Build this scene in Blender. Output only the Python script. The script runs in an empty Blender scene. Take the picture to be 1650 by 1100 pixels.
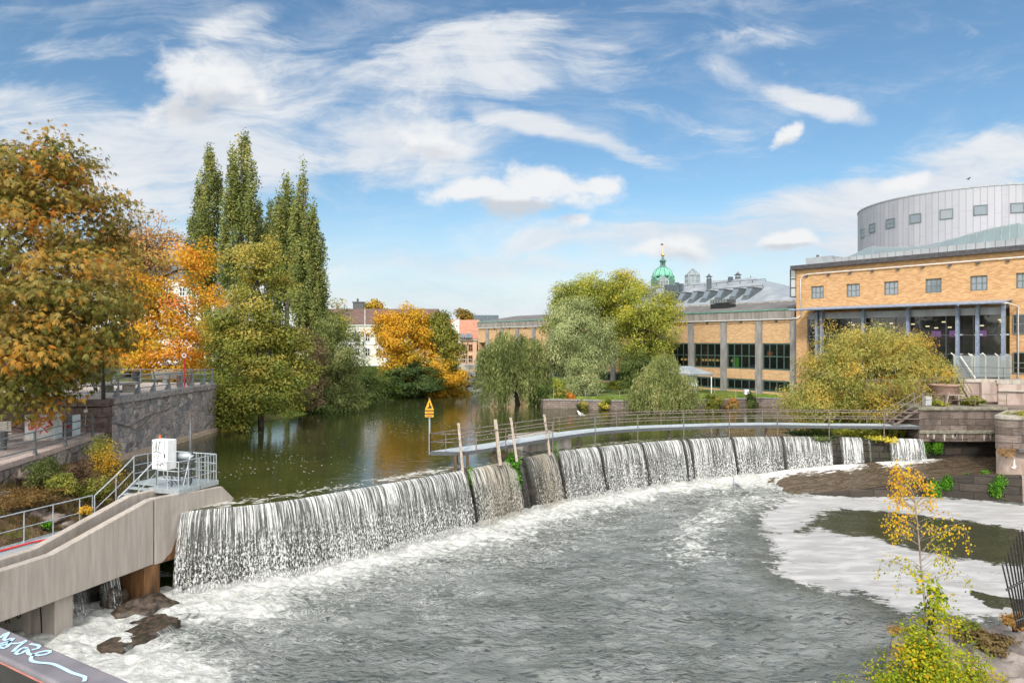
import math
SUN_DIR = (-.22, -.80, .66); SUN_E = 1.55; SUN_ANG = 6.0; EXPO = 1.05
SKY_E = .14; SKY_SAT = 1.1; SKY_VAL = .47; SKY_TINT = (.95, 1.03, .99)
CLOUD_THIN = (2.1, 2.35, 2.7); CLOUD_LIT = (3.1, 3.14, 3.18); CLOUD_DARK = (2.0, 2.12, 2.3); CLOUD_FILL_BACK = (10.5, 10.2, 9.8)  # the last is unseen cloud behind the camera, brightened as added fill light
CIRRUS = [(230, 255, 470, 130, 0, 1.05), (620, 235, 260, 90, -4, 1.0), (740, 110, 270, 115, -24, .9), (420, 120, 220, 90, 0, .8), (880, 205, 230, 24, 14, .95), (1010, 245, 80, 18, 18, .7), (140, 75, 230, 34, -6, .6), (60, 190, 200, 90, 0, .8),
          (390, 40, 150, 36, -22, .6), (1310, 158, 140, 26, 16, 1.0), (1200, 120, 150, 40, 24, .55), (1250, 55, 260, 36, -8, .55), (1400, 335, 400, 75, -10, 1.1), (1570, 285, 260, 80, -16, 1.1), (1180, 385, 380, 50, 0, 1.0), (1420, 400, 340, 60, 0, 1.0),
          (760, 425, 330, 30, 0, .65), (900, 390, 160, 28, -8, .75), (950, 90, 120, 60, 10, .6), (450, 150, 260, 60, -8, .8), (1050, 180, 200, 40, 25, .45)]
CUMULUS = [(885, 302, 135, 56, 4, 1.), (775, 312, 115, 42, -8, 1.), (825, 333, 130, 36, 0, 1.), (955, 300, 75, 26, 0, .95), (350, 130, 150, 66, 6, .95), (1243, 215, 66, 20, -36, .92), (1270, 396, 44, 21, 0, .95), (300, 170, 150, 50, 0, .7),
           (1110, 398, 65, 22, 0, .62), (930, 364, 62, 18, -10, .75), (1480, 285, 95, 20, -14, .8), (690, 225, 110, 50, 0, .72), (1040, 405, 80, 22, 0, .7)]
CLOUD_BASE = [(835, 352, 150, 30, 0, 1.), (350, 185, 150, 60, 4, .9), (1110, 415, 80, 22, 0, .8), (1270, 408, 40, 10, 0, .8), (690, 260, 100, 40, 0, .7), (1240, 232, 40, 12, -30, .6), (250, 260, 260, 60, 0, .8)]
LEAF_N, LEAF_S = 1.35, .86
import bpy, math, random
import numpy as np
from mathutils import Vector, Matrix
R = math.radians
F, CX, CY, H = 1100.0, 825.0, 550.0, 10.0      # focal length in photo pixels, image centre, eye height above the lower water
scene = bpy.context.scene
COL = scene.collection

def P(px, py, d):
    return Vector(((px - CX) / F * d, d, H - (py - CY) / F * d))
def G(px, py, z=0.0):
    return P(px, py, (H - z) * F / (py - CY))
def V(*a): return Vector(a)

# ------------------------------------------------------------------ objects
WL = {}
def tag(o, label=None, cat=None, group=None, kind=None):
    if label: o['label'] = label
    if cat: o['category'] = cat
    if group: o['group'] = group
    if kind: o['kind'] = kind
    return o
def thing(name, label, cat, loc=(0, 0, 0), group=None):
    o = bpy.data.objects.new(name, None); COL.objects.link(o)
    o.empty_display_size = 0.2
    o.location = loc; WL[o] = Vector(loc)
    return tag(o, label, cat, group)
def link(name, me, mat, parent=None, loc=None, smooth=False):
    """me holds world coordinates; moved so that the object's origin is its parent's or its base."""
    n = len(me.vertices)
    co = np.empty(n * 3, np.float32); me.vertices.foreach_get('co', co); co = co.reshape(-1, 3)
    if parent is not None: off = WL[parent]
    elif loc is not None: off = Vector(loc)
    else: off = Vector((float(co[:, 0].mean()), float(co[:, 1].mean()), float(co[:, 2].min())))
    co -= np.array(off, np.float32)
    me.vertices.foreach_set('co', co.ravel())
    if smooth: me.polygons.foreach_set('use_smooth', np.ones(len(me.polygons), bool))
    me.update()
    if mat is not None:
        for m in (mat if isinstance(mat, (list, tuple)) else [mat]): me.materials.append(m)
    o = bpy.data.objects.new(name, me); COL.objects.link(o)
    WL[o] = Vector(off)
    if parent is not None: o.parent = parent
    else: o.location = off
    return o
def npmesh(name, verts, faces, k=4, tint=None, uv=None):
    me = bpy.data.meshes.new(name)
    verts = np.ascontiguousarray(verts, np.float32); faces = np.ascontiguousarray(faces, np.int32)
    nf = len(faces)
    me.vertices.add(len(verts)); me.vertices.foreach_set('co', verts.ravel())
    me.loops.add(nf * k); me.loops.foreach_set('vertex_index', faces.ravel())
    me.polygons.add(nf); me.polygons.foreach_set('loop_start', np.arange(nf, dtype=np.int32) * k)
    me.polygons.foreach_set('loop_total', np.full(nf, k, np.int32))
    if tint is not None:
        a = me.attributes.new('tint', 'FLOAT', 'FACE'); a.data.foreach_set('value', np.ascontiguousarray(tint, np.float32))
    if uv is not None:
        u = me.uv_layers.new(name='UVMap'); u.data.foreach_set('uv', np.ascontiguousarray(uv[faces.ravel()], np.float32).ravel())
    me.update(calc_edges=True)
    return me
def vattr(me, name, vals):
    a = me.attributes.new(name, 'FLOAT', 'POINT'); a.data.foreach_set('value', np.ascontiguousarray(vals, np.float32))

class MB:
    """collects shapes in world coordinates and links them as one mesh object"""
    def __init__(s): s.v = []; s.f = []; s.mi = []; s.cur = 0
    def add(s, vs, fs):
        b = len(s.v); s.v += [tuple(v) for v in vs]
        for f in fs: s.f.append([i + b for i in f]); s.mi.append(s.cur)
        return s
    def axbox(s, c, ax, hs):
        c = Vector(c); a, b, d = [Vector(x) * h for x, h in zip(ax, hs)]
        vs = [c + a * i + b * j + d * k for k in (-1, 1) for j in (-1, 1) for i in (-1, 1)]
        fs = [(0, 2, 3, 1), (4, 5, 7, 6), (0, 1, 5, 4), (2, 6, 7, 3), (0, 4, 6, 2), (1, 3, 7, 5)]
        return s.add(vs, fs)
    def box(s, c, size, rz=0.0):
        ca, sa = math.cos(rz), math.sin(rz)
        return s.axbox(c, ((ca, sa, 0), (-sa, ca, 0), (0, 0, 1)), [x / 2 for x in size])
    def bar(s, p0, p1, w, h=None):
        p0, p1 = Vector(p0), Vector(p1); d = p1 - p0; L = d.length; d.normalize()
        up = Vector((0, 0, 1)) if abs(d.z) < .95 else Vector((1, 0, 0))
        x = d.cross(up).normalized(); y = x.cross(d).normalized()
        return s.axbox((p0 + p1) / 2, (x, d, y), (w / 2, L / 2, (h or w) / 2))
    def tube(s, pts, r, n=8):
        pts = [Vector(p) for p in pts]
        rs = r if isinstance(r, (list, tuple)) else [r] * len(pts)
        b = len(s.v); prev = None
        for i, p in enumerate(pts):
            t = (pts[min(i + 1, len(pts) - 1)] - pts[max(i - 1, 0)]).normalized()
            if prev is None:
                up = Vector((0, 0, 1)) if abs(t.z) < .9 else Vector((1, 0, 0))
                x = t.cross(up).normalized()
            else:
                x = (prev - t * prev.dot(t)).normalized()
            prev = x; y = t.cross(x)
            for k in range(n):
                a = 2 * math.pi * k / n
                s.v.append(tuple(p + (x * math.cos(a) + y * math.sin(a)) * rs[i]))
        for i in range(len(pts) - 1):
            for k in range(n):
                k2 = (k + 1) % n
                s.f.append([b + i * n + k, b + i * n + k2, b + (i + 1) * n + k2, b + (i + 1) * n + k]); s.mi.append(s.cur)
        s.f.append([b + k for k in range(n)][::-1]); s.mi.append(s.cur)
        e = b + (len(pts) - 1) * n
        s.f.append([e + k for k in range(n)]); s.mi.append(s.cur)
        return s
    def prism(s, poly, z0, z1):
        n = len(poly)
        zz0 = z0 if isinstance(z0, (list, tuple)) else [z0] * n
        zz1 = z1 if isinstance(z1, (list, tuple)) else [z1] * n
        vs = [(p[0], p[1], z) for p, z in zip(poly, zz0)] + [(p[0], p[1], z) for p, z in zip(poly, zz1)]
        fs = [list(range(n))[::-1], list(range(n, 2 * n))] + [(i, (i + 1) % n, n + (i + 1) % n, n + i) for i in range(n)]
        return s.add(vs, fs)
    def ext(s, pts, vec):
        n = len(pts); vec = Vector(vec); a = [Vector(p) for p in pts]
        fs = [list(range(n))[::-1], list(range(n, 2 * n))] + [(i, (i + 1) % n, n + (i + 1) % n, n + i) for i in range(n)]
        return s.add(a + [p + vec for p in a], fs)
    def lathe(s, prof, c, n=24):
        b = len(s.v); c = Vector(c)
        for r, z in prof:
            for k in range(n):
                a = 2 * math.pi * k / n
                s.v.append((c.x + r * math.cos(a), c.y + r * math.sin(a), c.z + z))
        for i in range(len(prof) - 1):
            for k in range(n):
                k2 = (k + 1) % n
                s.f.append([b + i * n + k, b + i * n + k2, b + (i + 1) * n + k2, b + (i + 1) * n + k]); s.mi.append(s.cur)
        s.f.append([b + k for k in range(n)][::-1]); s.mi.append(s.cur)
        e = b + (len(prof) - 1) * n
        s.f.append([e + k for k in range(n)]); s.mi.append(s.cur)
        return s
    def blob(s, c, rad, seed=0, amp=.25, n=2, rz=0.):
        import bmesh
        bm = bmesh.new(); bmesh.ops.create_icosphere(bm, subdivisions=n, radius=1)
        rng = random.Random(seed); from mathutils import noise
        o = Vector((rng.random() * 50, rng.random() * 50, rng.random() * 50)); c = Vector(c)
        ca, sa = math.cos(rz), math.sin(rz); vs = []
        for v in bm.verts:
            k = 1 + amp * noise.noise(v.co * 1.3 + o) * 1.6 + amp * .5 * noise.noise(v.co * 3.1 + o)
            q = Vector((v.co.x * rad[0], v.co.y * rad[1], v.co.z * rad[2])) * k
            vs.append(c + Vector((q.x * ca - q.y * sa, q.x * sa + q.y * ca, q.z)))
        bm.verts.index_update()
        s.add(vs, [[v.index for v in f.verts] for f in bm.faces]); bm.free(); return s
    def strokes(s, o, u, v, lines, w, n, off=.004):
        """flat paint strokes on a plane: o + u*x + v*y, ribbons of width w raised off along n"""
        o, u, v, n = Vector(o), Vector(u), Vector(v), Vector(n)
        for ln in lines:
            q = [o + u * a + v * b + n * off for a, b in ln]
            L, Rr = [], []
            for i, p in enumerate(q):
                t = (q[min(i + 1, len(q) - 1)] - q[max(i - 1, 0)]).normalized()
                sd = n.cross(t).normalized() * w / 2
                L.append(p + sd); Rr.append(p - sd)
            m = len(q)
            s.add(L + Rr, [(i, m + i, m + i + 1, i + 1) for i in range(m - 1)])
        return s
    def build(s, name, mat, parent=None, smooth=False, bev=0, loc=None):
        me = bpy.data.meshes.new(name); me.from_pydata(s.v, [], s.f)
        if any(s.mi): me.polygons.foreach_set('material_index', np.array(s.mi, np.int32))
        o = link(name, me, mat, parent, loc, smooth)
        if bev:
            m = o.modifiers.new('bevel', 'BEVEL'); m.width = bev; m.segments = 2; m.limit_method = 'ANGLE'; m.angle_limit = R(40)
        return o
def dup(o, loc, rz=0, label=None, parent=None):
    c = o.copy(); COL.objects.link(c)
    if parent is None:
        c.location = loc; c.rotation_euler = (0, 0, rz)
        if label: c['label'] = label
    else: c.parent = parent
    for ch in [x for x in list(COL.objects) if x.parent == o]: dup(ch, None, 0, None, c)
    return c

# ------------------------------------------------------------------ numpy noise and curves
def _h(ix, iy, s):
    n = (ix.astype(np.int64) * 374761393 + iy.astype(np.int64) * 668265263 + s * 974711) & 0x7fffffff
    n = ((n ^ (n >> 13)) * 1274126177) & 0x7fffffff
    return ((n ^ (n >> 16)) & 0xffff) / 65535.0
def vnoise(x, y, s=0):
    ix, iy = np.floor(x), np.floor(y); fx, fy = x - ix, y - iy
    fx = fx * fx * (3 - 2 * fx); fy = fy * fy * (3 - 2 * fy)
    a, b, c, d = _h(ix, iy, s), _h(ix + 1, iy, s), _h(ix, iy + 1, s), _h(ix + 1, iy + 1, s)
    return (a + (b - a) * fx) * (1 - fy) + (c + (d - c) * fx) * fy
def fbm(x, y, s=0, o=4):
    r = 0; a = .5
    for i in range(o): r = r + a * vnoise(x * 2 ** i, y * 2 ** i, s + i * 7); a *= .5
    return r / (1 - .5 ** o)
def sstep(a, b, x):
    t = np.clip((x - a) / (b - a), 0, 1); return t * t * (3 - 2 * t)
def seg_dist(X, Y, pts, closed=False):
    d = np.full(X.shape, 1e9); n = len(pts)
    for i in range(n if closed else n - 1):
        ax, ay = pts[i][:2]; bx, by = pts[(i + 1) % n][:2]
        dx, dy = bx - ax, by - ay; L = dx * dx + dy * dy + 1e-9
        t = np.clip(((X - ax) * dx + (Y - ay) * dy) / L, 0, 1)
        d = np.minimum(d, np.hypot(X - ax - t * dx, Y - ay - t * dy))
    return d
def inside(X, Y, pts):
    c = np.zeros(X.shape, bool); n = len(pts)
    for i in range(n):
        ax, ay = pts[i][:2]; bx, by = pts[(i + 1) % n][:2]
        if ay == by: continue
        m = ((ay > Y) != (by > Y)) & (X < (bx - ax) * (Y - ay) / (by - ay) + ax)
        c ^= m
    return c
def sdf(X, Y, pts):            # positive outside
    d = seg_dist(X, Y, pts, True)
    return np.where(inside(X, Y, pts), -d, d)
def smooth_line(pts, step):    # Catmull-Rom through pts, then resampled to about equal steps
    pts = [np.array(p, float) for p in pts]; out = []
    for i in range(len(pts) - 1):
        p0, p1, p2, p3 = pts[max(i - 1, 0)], pts[i], pts[i + 1], pts[min(i + 2, len(pts) - 1)]
        for t in np.linspace(0, 1, 16, endpoint=False):
            out.append(.5 * (2 * p1 + (p2 - p0) * t + (2 * p0 - 5 * p1 + 4 * p2 - p3) * t * t + (3 * p1 - p0 - 3 * p2 + p3) * t ** 3))
    out.append(pts[-1]); out = np.array(out)
    s = np.concatenate([[0], np.cumsum(np.hypot(*(np.diff(out[:, :2], axis=0).T)))])
    n = max(2, int(s[-1] / step)); q = np.linspace(0, s[-1], n + 1)
    return np.stack([np.interp(q, s, out[:, k]) for k in range(out.shape[1])], 1), q

# ------------------------------------------------------------------ materials
class NT:
    def __init__(s, name):
        s.m = bpy.data.materials.new(name); s.m.use_nodes = True
        s.t = s.m.node_tree; s.n = s.t.nodes; s.l = s.t.links; s.n.clear()
        s.out = s.n.new('ShaderNodeOutputMaterial')
    def node(s, ty, **kw):
        nd = s.n.new(ty)
        for k, v in kw.items(): setattr(nd, k, v)
        return nd
    def put(s, sock, v):
        if isinstance(v, bpy.types.NodeSocket): s.l.new(v, sock)
        elif v is not None:
            try: sock.default_value = v
            except Exception: sock.default_value = tuple(v) + (1,)
    def math(s, op, a, b=None, c=None, clamp=False):
        nd = s.node('ShaderNodeMath', operation=op, use_clamp=clamp)
        s.put(nd.inputs[0], a)
        if b is not None: s.put(nd.inputs[1], b)
        if c is not None: s.put(nd.inputs[2], c)
        return nd.outputs[0]
    def mix(s, f, a, b, blend='MIX'):
        nd = s.node('ShaderNodeMix', data_type='RGBA', blend_type=blend)
        s.put(nd.inputs[0], f); s.put(nd.inputs[6], a if isinstance(a, bpy.types.NodeSocket) else tuple(a) + (1,))
        s.put(nd.inputs[7], b if isinstance(b, bpy.types.NodeSocket) else tuple(b) + (1,))
        return nd.outputs[2]
    def step(s, x, a, b):
        nd = s.node('ShaderNodeMapRange', interpolation_type='SMOOTHSTEP')
        s.put(nd.inputs[0], x); s.put(nd.inputs[1], a); s.put(nd.inputs[2], b)
        return nd.outputs[0]
    def pos(s): return s.node('ShaderNodeNewGeometry').outputs['Position']
    def mapv(s, v, scale=(1, 1, 1), rot=(0, 0, 0), loc=(0, 0, 0)):
        nd = s.node('ShaderNodeMapping'); s.put(nd.inputs[0], v)
        nd.inputs[1].default_value = loc; nd.inputs[2].default_value = rot; nd.inputs[3].default_value = scale
        return nd.outputs[0]
    def noise(s, v, scale=1., detail=4, rough=.55, dist=0.):
        nd = s.node('ShaderNodeTexNoise'); s.put(nd.inputs['Vector'], v)
        s.put(nd.inputs['Scale'], scale); nd.inputs['Detail'].default_value = detail
        nd.inputs['Roughness'].default_value = rough; nd.inputs['Distortion'].default_value = dist
        return nd.outputs[0]
    def ramp(s, f, stops):
        nd = s.node('ShaderNodeValToRGB'); s.put(nd.inputs[0], f); e = nd.color_ramp.elements
        while len(e) < len(stops): e.new(.5)
        for k, (p, c) in enumerate(stops): e[k].position = p; e[k].color = tuple(c) + (1,)
        return nd.outputs[0]
    def bump(s, h, strength=.5, dist=.05, nrm=None):
        nd = s.node('ShaderNodeBump'); s.put(nd.inputs['Height'], h)
        nd.inputs['Strength'].default_value = strength; nd.inputs['Distance'].default_value = dist
        if nrm is not None: s.l.new(nrm, nd.inputs['Normal'])
        return nd.outputs[0]
    def attr(s, name): return s.node('ShaderNodeAttribute', attribute_name=name).outputs['Fac']
    def bsdf(s, col, rough=.8, metal=0., spec=.5, nrm=None, **kw):
        nd = s.node('ShaderNodeBsdfPrincipled')
        s.put(nd.inputs['Base Color'], col if isinstance(col, bpy.types.NodeSocket) else tuple(col) + (1,))
        s.put(nd.inputs['Roughness'], rough); s.put(nd.inputs['Metallic'], metal); s.put(nd.inputs['Specular IOR Level'], spec)
        if nrm is not None: s.l.new(nrm, nd.inputs['Normal'])
        for k, v in kw.items(): s.put(nd.inputs[k], v)
        return nd.outputs[0]
    def mixs(s, f, a, b):
        nd = s.node('ShaderNodeMixShader'); s.put(nd.inputs[0], f); s.l.new(a, nd.inputs[1]); s.l.new(b, nd.inputs[2]); return nd.outputs[0]
    def done(s, sh): s.l.new(sh, s.out.inputs[0]); return s.m

def M(name, c1, c2=None, rough=.8, scale=4., stretch=(1, 1, 1), lo=.35, hi=.65, metal=0., spec=.4, bump=0., bscale=None, c3=None, s3=.4, f3=.6, rot=0.):
    t = NT(name); p = t.mapv(t.pos(), rot=(0, 0, rot)) if rot else t.pos()
    col = tuple(c1); nrm = None
    if c2 is not None:
        f = t.step(t.noise(t.mapv(p, stretch), scale, 5), lo, hi)
        col = t.mix(f, c1, c2)
    if c3 is not None:
        g = t.step(t.noise(t.mapv(p, (1, 1, .5)), s3, 5, .6), .5, .72)
        col = t.mix(t.math('MULTIPLY', g, f3), col if c2 is not None else tuple(c1), c3)
    if bump:
        nrm = t.bump(t.noise(t.mapv(p, stretch), bscale or scale * 3, 5), bump, .03)
    return t.done(t.bsdf(col, rough, metal, spec, nrm))

def brick(name, ang, c1, c2, mortar, bw, bh, ms=.012, rough=.9, stain=None, var=.5, bump=.3, bias=0.):
    """bricks on an upright wall that runs along the horizontal direction ang"""
    t = NT(name)
    sx = t.node('ShaderNodeSeparateXYZ'); t.l.new(t.mapv(t.pos(), rot=(0, 0, -ang)), sx.inputs[0])
    cb = t.node('ShaderNodeCombineXYZ'); t.l.new(sx.outputs[0], cb.inputs[0]); t.l.new(sx.outputs[2], cb.inputs[1])
    v = cb.outputs[0]
    b = t.node('ShaderNodeTexBrick'); t.l.new(v, b.inputs['Vector'])
    for k, x in (('Color1', c1), ('Color2', c2), ('Mortar', mortar)): b.inputs[k].default_value = tuple(x) + (1,)
    b.inputs['Scale'].default_value = 1.; b.inputs['Mortar Size'].default_value = ms; b.inputs['Bias'].default_value = bias
    b.inputs['Brick Width'].default_value = bw; b.inputs['Row Height'].default_value = bh
    col = b.outputs[0]
    n = t.noise(t.mapv(v, (2.2, 13, 1)), 1., 4, .65)
    col = t.mix(var, col, t.mix(t.step(n, .3, .7), (.55, .5, .45), (1.25, 1.2, 1.15)), 'MULTIPLY')
    if stain is not None:
        g = t.step(t.noise(t.mapv(v, (.7, .25, 1)), 1., 5, .6), .48, .68)
        col = t.mix(g, col, stain)
    nrm = t.bump(t.math('SUBTRACT', t.noise(v, 6, 4), b.outputs[1]), bump, .03)
    return t.done(t.bsdf(col, rough, 0, .3, nrm))

def rubble(name, ang, cols, scale=1.5, edge=.05, mortar=(.2, .18, .16), bump=.8):
    t = NT(name)
    sx = t.node('ShaderNodeSeparateXYZ'); t.l.new(t.mapv(t.pos(), rot=(0, 0, -ang)), sx.inputs[0])
    cb = t.node('ShaderNodeCombineXYZ'); t.l.new(sx.outputs[0], cb.inputs[0]); t.l.new(t.math('MULTIPLY', sx.outputs[2], 1.15), cb.inputs[1])
    w = t.mix(.12, cb.outputs[0], t.node('ShaderNodeTexNoise').outputs[1], 'ADD')
    v1 = t.node('ShaderNodeTexVoronoi', feature='F1'); v2 = t.node('ShaderNodeTexVoronoi', feature='DISTANCE_TO_EDGE')
    for v in (v1, v2): t.l.new(w, v.inputs['Vector']); v.inputs['Scale'].default_value = scale
    s1 = t.node('ShaderNodeSeparateColor'); t.l.new(v1.outputs['Color'], s1.inputs[0])
    col = t.ramp(s1.outputs[0], [(i / (len(cols) - 1), c) for i, c in enumerate(cols)])
    n = t.noise(cb.outputs[0], 5, 5, .65)
    col = t.mix(.6, col, t.mix(t.step(n, .3, .7), (.5, .5, .5), (1.4, 1.35, 1.3)), 'MULTIPLY')
    e = t.step(v2.outputs['Distance'], .0, edge)
    col = t.mix(e, mortar, col)
    nrm = t.bump(t.math('ADD', t.step(v2.outputs['Distance'], 0, edge * 2.5), t.math('MULTIPLY', n, .5)), bump, .08)
    return t.done(t.bsdf(col, .85, 0, .3, nrm))

def leafmat(name, stops, trans=.42, rough=.55):
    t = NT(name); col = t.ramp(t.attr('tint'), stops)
    d = t.node('ShaderNodeBsdfPrincipled'); t.l.new(col, d.inputs['Base Color']); d.inputs['Roughness'].default_value = rough
    d.inputs['Specular IOR Level'].default_value = .25
    tr = t.node('ShaderNodeBsdfTranslucent'); t.l.new(col, tr.inputs[0])
    return t.done(t.mixs(trans, d.outputs[0], tr.outputs[0]))

# ------------------------------------------------------------------ plants
def unit(a): return a / (np.linalg.norm(a, axis=1, keepdims=True) + 1e-9)
def leaf_quads(base, a, n, L, W):
    b = unit(np.cross(n, a)); k = len(base)
    L = L[:, None]; W = W[:, None]
    v = np.stack([base, base + a * L * .45 + b * W * .5, base + a * L, base + a * L * .45 - b * W * .5], 1).reshape(-1, 3)
    return v, np.arange(k * 4).reshape(-1, 4)
def clump_points(lobes, nc, rng, shell):
    w = np.array([(l[1][0] * l[1][1] + l[1][0] * l[1][2]) * (l[2] if len(l) > 2 else 1) for l in lobes]); w = w / w.sum()
    idx = rng.choice(len(lobes), nc, p=w)
    C = np.array([tuple(l[0]) for l in lobes])[idx]; RR = np.array([tuple(l[1]) for l in lobes])[idx]
    d = unit(rng.normal(size=(nc, 3))); r = shell + (1 - shell) * rng.random(nc) ** .7
    ph = idx * 7.3
    lump = vnoise(d[:, 0] * 1.7 + d[:, 2] * 1.1 + ph + 20, d[:, 1] * 1.7 - d[:, 2] * 1.3 + ph + 20, 7)
    r = r * (.62 + .72 * lump)
    inner = rng.random(nc) < .12; r = np.where(inner, r * rng.random(nc), r)
    sprig = rng.random(nc) < .1; r = np.where(sprig, r * (1.08 + .2 * rng.random(nc)), r)
    return C + d * r[:, None] * RR, d
def crown(name, parent, mat, lobes, n, leaf=.25, nc=150, cr=(.8, .8, .55), seed=1, shell=.6, droop=.3, aspect=.6, palm=0, upn=.5,
          tint=(.5, .22, .18), top=0., updir=0., limit=None):
    rng = np.random.default_rng(seed); n = int(n * LEAF_N); leaf = leaf * LEAF_S
    cp, cd = clump_points(lobes, nc, rng, shell)
    csz = .6 + .8 * rng.random(nc); ct = rng.normal(size=nc)
    wt = csz ** 2; ci = rng.choice(nc, n, p=wt / wt.sum())
    g = rng.normal(size=(n, 3)); g = g / np.maximum(1, np.linalg.norm(g, axis=1, keepdims=True) / 1.9)
    base = cp[ci] + g * np.array(cr) * csz[ci][:, None] * .62
    if limit is not None: base[:, 2] = np.maximum(base[:, 2], limit + .15 * rng.random(n))
    nor = unit(unit(g) * .5 + cd[ci] * .4 + np.array([0, 0, upn]) + rng.normal(size=(n, 3)) * .45)
    a = rng.normal(size=(n, 3)); a = a + cd[ci] * .5; a[:, 2] += -droop * 1.6 + updir * 1.6
    a = unit(a - nor * (a * nor).sum(1, keepdims=True) * .7)
    L = leaf * (.65 + .7 * rng.random(n))
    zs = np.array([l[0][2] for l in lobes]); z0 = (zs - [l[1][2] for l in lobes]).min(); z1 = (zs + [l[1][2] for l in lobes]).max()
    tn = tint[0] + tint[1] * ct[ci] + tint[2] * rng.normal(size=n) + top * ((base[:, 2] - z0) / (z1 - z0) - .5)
    if palm:
        vs, ts = [], []
        b = unit(np.cross(nor, a)); c0 = base
        for k in range(palm):
            an = (k - (palm - 1) / 2) * (3.1 / max(1, palm - 1)) + .12 * rng.normal()
            dirk = unit(a * math.cos(an) + b * math.sin(an) + np.array([0, 0, -.62]) + rng.normal(size=(n, 3)) * .12)
            lk = L * (1 - .13 * abs(k - (palm - 1) / 2)); nk = unit(nor + rng.normal(size=(n, 3)) * .18)
            v, _ = leaf_quads(c0, dirk, nk, lk, lk * aspect); vs.append(v.reshape(n, 4, 3)); ts.append(tn + .06 * rng.normal(size=n))
        v = np.concatenate(vs).reshape(-1, 3); tn = np.concatenate(ts); f = np.arange(len(v)).reshape(-1, 4)
    else: v, f = leaf_quads(base, a, nor, L, L * aspect)
    me = npmesh(name, v, f, 4, np.clip(tn, 0, 1))
    return link(name, me, mat, parent), cp
def weeping(name, parent, mat, domes, ns, seed, leaf=.32, zmin=3.3, step=.16, aspect=.22, drop=(1.5, 5), tint=(.5, .16, .16), spread=.25):
    rng = np.random.default_rng(seed); B, A, T = [], [], []
    w = np.array([l[1][0] * l[1][1] for l in domes]); w = w / w.sum()
    # hanging tresses: strands gather in bunches
    nb = max(6, ns // 14); bi = rng.choice(len(domes), nb, p=w); bt = rng.normal(size=nb)
    bd = unit(rng.normal(size=(nb, 3))); bd[:, 2] = np.abs(bd[:, 2]) * 1.0 - .1; bd = unit(bd)
    br = .45 + .55 * rng.random(nb) ** .5
    for i in range(ns):
        k = rng.integers(nb); c, r = domes[bi[k]][:2]
        p = np.array(c) + bd[k] * br[k] * np.array(r) + rng.normal(size=3) * np.array([.28, .28, .3])
        out = np.array([bd[k][0], bd[k][1], 0]); ln = drop[0] + (drop[1] - drop[0]) * rng.random()
        m = int(ln / step); t = np.arange(m) * step
        q = p + out * spread * (1 - np.exp(-t * 1.2))[:, None] + rng.normal(size=(m, 3)) * .035
        q[:, 2] = p[2] + .25 * np.sin(np.minimum(t * 3, 3.14)) - t
        q[:, 0] += .08 * np.sin(t * 1.3 + i)
        q = q[q[:, 2] > zmin + .25 * rng.random()]
        if len(q) == 0: continue
        B.append(q); a = rng.normal(size=(len(q), 3)) * .45; a[:, 2] -= 1.; A.append(a)
        T.append(np.full(len(q), tint[0] + tint[1] * bt[k]) + tint[2] * rng.normal(size=len(q)))
    B = np.concatenate(B); A = unit(np.concatenate(A)); T = np.concatenate(T); n = len(B)
    nor = unit(rng.normal(size=(n, 3)) * .6 + np.array([-.1, -.5, .55]))
    L = leaf * (.6 + .8 * rng.random(n)); v, f = leaf_quads(B, A, nor, L, L * aspect)
    return link(name, npmesh(name, v, f, 4, np.clip(T, 0, 1)), mat, parent)
def limb(mb, p0, p1, r0, r1, rng, k=5, bend=.12, n=7):
    p0, p1 = Vector(p0), Vector(p1); L = (p1 - p0).length; pts = []; rs = []
    for i in range(k + 1):
        t = i / k; j = math.sin(math.pi * t) * bend * L
        pts.append(p0.lerp(p1, t) + Vector((rng.uniform(-j, j), rng.uniform(-j, j), rng.uniform(0, j)))); rs.append(r0 + (r1 - r0) * t)
    mb.tube(pts, rs, n); return pts
def trunk(parent, mat, base, top, r, targets, seed, n=18, twig=.35, name='trunk', k2=2):
    rng = random.Random(seed); mb = MB(); base, top = Vector(base), Vector(top)
    main = limb(mb, base - Vector((0, 0, .4)), top, r, r * .35, rng, 7, .05, 9)
    tg = list(targets); rng.shuffle(tg)
    for q in tg[:n]:
        q = Vector(q); t = rng.uniform(.25, .95)
        i = min(int(t * 7), 6); s = main[i].lerp(main[i + 1], rng.random())
        br = limb(mb, s, q, r * .38 * (1 - .5 * t), r * .07, rng, 5, .09, 6)
        for _ in range(k2):
            a = br[rng.randint(2, 5)]; d = Vector((rng.gauss(0, 1), rng.gauss(0, 1), rng.uniform(-.2, 1.2)))
            limb(mb, a, a + d * twig * 2, r * .1, r * .03, rng, 3, .1, 5)
    return mb.build(name, mat, parent, True)
# ------------------------------------------------------------------ camera, sky, sun
cam = bpy.data.objects.new('camera', bpy.data.cameras.new('camera')); COL.objects.link(cam)
cam.location = (0, 0, H); cam.rotation_euler = (R(90), 0, 0)
cam.data.lens = 24; cam.data.sensor_width = 36; cam.data.clip_start = .05; cam.data.clip_end = 6000
scene.camera = cam
vs = scene.view_settings; vs.view_transform = 'Standard'; vs.look = 'None'; vs.exposure = EXPO; vs.gamma = 1
S = Vector(SUN_DIR).normalized()
sun = bpy.data.objects.new('sun', bpy.data.lights.new('sun', 'SUN')); COL.objects.link(sun)
sun.rotation_euler = S.to_track_quat('Z', 'Y').to_euler()
sun.data.energy = SUN_E; sun.data.angle = R(SUN_ANG); sun.data.color = (1, .95, .87)
sun.location = (0, -20, 60)

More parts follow.
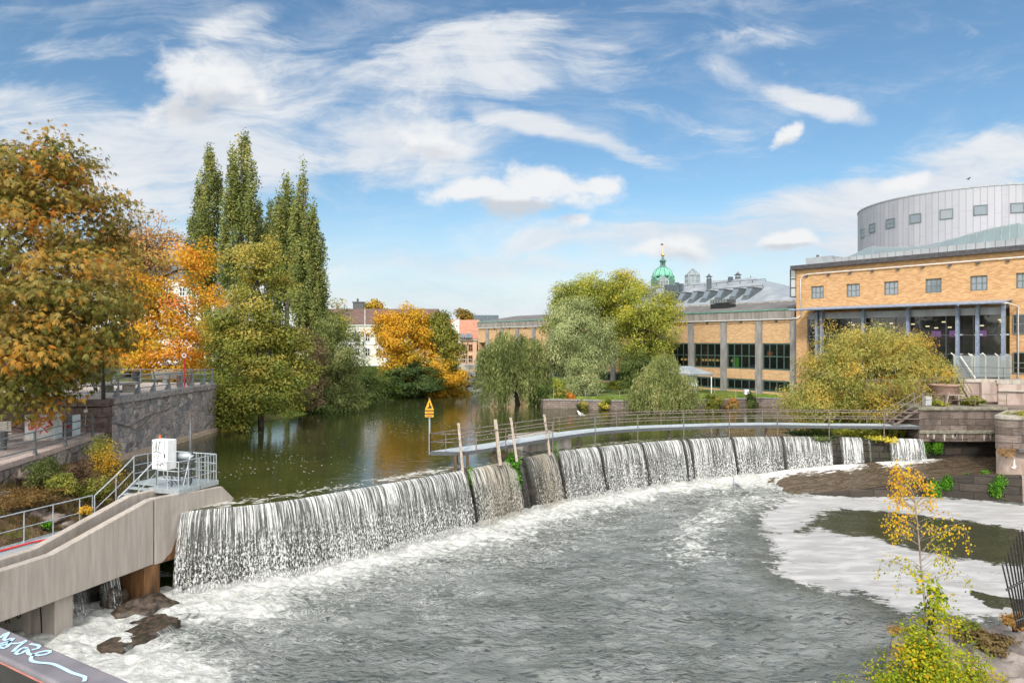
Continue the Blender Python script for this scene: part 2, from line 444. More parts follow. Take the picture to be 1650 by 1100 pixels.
def make_world():
    w = bpy.data.worlds.new('World'); scene.world = w; w.use_nodes = True
    t = NT.__new__(NT); t.m = w; t.t = w.node_tree; t.n = t.t.nodes; t.l = t.t.links; t.n.clear()
    out = t.node('ShaderNodeOutputWorld')
    sky = t.node('ShaderNodeTexSky', sky_type='NISHITA'); sky.sun_disc = False
    sky.sun_elevation = math.asin(S.z); sky.sun_rotation = math.atan2(S.x, S.y)
    sky.altitude = 0; sky.air_density = 1.0; sky.dust_density = .3; sky.ozone_density = 2.0
    d = t.node('ShaderNodeTexCoord').outputs['Generated']
    sx = t.node('ShaderNodeSeparateXYZ'); t.l.new(d, sx.inputs[0]); x, y, z = sx.outputs
    yy = t.math('MAXIMUM', y, .12)
    u, v = t.math('DIVIDE', x, yy), t.math('DIVIDE', z, yy)
    cb = t.node('ShaderNodeCombineXYZ'); t.l.new(u, cb.inputs[0]); t.l.new(v, cb.inputs[1]); uv = cb.outputs[0]
    nz = t.node('ShaderNodeTexNoise'); t.l.new(t.mapv(uv, (1.2, 2.2, 1)), nz.inputs['Vector']); nz.inputs['Scale'].default_value = 2.6; nz.inputs['Detail'].default_value = 5
    wv = t.node('ShaderNodeVectorMath', operation='MULTIPLY_ADD')
    t.l.new(nz.outputs[1], wv.inputs[0]); wv.inputs[1].default_value = (.2, .1, 0); wv.inputs[2].default_value = (-.1, -.05, 0)
    wa = t.node('ShaderNodeVectorMath', operation='ADD'); t.l.new(uv, wa.inputs[0]); t.l.new(wv.outputs[0], wa.inputs[1])
    def field(lst, vec):
        acc = None
        for px, py, rx, ry, rot, s in lst:
            mp = t.node('ShaderNodeMapping'); mp.vector_type = 'TEXTURE'; t.l.new(vec, mp.inputs[0])
            mp.inputs[1].default_value = ((px - CX) / F, (CY - py) / F, 0); mp.inputs[2].default_value = (0, 0, R(-rot)); mp.inputs[3].default_value = (rx / F, ry / F, 1)
            ln = t.node('ShaderNodeVectorMath', operation='LENGTH'); t.l.new(mp.outputs[0], ln.inputs[0])
            e = t.math('MULTIPLY', t.step(ln.outputs['Value'], 1.25, .1), s)
            acc = e if acc is None else t.math('MAXIMUM', acc, e)
        return acc
    cir = field(CIRRUS, wa.outputs[0]); cum = field(CUMULUS, t.mixv(uv, wa.outputs[0], .45) if hasattr(t, 'mixv') else wa.outputs[0])
    # fibres for the cirrus: noise drawn out along its own flow
    st = lambda n, lo, hi: t.step(n, lo, hi)
    n1 = st(t.noise(t.mapv(wa.outputs[0], (1.6, 8, 1), rot=(0, 0, R(10))), 1.7, 6, .66, .9), .3, .7)
    n2 = st(t.noise(t.mapv(wa.outputs[0], (1, 1.9, 1)), 4.2, 7, .64, .5), .3, .7)
    n3 = st(t.noise(t.mapv(uv, (1, 1.35, 1)), 8.5, 6, .58, .25), .3, .7)
    n4 = st(t.noise(t.mapv(uv, (1, 1.5, 1)), 24, 4, .6, .2), .3, .7)
    tex = t.math('ADD', t.math('MULTIPLY', n1, .5), t.math('MULTIPLY', n2, .5))
    ca = t.step(t.math('ADD', t.math('MULTIPLY', cir, .8), t.math('MULTIPLY', tex, .85)), .5, 1.26)
    ca = t.math('MULTIPLY', ca, .95)
    cn = t.math('ADD', t.math('MULTIPLY', n3, .72), t.math('MULTIPLY', n4, .28))
    cu = t.step(t.math('ADD', cum, t.math('MULTIPLY', t.math('SUBTRACT', cn, .5), .8)), .24, .86)
    front = t.step(y, .05, .3)
    # a loose veil of cloud for the rest of the sky; behind the camera it serves as fill
    zz = t.math('ADD', t.math('MAXIMUM', z, 0), .18)
    pc = t.node('ShaderNodeCombineXYZ'); t.l.new(t.math('DIVIDE', x, zz), pc.inputs[0]); t.l.new(t.math('DIVIDE', y, zz), pc.inputs[1])
    nv = t.noise(t.mapv(pc.outputs[0], (.5, .9, 1)), 1.1, 7, .6, .5)
    veil = t.math('MULTIPLY', t.step(t.math('MULTIPLY', t.math('ADD', t.math('MULTIPLY', nv, .6), t.math('MULTIPLY', tex, .4)), 1.), .42, .8), .62)
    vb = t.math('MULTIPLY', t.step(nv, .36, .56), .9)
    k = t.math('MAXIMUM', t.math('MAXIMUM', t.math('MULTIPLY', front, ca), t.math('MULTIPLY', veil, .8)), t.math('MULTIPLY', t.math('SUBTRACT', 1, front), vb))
    hz = t.math('MULTIPLY', t.step(z, .22, .0), .97)
    k = t.math('SUBTRACT', 1, t.math('MULTIPLY', t.math('SUBTRACT', 1, k), t.math('SUBTRACT', 1, hz)))
    hs = t.node('ShaderNodeHueSaturation'); hs.inputs['Saturation'].default_value = SKY_SAT; hs.inputs['Value'].default_value = SKY_VAL; t.l.new(sky.outputs[0], hs.inputs['Color'])
    hcol = t.mix(1., hs.outputs[0], SKY_TINT, 'MULTIPLY')
    col = t.mix(k, hcol, t.mix(front, CLOUD_FILL_BACK, t.mix(tex, CLOUD_THIN, CLOUD_LIT)))
    under = field(CLOUD_BASE, wa.outputs[0])
    ccol = t.mix(t.math('MULTIPLY', t.step(t.math('SUBTRACT', under, t.math('MULTIPLY', cn, .55)), -.2, .5), .85), CLOUD_LIT, CLOUD_DARK)
    col = t.mix(t.math('MULTIPLY', t.math('MULTIPLY', cu, front), .97), col, ccol)
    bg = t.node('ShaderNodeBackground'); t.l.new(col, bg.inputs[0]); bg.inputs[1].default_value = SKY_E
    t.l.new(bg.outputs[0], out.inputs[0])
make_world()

# ------------------------------------------------------------------ plan of the place (metres; x right, y away, z up)
ZL, ZU = 0.0, 3.2
LIP, LIPS = smooth_line([(-13.12, 27.3), (-12.9, 27.4), (-9.9, 29), (-6.6, 32.1), (-2.6, 36.1), (.2, 39.4), (2.9, 42.3), (7.2, 45.1), (11.9, 47.4), (16.7, 48.7), (20.5, 48.9), (24, 48.5), (28.6, 47.6)], .1)
LT = np.gradient(LIP, axis=0); LT = unit(LT); LN = np.stack([LT[:, 1], -LT[:, 0]], 1)      # downstream normal
_w = np.exp(-(LIPS / 1.5) ** 2)[:, None]; LN = unit(LN * (1 - _w) + np.array([[.18, -.98]]) * _w)   # beside the wall the water falls along it
BASEZ = np.interp(LIP[:, 0], [8, 12, 15.6, 20, 24, 28.6], [0, .15, .5, 1.0, 1.5, 1.8])
def lip_i(px):
    """index of the lip point that the photograph shows in column px"""
    q = CX + F * LIP[:, 0] / LIP[:, 1]; return int(np.argmin(np.abs(q - px)))
POND = [tuple(p) for p in LIP[::8]] + [(28.4, 50), (23, 51), (22.6, 54), (26.5, 61), (28.5, 70.5), (26.2, 71.6), (18.9, 68.6), (14.3, 67.4), (10.8, 68), (3.2, 69.6), (2.6, 76), (3.2, 86), (2, 100), (0, 125), (-8, 125), (-7.5, 104), (-5.3, 89), (-9.7, 85), (-13.7, 81), (-17.1, 71.2), (-18.7, 63.4), (-21.2, 57.5), (-22.4, 52), (-22.5, 38), (-18.5, 34), (-16.5, 31)]
RIVER = [(-16.5, -30), (-16.5, 31)] + [tuple(p) for p in LIP[::8]] + [(36, 48), (45, 48), (60, 40), (60, -30)]

def ground_z(X, Y):
    X = np.asarray(X, float); Y = np.asarray(Y, float)
    sp, sr = sdf(X, Y, POND), sdf(X, Y, RIVER)
    bank = 3.0 + np.clip(sp * .34, 0, 3.6)
    land = np.where((X < 0) & (Y > 38), bank, np.where(sp > 1.0, 4.4, 2.2))
    land = np.where((Y > 96) & (X > -30), np.clip(3 + sp * .5, 3, 4.6), land)
    z = np.where(sp < 0, 2.0, land)
    z = np.where((X < -14) & (Y < 38), 1.6, z)
    z = np.where((X > 21) & (Y < 66) & (sp > 0), np.clip(2.6 + sp * .6, 2.6, 4.3), z)
    z = np.where((sr < 1.7), -1.6, z)
    return z
ax_ = np.concatenate([[-3000, -1500, -700, -400, -250, -170, -120, -90], np.arange(-72, 72.1, .8), [90, 120, 170, 250, 400, 700, 1500, 3000]])
ay_ = np.concatenate([[-300, -120, -60], np.arange(-34, 140, .8), [150, 180, 230, 300, 450, 700, 1200, 2500, 5000]])
GX, GY = np.meshgrid(ax_, ay_); GZ = ground_z(GX, GY) + .25 * (fbm(GX * .5, GY * .5, 3) - .5)
nx, ny = len(ax_), len(ay_)
def grid_faces(nx, ny):
    i = np.arange(nx - 1)[None, :] + np.arange(ny - 1)[:, None] * nx
    return np.stack([i, i + 1, i + nx + 1, i + nx], -1).reshape(-1, 4)
def mat_ground():
    t = NT('ground'); p = t.pos()
    a = t.mix(t.step(t.noise(p, .9, 6, .65), .35, .65), (.075, .12, .02), (.15, .2, .035))
    a = t.mix(t.step(t.noise(p, .35, 5, .6), .55, .7), a, (.12, .09, .045))
    a = t.mix(t.math('MULTIPLY', t.step(t.noise(p, 6, 3), .6, .7), .5), a, (.3, .22, .05))
    return t.done(t.bsdf(a, .95, 0, .2, t.bump(t.noise(p, 5, 4), .6, .1)))
tag(link('ground', npmesh('ground', np.stack([GX, GY, GZ], -1).reshape(-1, 3), grid_faces(nx, ny)), mat_ground(), None, (0, 0, 0), True), kind='structure')

# ------------------------------------------------------------------ upper water
def mat_upper():
    t = NT('still_water'); p = t.pos()
    n1 = t.noise(t.mapv(p, (.55, 1.5, 1)), 1.0, 3, .5, .4)
    n2 = t.noise(t.mapv(p, (1.2, 3.2, 1)), 2.1, 2, .5)
    calm = t.step(t.noise(p, .09, 2), .35, .7)
    h = t.math('ADD', t.math('MULTIPLY', n1, t.math('MULTIPLY_ADD', calm, .7, .3)), t.math('MULTIPLY', n2, .35))
    nrm = t.bump(h, .16, .12)
    dd = t.mix(t.step(t.noise(p, .25, 3), .35, .65), (.022, .031, .009), (.036, .04, .012))
    # small flecks of froth that drift on the slow water
    vo = t.node('ShaderNodeTexVoronoi', feature='F1'); t.l.new(t.mapv(p, (1, .6, 1)), vo.inputs['Vector']); vo.inputs['Scale'].default_value = 4.6
    sc = t.node('ShaderNodeSeparateColor'); t.l.new(vo.outputs['Color'], sc.inputs[0])
    size = t.math('MULTIPLY', t.math('POWER', sc.outputs[0], 1.2), .2)
    patch = t.step(t.noise(t.mapv(p, (.22, .1, 1)), 1., 4, .6), .34, .58)
    near = t.attr('froth')
    fl = t.math('MULTIPLY', t.math('LESS_THAN', vo.outputs['Distance'], t.math('MULTIPLY', size, t.math('MULTIPLY_ADD', patch, .85, .15))), near)
    sky_gleam = t.step(t.math('ADD', t.attr('sky_gleam'), t.math('MULTIPLY', t.math('SUBTRACT', t.noise(t.mapv(p, (1, 1, 1)), 2.2, 6, .65, .8), .5), 1.4)), .5, .72)  # pale sky reflection along the lip, painted as matt white streaks
    fl = t.math('MAXIMUM', fl, t.math('MULTIPLY', sky_gleam, .75))
    w = t.bsdf(dd, .03, 0, .6, nrm, IOR=1.4)
    return t.done(t.mixs(fl, w, t.bsdf((.62, .6, .55), .8)))
xs = np.arange(-24, 30.01, .35); ys = np.arange(26, 126, .35)
UX, UY = np.meshgrid(xs, ys)
inP = inside(UX, UY, POND)
sp = sdf(UX, UY, POND)
dl = seg_dist(UX, UY, [tuple(p) for p in LIP[::8]])
keep = (sp < 1.2) & (inP | (dl > .5))
# vertices near the lip are pulled onto it, so that the sheet ends exactly on the edge of the weir
lx, ly = LIP[:, 0], LIP[:, 1]
def nearest_lip(X, Y):
    X, Y = X.ravel(), Y.ravel(); idx = np.empty(len(X), int)
    for a in range(0, len(X), 4000):
        idx[a:a + 4000] = np.argmin((X[a:a + 4000, None] - lx[None]) ** 2 + (Y[a:a + 4000, None] - ly[None]) ** 2, 1)
    return idx
V0 = np.stack([UX, UY, np.full(UX.shape, ZU)], -1).reshape(-1, 3)
Fc = grid_faces(len(xs), len(ys)); kp = keep.ravel()
m = (dl.ravel() < 2.0); ni = np.zeros(len(V0), int); ni[m] = nearest_lip(V0[m, 0], V0[m, 1])
sidev = np.full(len(V0), -9.); sidev[m] = ((V0[m, :2] - LIP[ni[m]]) * LN[ni[m]]).sum(1)     # >0: past the lip
endp = (V0[:, 0] < LIP[0, 0] + .2) | (V0[:, 0] > LIP[-1, 0] - .1)
snap = m & (sidev > -.18) & (sidev < .55) & ~endp
V0[snap, :2] = LIP[ni[snap]]
bad = (m & (sidev >= .55)) | (~kp & ~snap)
ff = Fc[~bad[Fc].any(1)]
ff = ff[~snap[ff].all(1)]
me = npmesh('upper_water', V0, ff)
lipd = np.where(m, -sidev, 9)
vattr(me, 'sky_gleam', (np.clip(.62 - .28 * np.abs(lipd - .9), 0, 1) + .3 * (fbm(V0[:, 0] * .4, V0[:, 1] * .4, 9) - .5)) * (V0[:, 0] < 24))
vattr(me, 'froth', np.clip(1.25 - .012 * (V0[:, 1] - 35), .3, 1))
uw = tag(link('upper_water', me, mat_upper(), None, (0, 0, ZU), True), kind='structure')

# ------------------------------------------------------------------ lower water
LEDGE, _ = smooth_line([(14.5, 46.0, -.25), (16.8, 45.1, -.12), (18.8, 44.5, .0), (21.3, 44.15, .33), (23.8, 44, .6), (27, 44, 1.2), (29.2, 43.4, 1.5), (31.6, 42.4, 1.7)], .25)
SCUM = [G(*q) for q in [(1293, 800), (1420, 801), (1560, 803), (1625, 811), (1760, 830), (1760, 1000), (1614, 996), (1545, 990), (1442, 986), (1393, 958), (1330, 952), (1276, 938), (1245, 908), (1257, 890), (1233, 865), (1240, 850), (1221, 832), (1250, 815)]]
HOLE1 = [G(*q) for q in [(1286, 856), (1312, 838), (1338, 820), (1438, 824), (1545, 837), (1632, 850), (1700, 862), (1700, 915), (1615, 908), (1532, 896), (1470, 884), (1421, 868), (1390, 866), (1352, 858), (1320, 850)]]
HOLE2 = [G(*q) for q in [(1566, 951), (1640, 966), (1720, 975), (1720, 992), (1640, 983), (1590, 975)]]
xs = np.arange(-17.5, 40, .1); ys = np.arange(5, 49.5, .1)
WX, WY = np.meshgrid(xs, ys)
fpts = [tuple(p) for p in (LIP + LN * .9)[::8]]
dw = seg_dist(WX, WY, fpts)
wob = (fbm(WX * .35, WY * .35, 21) - .5)
boil = np.clip(1.16 - dw / (1.6 + 3.3 * fbm(WX * .3 + 9, WY * .3, 5)), 0, 1)
rush = seg_dist(WX, WY, [G(1190, 785), G(1290, 770), G(1380, 752)])
boil = np.maximum(boil, np.clip(1.0 - rush / 3.4, 0, 1))
tail = seg_dist(WX, WY, [G(1290, 800), G(1190, 812), G(1120, 850), G(1110, 900)])
boil = np.maximum(boil, np.clip(.62 - tail / 5.5, 0, 1))
flum = np.clip(1.25 - seg_dist(WX, WY, [G(140, 960), G(130, 1020), G(170, 1080), G(240, 1110)]) / 3.2, 0, 1)
flum = np.maximum(flum, np.clip(1.1 - seg_dist(WX, WY, [G(290, 985), G(420, 985)]) / 2.2, 0, 1))
boil = np.maximum(boil, flum)
# streaks of froth carried off the foot of the falls
ang = .35; sxr = WX * math.cos(ang) + WY * math.sin(ang); syr = -WX * math.sin(ang) + WY * math.cos(ang)
strk = fbm(sxr * .22 + wob * 1.3, syr * .85 + wob * 1.6, 31, 5)
trail = sstep(.56, .74, strk) * np.clip(.8 - (dw - 1.5) / 9.5, 0, .5)
trail = np.maximum(trail, sstep(.55, .75, strk) * .2 * np.clip(1 - (dw - 5) / 16, 0, 1))
s1 = sdf(WX, WY, SCUM); h1 = sdf(WX, WY, HOLE1); h2 = sdf(WX, WY, HOLE2)
edge = .8 * (fbm(WX * 1.1, WY * 1.1, 41) - .5) + .6 * (fbm(WX * 3, WY * 3, 43) - .5)
scum = sstep(1.0, -1.0, s1 + edge * 1.4) * sstep(-.9, .9, h1 + edge * 1.5 + .5 * np.clip(fbm(WX * .8, WY * 2.5, 47) - .55, -.2, .2)) * sstep(-.1, .1, h2 + edge * 1.2)
quiet = sstep(2.0, -1.5, s1)
amp = .11 * (1 - .9 * quiet)
wv = (fbm(WX * .9 + wob, WY * 1.5, 51) - .5) * 1.3 + (fbm(WX * 2.3, WY * 3.4, 53, 3) - .5) * .75
wz = amp * wv * 2 + boil ** 1.5 * (.32 * fbm(WX * 1.3, WY * 1.3, 61) + .16 * fbm(WX * 4, WY * 4, 63) + .05) * (1 - quiet * .8)
near_ap = (WX > 10) & (WY > 44.5)
wz = wz + np.where(WX > 8, np.clip(1.0 - dw / 3.5, 0, 1) * np.interp(WX, [8, 12, 15.6, 19], [0, .15, .4, .2]), 0)
def mat_lower():
    t = NT('river_water'); p = t.pos()
    n1 = t.noise(t.mapv(p, (.8, 2.0, 1), rot=(0, 0, -.2)), 2.0, 5, .52, .9); n2 = t.noise(t.mapv(p, (1, 1.6, 1)), 5, 3, .5)
    q = t.attr('quiet')
    h = t.math('MULTIPLY', t.math('ADD', n1, t.math('MULTIPLY', n2, .5)), t.math('MULTIPLY_ADD', q, -.7, 1.))
    rg = t.step(t.noise(t.mapv(p, (.6, 1, 1)), .28, 4, .6, .8), .36, .64)
    h = t.math('MULTIPLY', h, t.math('MULTIPLY_ADD', rg, .75, .4))
    nrm = t.bump(h, 1., .27)
    fn = t.noise(t.mapv(p, (1, 1.5, 1), rot=(0, 0, -.3)), 2.1, 8, .68, 1.1)
    fm = t.step(t.math('ADD', t.attr('foam'), t.math('MULTIPLY', t.math('SUBTRACT', fn, .5), 2.1)), .36, .86)
    la = t.noise(t.mapv(p, (.8, 1.5, 1), rot=(0, 0, -.25)), 1.5, 6, .62, 1.6)
    lace = t.math('MULTIPLY', t.step(t.math('ABSOLUTE', t.math('SUBTRACT', la, .5)), .03, .004), t.step(t.math('ADD', t.attr('lace'), t.math('SUBTRACT', t.noise(p, .5, 3), .5)), .3, .75))
    fm = t.math('MAXIMUM', fm, t.math('MULTIPLY', lace, .75))
    sc = t.attr('scum')
    sc = t.math('ADD', sc, t.math('MULTIPLY', t.math('SUBTRACT', t.step(t.noise(t.mapv(p, (.35, 1.5, 1), rot=(0, 0, .25)), .9, 7, .7, 1.2), .3, .48), 1), .42))
    sm = t.step(t.math('ADD', sc, t.math('MULTIPLY', t.math('SUBTRACT', t.noise(t.mapv(p, (.8, 2.1, 1), rot=(0, 0, .15)), 2.4, 8, .72, 1.4), .5), 2.4)), .34, .62)
    base = t.mix(q, (.195, .206, .198), (.034, .038, .016))
    base = t.mix(t.step(t.noise(t.mapv(p, (.5, 1, 1)), .6, 4), .4, .62), base, t.mix(q, (.125, .137, .128), (.026, .03, .013)))
    tro = t.noise(t.mapv(p, (.75, 2.6, 1), rot=(0, 0, -.22)), 2.6, 4, .55, 1.0)
    base = t.mix(t.math('MULTIPLY', t.step(tro, .45, .36), t.math('MULTIPLY_ADD', q, -.85, .85)), base, (.045, .052, .048))
    w = t.bsdf(base, .05, 0, .5, nrm, IOR=1.33)
    fcol = t.mix(t.step(t.noise(t.mapv(p, (1, 1.4, 1)), 3.2, 7, .65), .3, .62), (.42, .43, .40), (.66, .665, .635))
    fo = t.bsdf(fcol, .75, 0, .2, t.bump(t.noise(t.mapv(p, (1, 1.3, 1)), 3.5, 7, .7, .6), .8, .25), **{'Subsurface Weight': 0})
    scol = t.mix(t.step(t.noise(t.mapv(p, (.5, 1.6, 1), rot=(0, 0, .2)), 1.1, 6, .6, .7), .35, .68), (.33, .325, .32), (.47, .465, .46))
    so = t.bsdf(scol, .55, 0, .3, t.bump(t.noise(p, 4, 5), .2, .05))
    return t.done(t.mixs(sm, t.mixs(fm, w, fo), so))
rv = np.stack([WX, WY, wz], -1).reshape(-1, 3)
idx_side = np.zeros(WX.size, bool)
mm = (dw.ravel() < 3); ni2 = nearest_lip(rv[mm, 0], rv[mm, 1]); tmp = ((rv[mm, :2] - LIP[ni2]) * LN[ni2]).sum(1) < -.1
idx_side[np.where(mm)[0]] = tmp
out_ = idx_side | ((WY.ravel() > 30) & (dw.ravel() > 3) & inside(WX, WY, POND).ravel()) | ((WX.ravel() < -13.2) & (WY.ravel() > 29.5))
fc = grid_faces(len(xs), len(ys)); fc = fc[~out_[fc].any(1)]
me = npmesh('river_water', rv, fc)
vattr(me, 'foam', np.maximum(boil, trail).ravel()); vattr(me, 'lace', (np.clip(.95 - dw / 13, 0, 1) * (1 - quiet)).ravel()); vattr(me, 'scum', scum.ravel()); vattr(me, 'quiet', quiet.ravel())
tag(link('river_water', me, mat_lower(), None, (0, 0, 0), True), kind='structure')

# ------------------------------------------------------------------ weir, its apron and the falling water
WET = brick('wet_weir_block', 0, (.022, .02, .017), (.055, .048, .038), (.012, .01, .009), 1.1, .45, .03, .6, (.03, .038, .012), .6, .9)
RIB = M('wet_rib', (.02, .018, .016), (.06, .055, .048), .4, 5, (1, 1, .3))
weir = thing('weir', 'long curved dark stone weir that the river pours over', 'weir', (7, 45, 0))
mb = MB(); n = len(LIP)
for i in range(0, n - 1, 4):
    j = min(i + 4, n - 1); a, b = LIP[i], LIP[j]; na, nb = LN[i], LN[j]
    q = lambda p, nn, o, z: (p[0] + nn[0] * o, p[1] + nn[1] * o, z)
    vsx = [q(a, na, -.6, ZU - .05), q(b, nb, -.6, ZU - .05), q(b, nb, .02, ZU - .05), q(a, na, .02, ZU - .05), q(a, na, .3, -.6), q(b, nb, .3, -.6)]
    mb.add(vsx, [(0, 1, 2, 3), (3, 2, 5, 4)])
mb.build('face', WET, weir)
RIBS = [748, 826, 893, 962, 1031, 1096, 1106, 1177, 1258]
for px in RIBS:
    i = lip_i(px); a = LIP[i]; nn = LN[i]; tt = LT[i]; w = .07
    pts = [(a[0] + nn[0] * o, a[1] + nn[1] * o, z) for o, z in ((-.1, ZU - .02), (.12, ZU + .02), (.3, ZU - .3), (.75, BASEZ[i] - .4), (-.1, BASEZ[i] - .4))]
    pts = [Vector(p) - Vector((tt[0], tt[1], 0)) * w / 2 for p in pts]
    MB().ext(pts, Vector((tt[0], tt[1], 0)) * w).build('rib', RIB, weir)
# cover of water along the lip: gaps at the ribs, bare stone on the right
pxs = CX + F * LIP[:, 0] / LIP[:, 1]
cover = np.ones(n)
for px in RIBS: cover *= 1 - np.exp(-((pxs - px) / (2.2 if px < 900 else 1.3)) ** 2)
cover *= 1 - np.exp(-((pxs - 838) / 6.) ** 2) * .6
cover *= 1 - sstep(1336, 1340, pxs) * (1 - sstep(1349, 1353, pxs))
cover *= 1 - sstep(1386, 1390, pxs) * (1 - sstep(1428, 1432, pxs)) * (1 - .9 * np.exp(-((pxs - 1398) / 2.5) ** 2))
thin = np.clip(np.exp(-((pxs - 795) / 40.) ** 2) + np.exp(-((pxs - 868) / 26.) ** 2), 0, 1)
def mat_fall():
    t = NT('falling_water'); uv = t.node('ShaderNodeUVMap').outputs[0]
    sx = t.node('ShaderNodeSeparateXYZ'); t.l.new(uv, sx.inputs[0]); tt = sx.outputs[1]
    low = t.step(tt, .15, 2.3)
    lay = t.attr('layer')
    off = t.node('ShaderNodeCombineXYZ'); t.l.new(t.math('MULTIPLY', lay, 37.), off.inputs[0]); t.l.new(t.math('MULTIPLY', lay, 11.), off.inputs[1])
    ad = t.node('ShaderNodeVectorMath', operation='ADD'); t.l.new(uv, ad.inputs[0]); t.l.new(off.outputs[0], ad.inputs[1]); w = ad.outputs[0]
    a = t.noise(t.mapv(w, (17, .5, 1)), 1., 4, .68)                       # threads at the lip
    a2 = t.noise(t.mapv(w, (3.2, .22, 1)), 1., 3, .5)
    b = t.noise(t.mapv(w, (19, 6.5, 1)), 1., 4, .68, .5)                # beads and torn strings lower down
    top = t.math('ADD', t.math('MULTIPLY', a, .86), t.math('MULTIPLY', a2, .14))
    bot = t.math('ADD', t.math('ADD', t.math('MULTIPLY', b, .76), t.math('MULTIPLY', a, .16)), t.math('MULTIPLY', a2, .08))
    mx = t.node('ShaderNodeMix'); t.l.new(low, mx.inputs[0]); t.l.new(top, mx.inputs[2]); t.l.new(bot, mx.inputs[3])
    s = mx.outputs[0]
    cv = t.attr('cover')
    dens = t.math('ADD', s, t.math('MULTIPLY', t.math('SUBTRACT', cv, 1), .5))
    big = t.noise(t.mapv(w, (.55, .12, 1)), 1., 3, .6)
    dens = t.math('ADD', dens, t.math('ADD', t.math('MULTIPLY', t.math('SUBTRACT', big, .5), .17), t.math('MULTIPLY', t.step(tt, .2, .0), .02)))
    white = t.step(dens, .46, .6)
    sheet = t.math('MULTIPLY', t.math('MULTIPLY', t.step(cv, .35, .8), t.math('MULTIPLY_ADD', low, -.3, t.math('MULTIPLY_ADD', a, .5, .14))), t.math('SUBTRACT', 1, lay))
    foot = t.step(tt, 2.7, 3.3)
    white = t.math('MAXIMUM', white, t.math('MULTIPLY', foot, t.math('MULTIPLY', t.step(cv, .3, .7), t.step(b, .38, .5))))
    al = t.math('MAXIMUM', t.math('MULTIPLY', white, .93), sheet)
    al = t.math('MULTIPLY', al, t.step(cv, .05, .3))
    col = t.mix(white, (.17, .175, .165), t.mix(t.attr('thin'), (.70, .71, .69), (.54, .48, .38)))
    wat = t.bsdf(col, .2, 0, .5, t.bump(s, .6, .06))
    tr = t.node('ShaderNodeBsdfTransparent')
    return t.done(t.mixs(al, tr.outputs[0], wat))
FALL = mat_fall()
def fall_sheet(P2, N2, S2, z_top, zb, cov, thn, layers=((0, 0.0, 1.0), (1, .14, 1.12)), K=14, name='waterfall', reach=.95):
    vv, uu, ff, at_l, at_c, at_t = [], [], [], [], [], []; base = 0; n = len(P2)
    for lay, o0, ok in layers:
        for k in range(K + 1):
            f = k / K; drop = (z_top - zb) * f ** 1.35
            o = o0 * (.3 + .7 * f) + (.02 + reach * ok * np.sqrt(np.clip(drop, 0, None) / 3.2))
            o = o + .05 * f * (vnoise(S2 * 1.7, S2 * 0 + f * 2, 5 + lay) - .5)
            vv.append(np.stack([P2[:, 0] + N2[:, 0] * o, P2[:, 1] + N2[:, 1] * o, z_top + .012 - drop], 1))
            uu.append(np.stack([S2, drop], 1)); at_l.append(np.full(n, float(lay))); at_c.append(cov); at_t.append(thn)
        g = grid_faces(n, K + 1) + base; ff.append(g); base += n * (K + 1)
    me = npmesh(name, np.concatenate(vv), np.concatenate(ff), 4, None, np.concatenate(uu))
    vattr(me, 'layer', np.concatenate(at_l)); vattr(me, 'cover', np.concatenate(at_c)); vattr(me, 'thin', np.concatenate(at_t))
    return me
tag(link('waterfall', fall_sheet(LIP, LN, LIPS, np.full(n, ZU), BASEZ, cover, thin), FALL, None, (0, 40, 0), True), kind='structure')

# apron: the shallow brown shelf on the right, with its stone edge
B0 = np.array([(10.5, 46.8, -.15), (13, 47.2, .1), (15.6, 48.0, .45), (20, 48.4, 1.0), (24.5, 47.9, 1.5), (28.4, 47.4, 1.8), (32, 48.6, 1.85), (37, 48.6, 1.9)])
A0 = np.array([(12, 46.3, -.3), (14.5, 46.0, -.25), (18.8, 44.5, .02), (22, 44.1, .4), (25, 44, .85), (28, 43.8, 1.35), (31.2, 42.6, 1.68), (37, 42.6, 1.75)])
tq = np.linspace(0, 7, 120); Bs = np.stack([np.interp(tq, range(8), B0[:, k]) for k in range(3)], 1); As = np.stack([np.interp(tq, range(8), A0[:, k]) for k in range(3)], 1)
K = 30; av = np.stack([As + (Bs - As) * (k / K) for k in range(K + 1)])
av[:, :, 2] += .12 * (fbm(av[:, :, 0] * .8, av[:, :, 1] * 1.2, 71) - .5) * np.sin(np.linspace(0, math.pi, K + 1))[:, None]
def mat_apron():
    t = NT('shallow_water'); p = t.pos()
    n1 = t.noise(t.mapv(p, (.7, 2.6, 1), rot=(0, 0, .2)), 2.2, 6, .65, .8)
    col = t.mix(t.step(n1, .35, .65), (.05, .035, .02), (.14, .105, .07))
    w = t.bsdf(col, .12, 0, .5, t.bump(n1, .9, .15), IOR=1.33)
    f = t.step(t.math('ADD', t.attr('foam'), t.math('MULTIPLY', t.math('SUBTRACT', t.noise(t.mapv(p, (.8, 2, 1)), 2.2, 7, .68, .8), .5), 1.9)), .45, .8)
    return t.done(t.mixs(f, w, t.bsdf((.78, .77, .74), .7)))
me = npmesh('apron_water', av.reshape(-1, 3), grid_faces(120, K + 1))
A1 = av.reshape(-1, 3)
fa = np.clip(1.0 - seg_dist(A1[:, 0], A1[:, 1], [G(1440, 741, 1.75), G(1480, 739, 1.75)]) / 2.4, 0, 1)
fa = np.maximum(fa, np.clip(.95 - seg_dist(A1[:, 0], A1[:, 1], [(11, 46.8), (15.5, 47.6), (20, 48.3), (23.6, 47.8)]) / 2.1, 0, 1))
fa = np.maximum(fa, np.clip(.85 - (A1[:, 0] - 11) / 5.5, 0, .85))
vattr(me, 'foam', fa)
tag(link('apron_water', me, mat_apron(), None, (22, 46, 0), True), kind='structure')
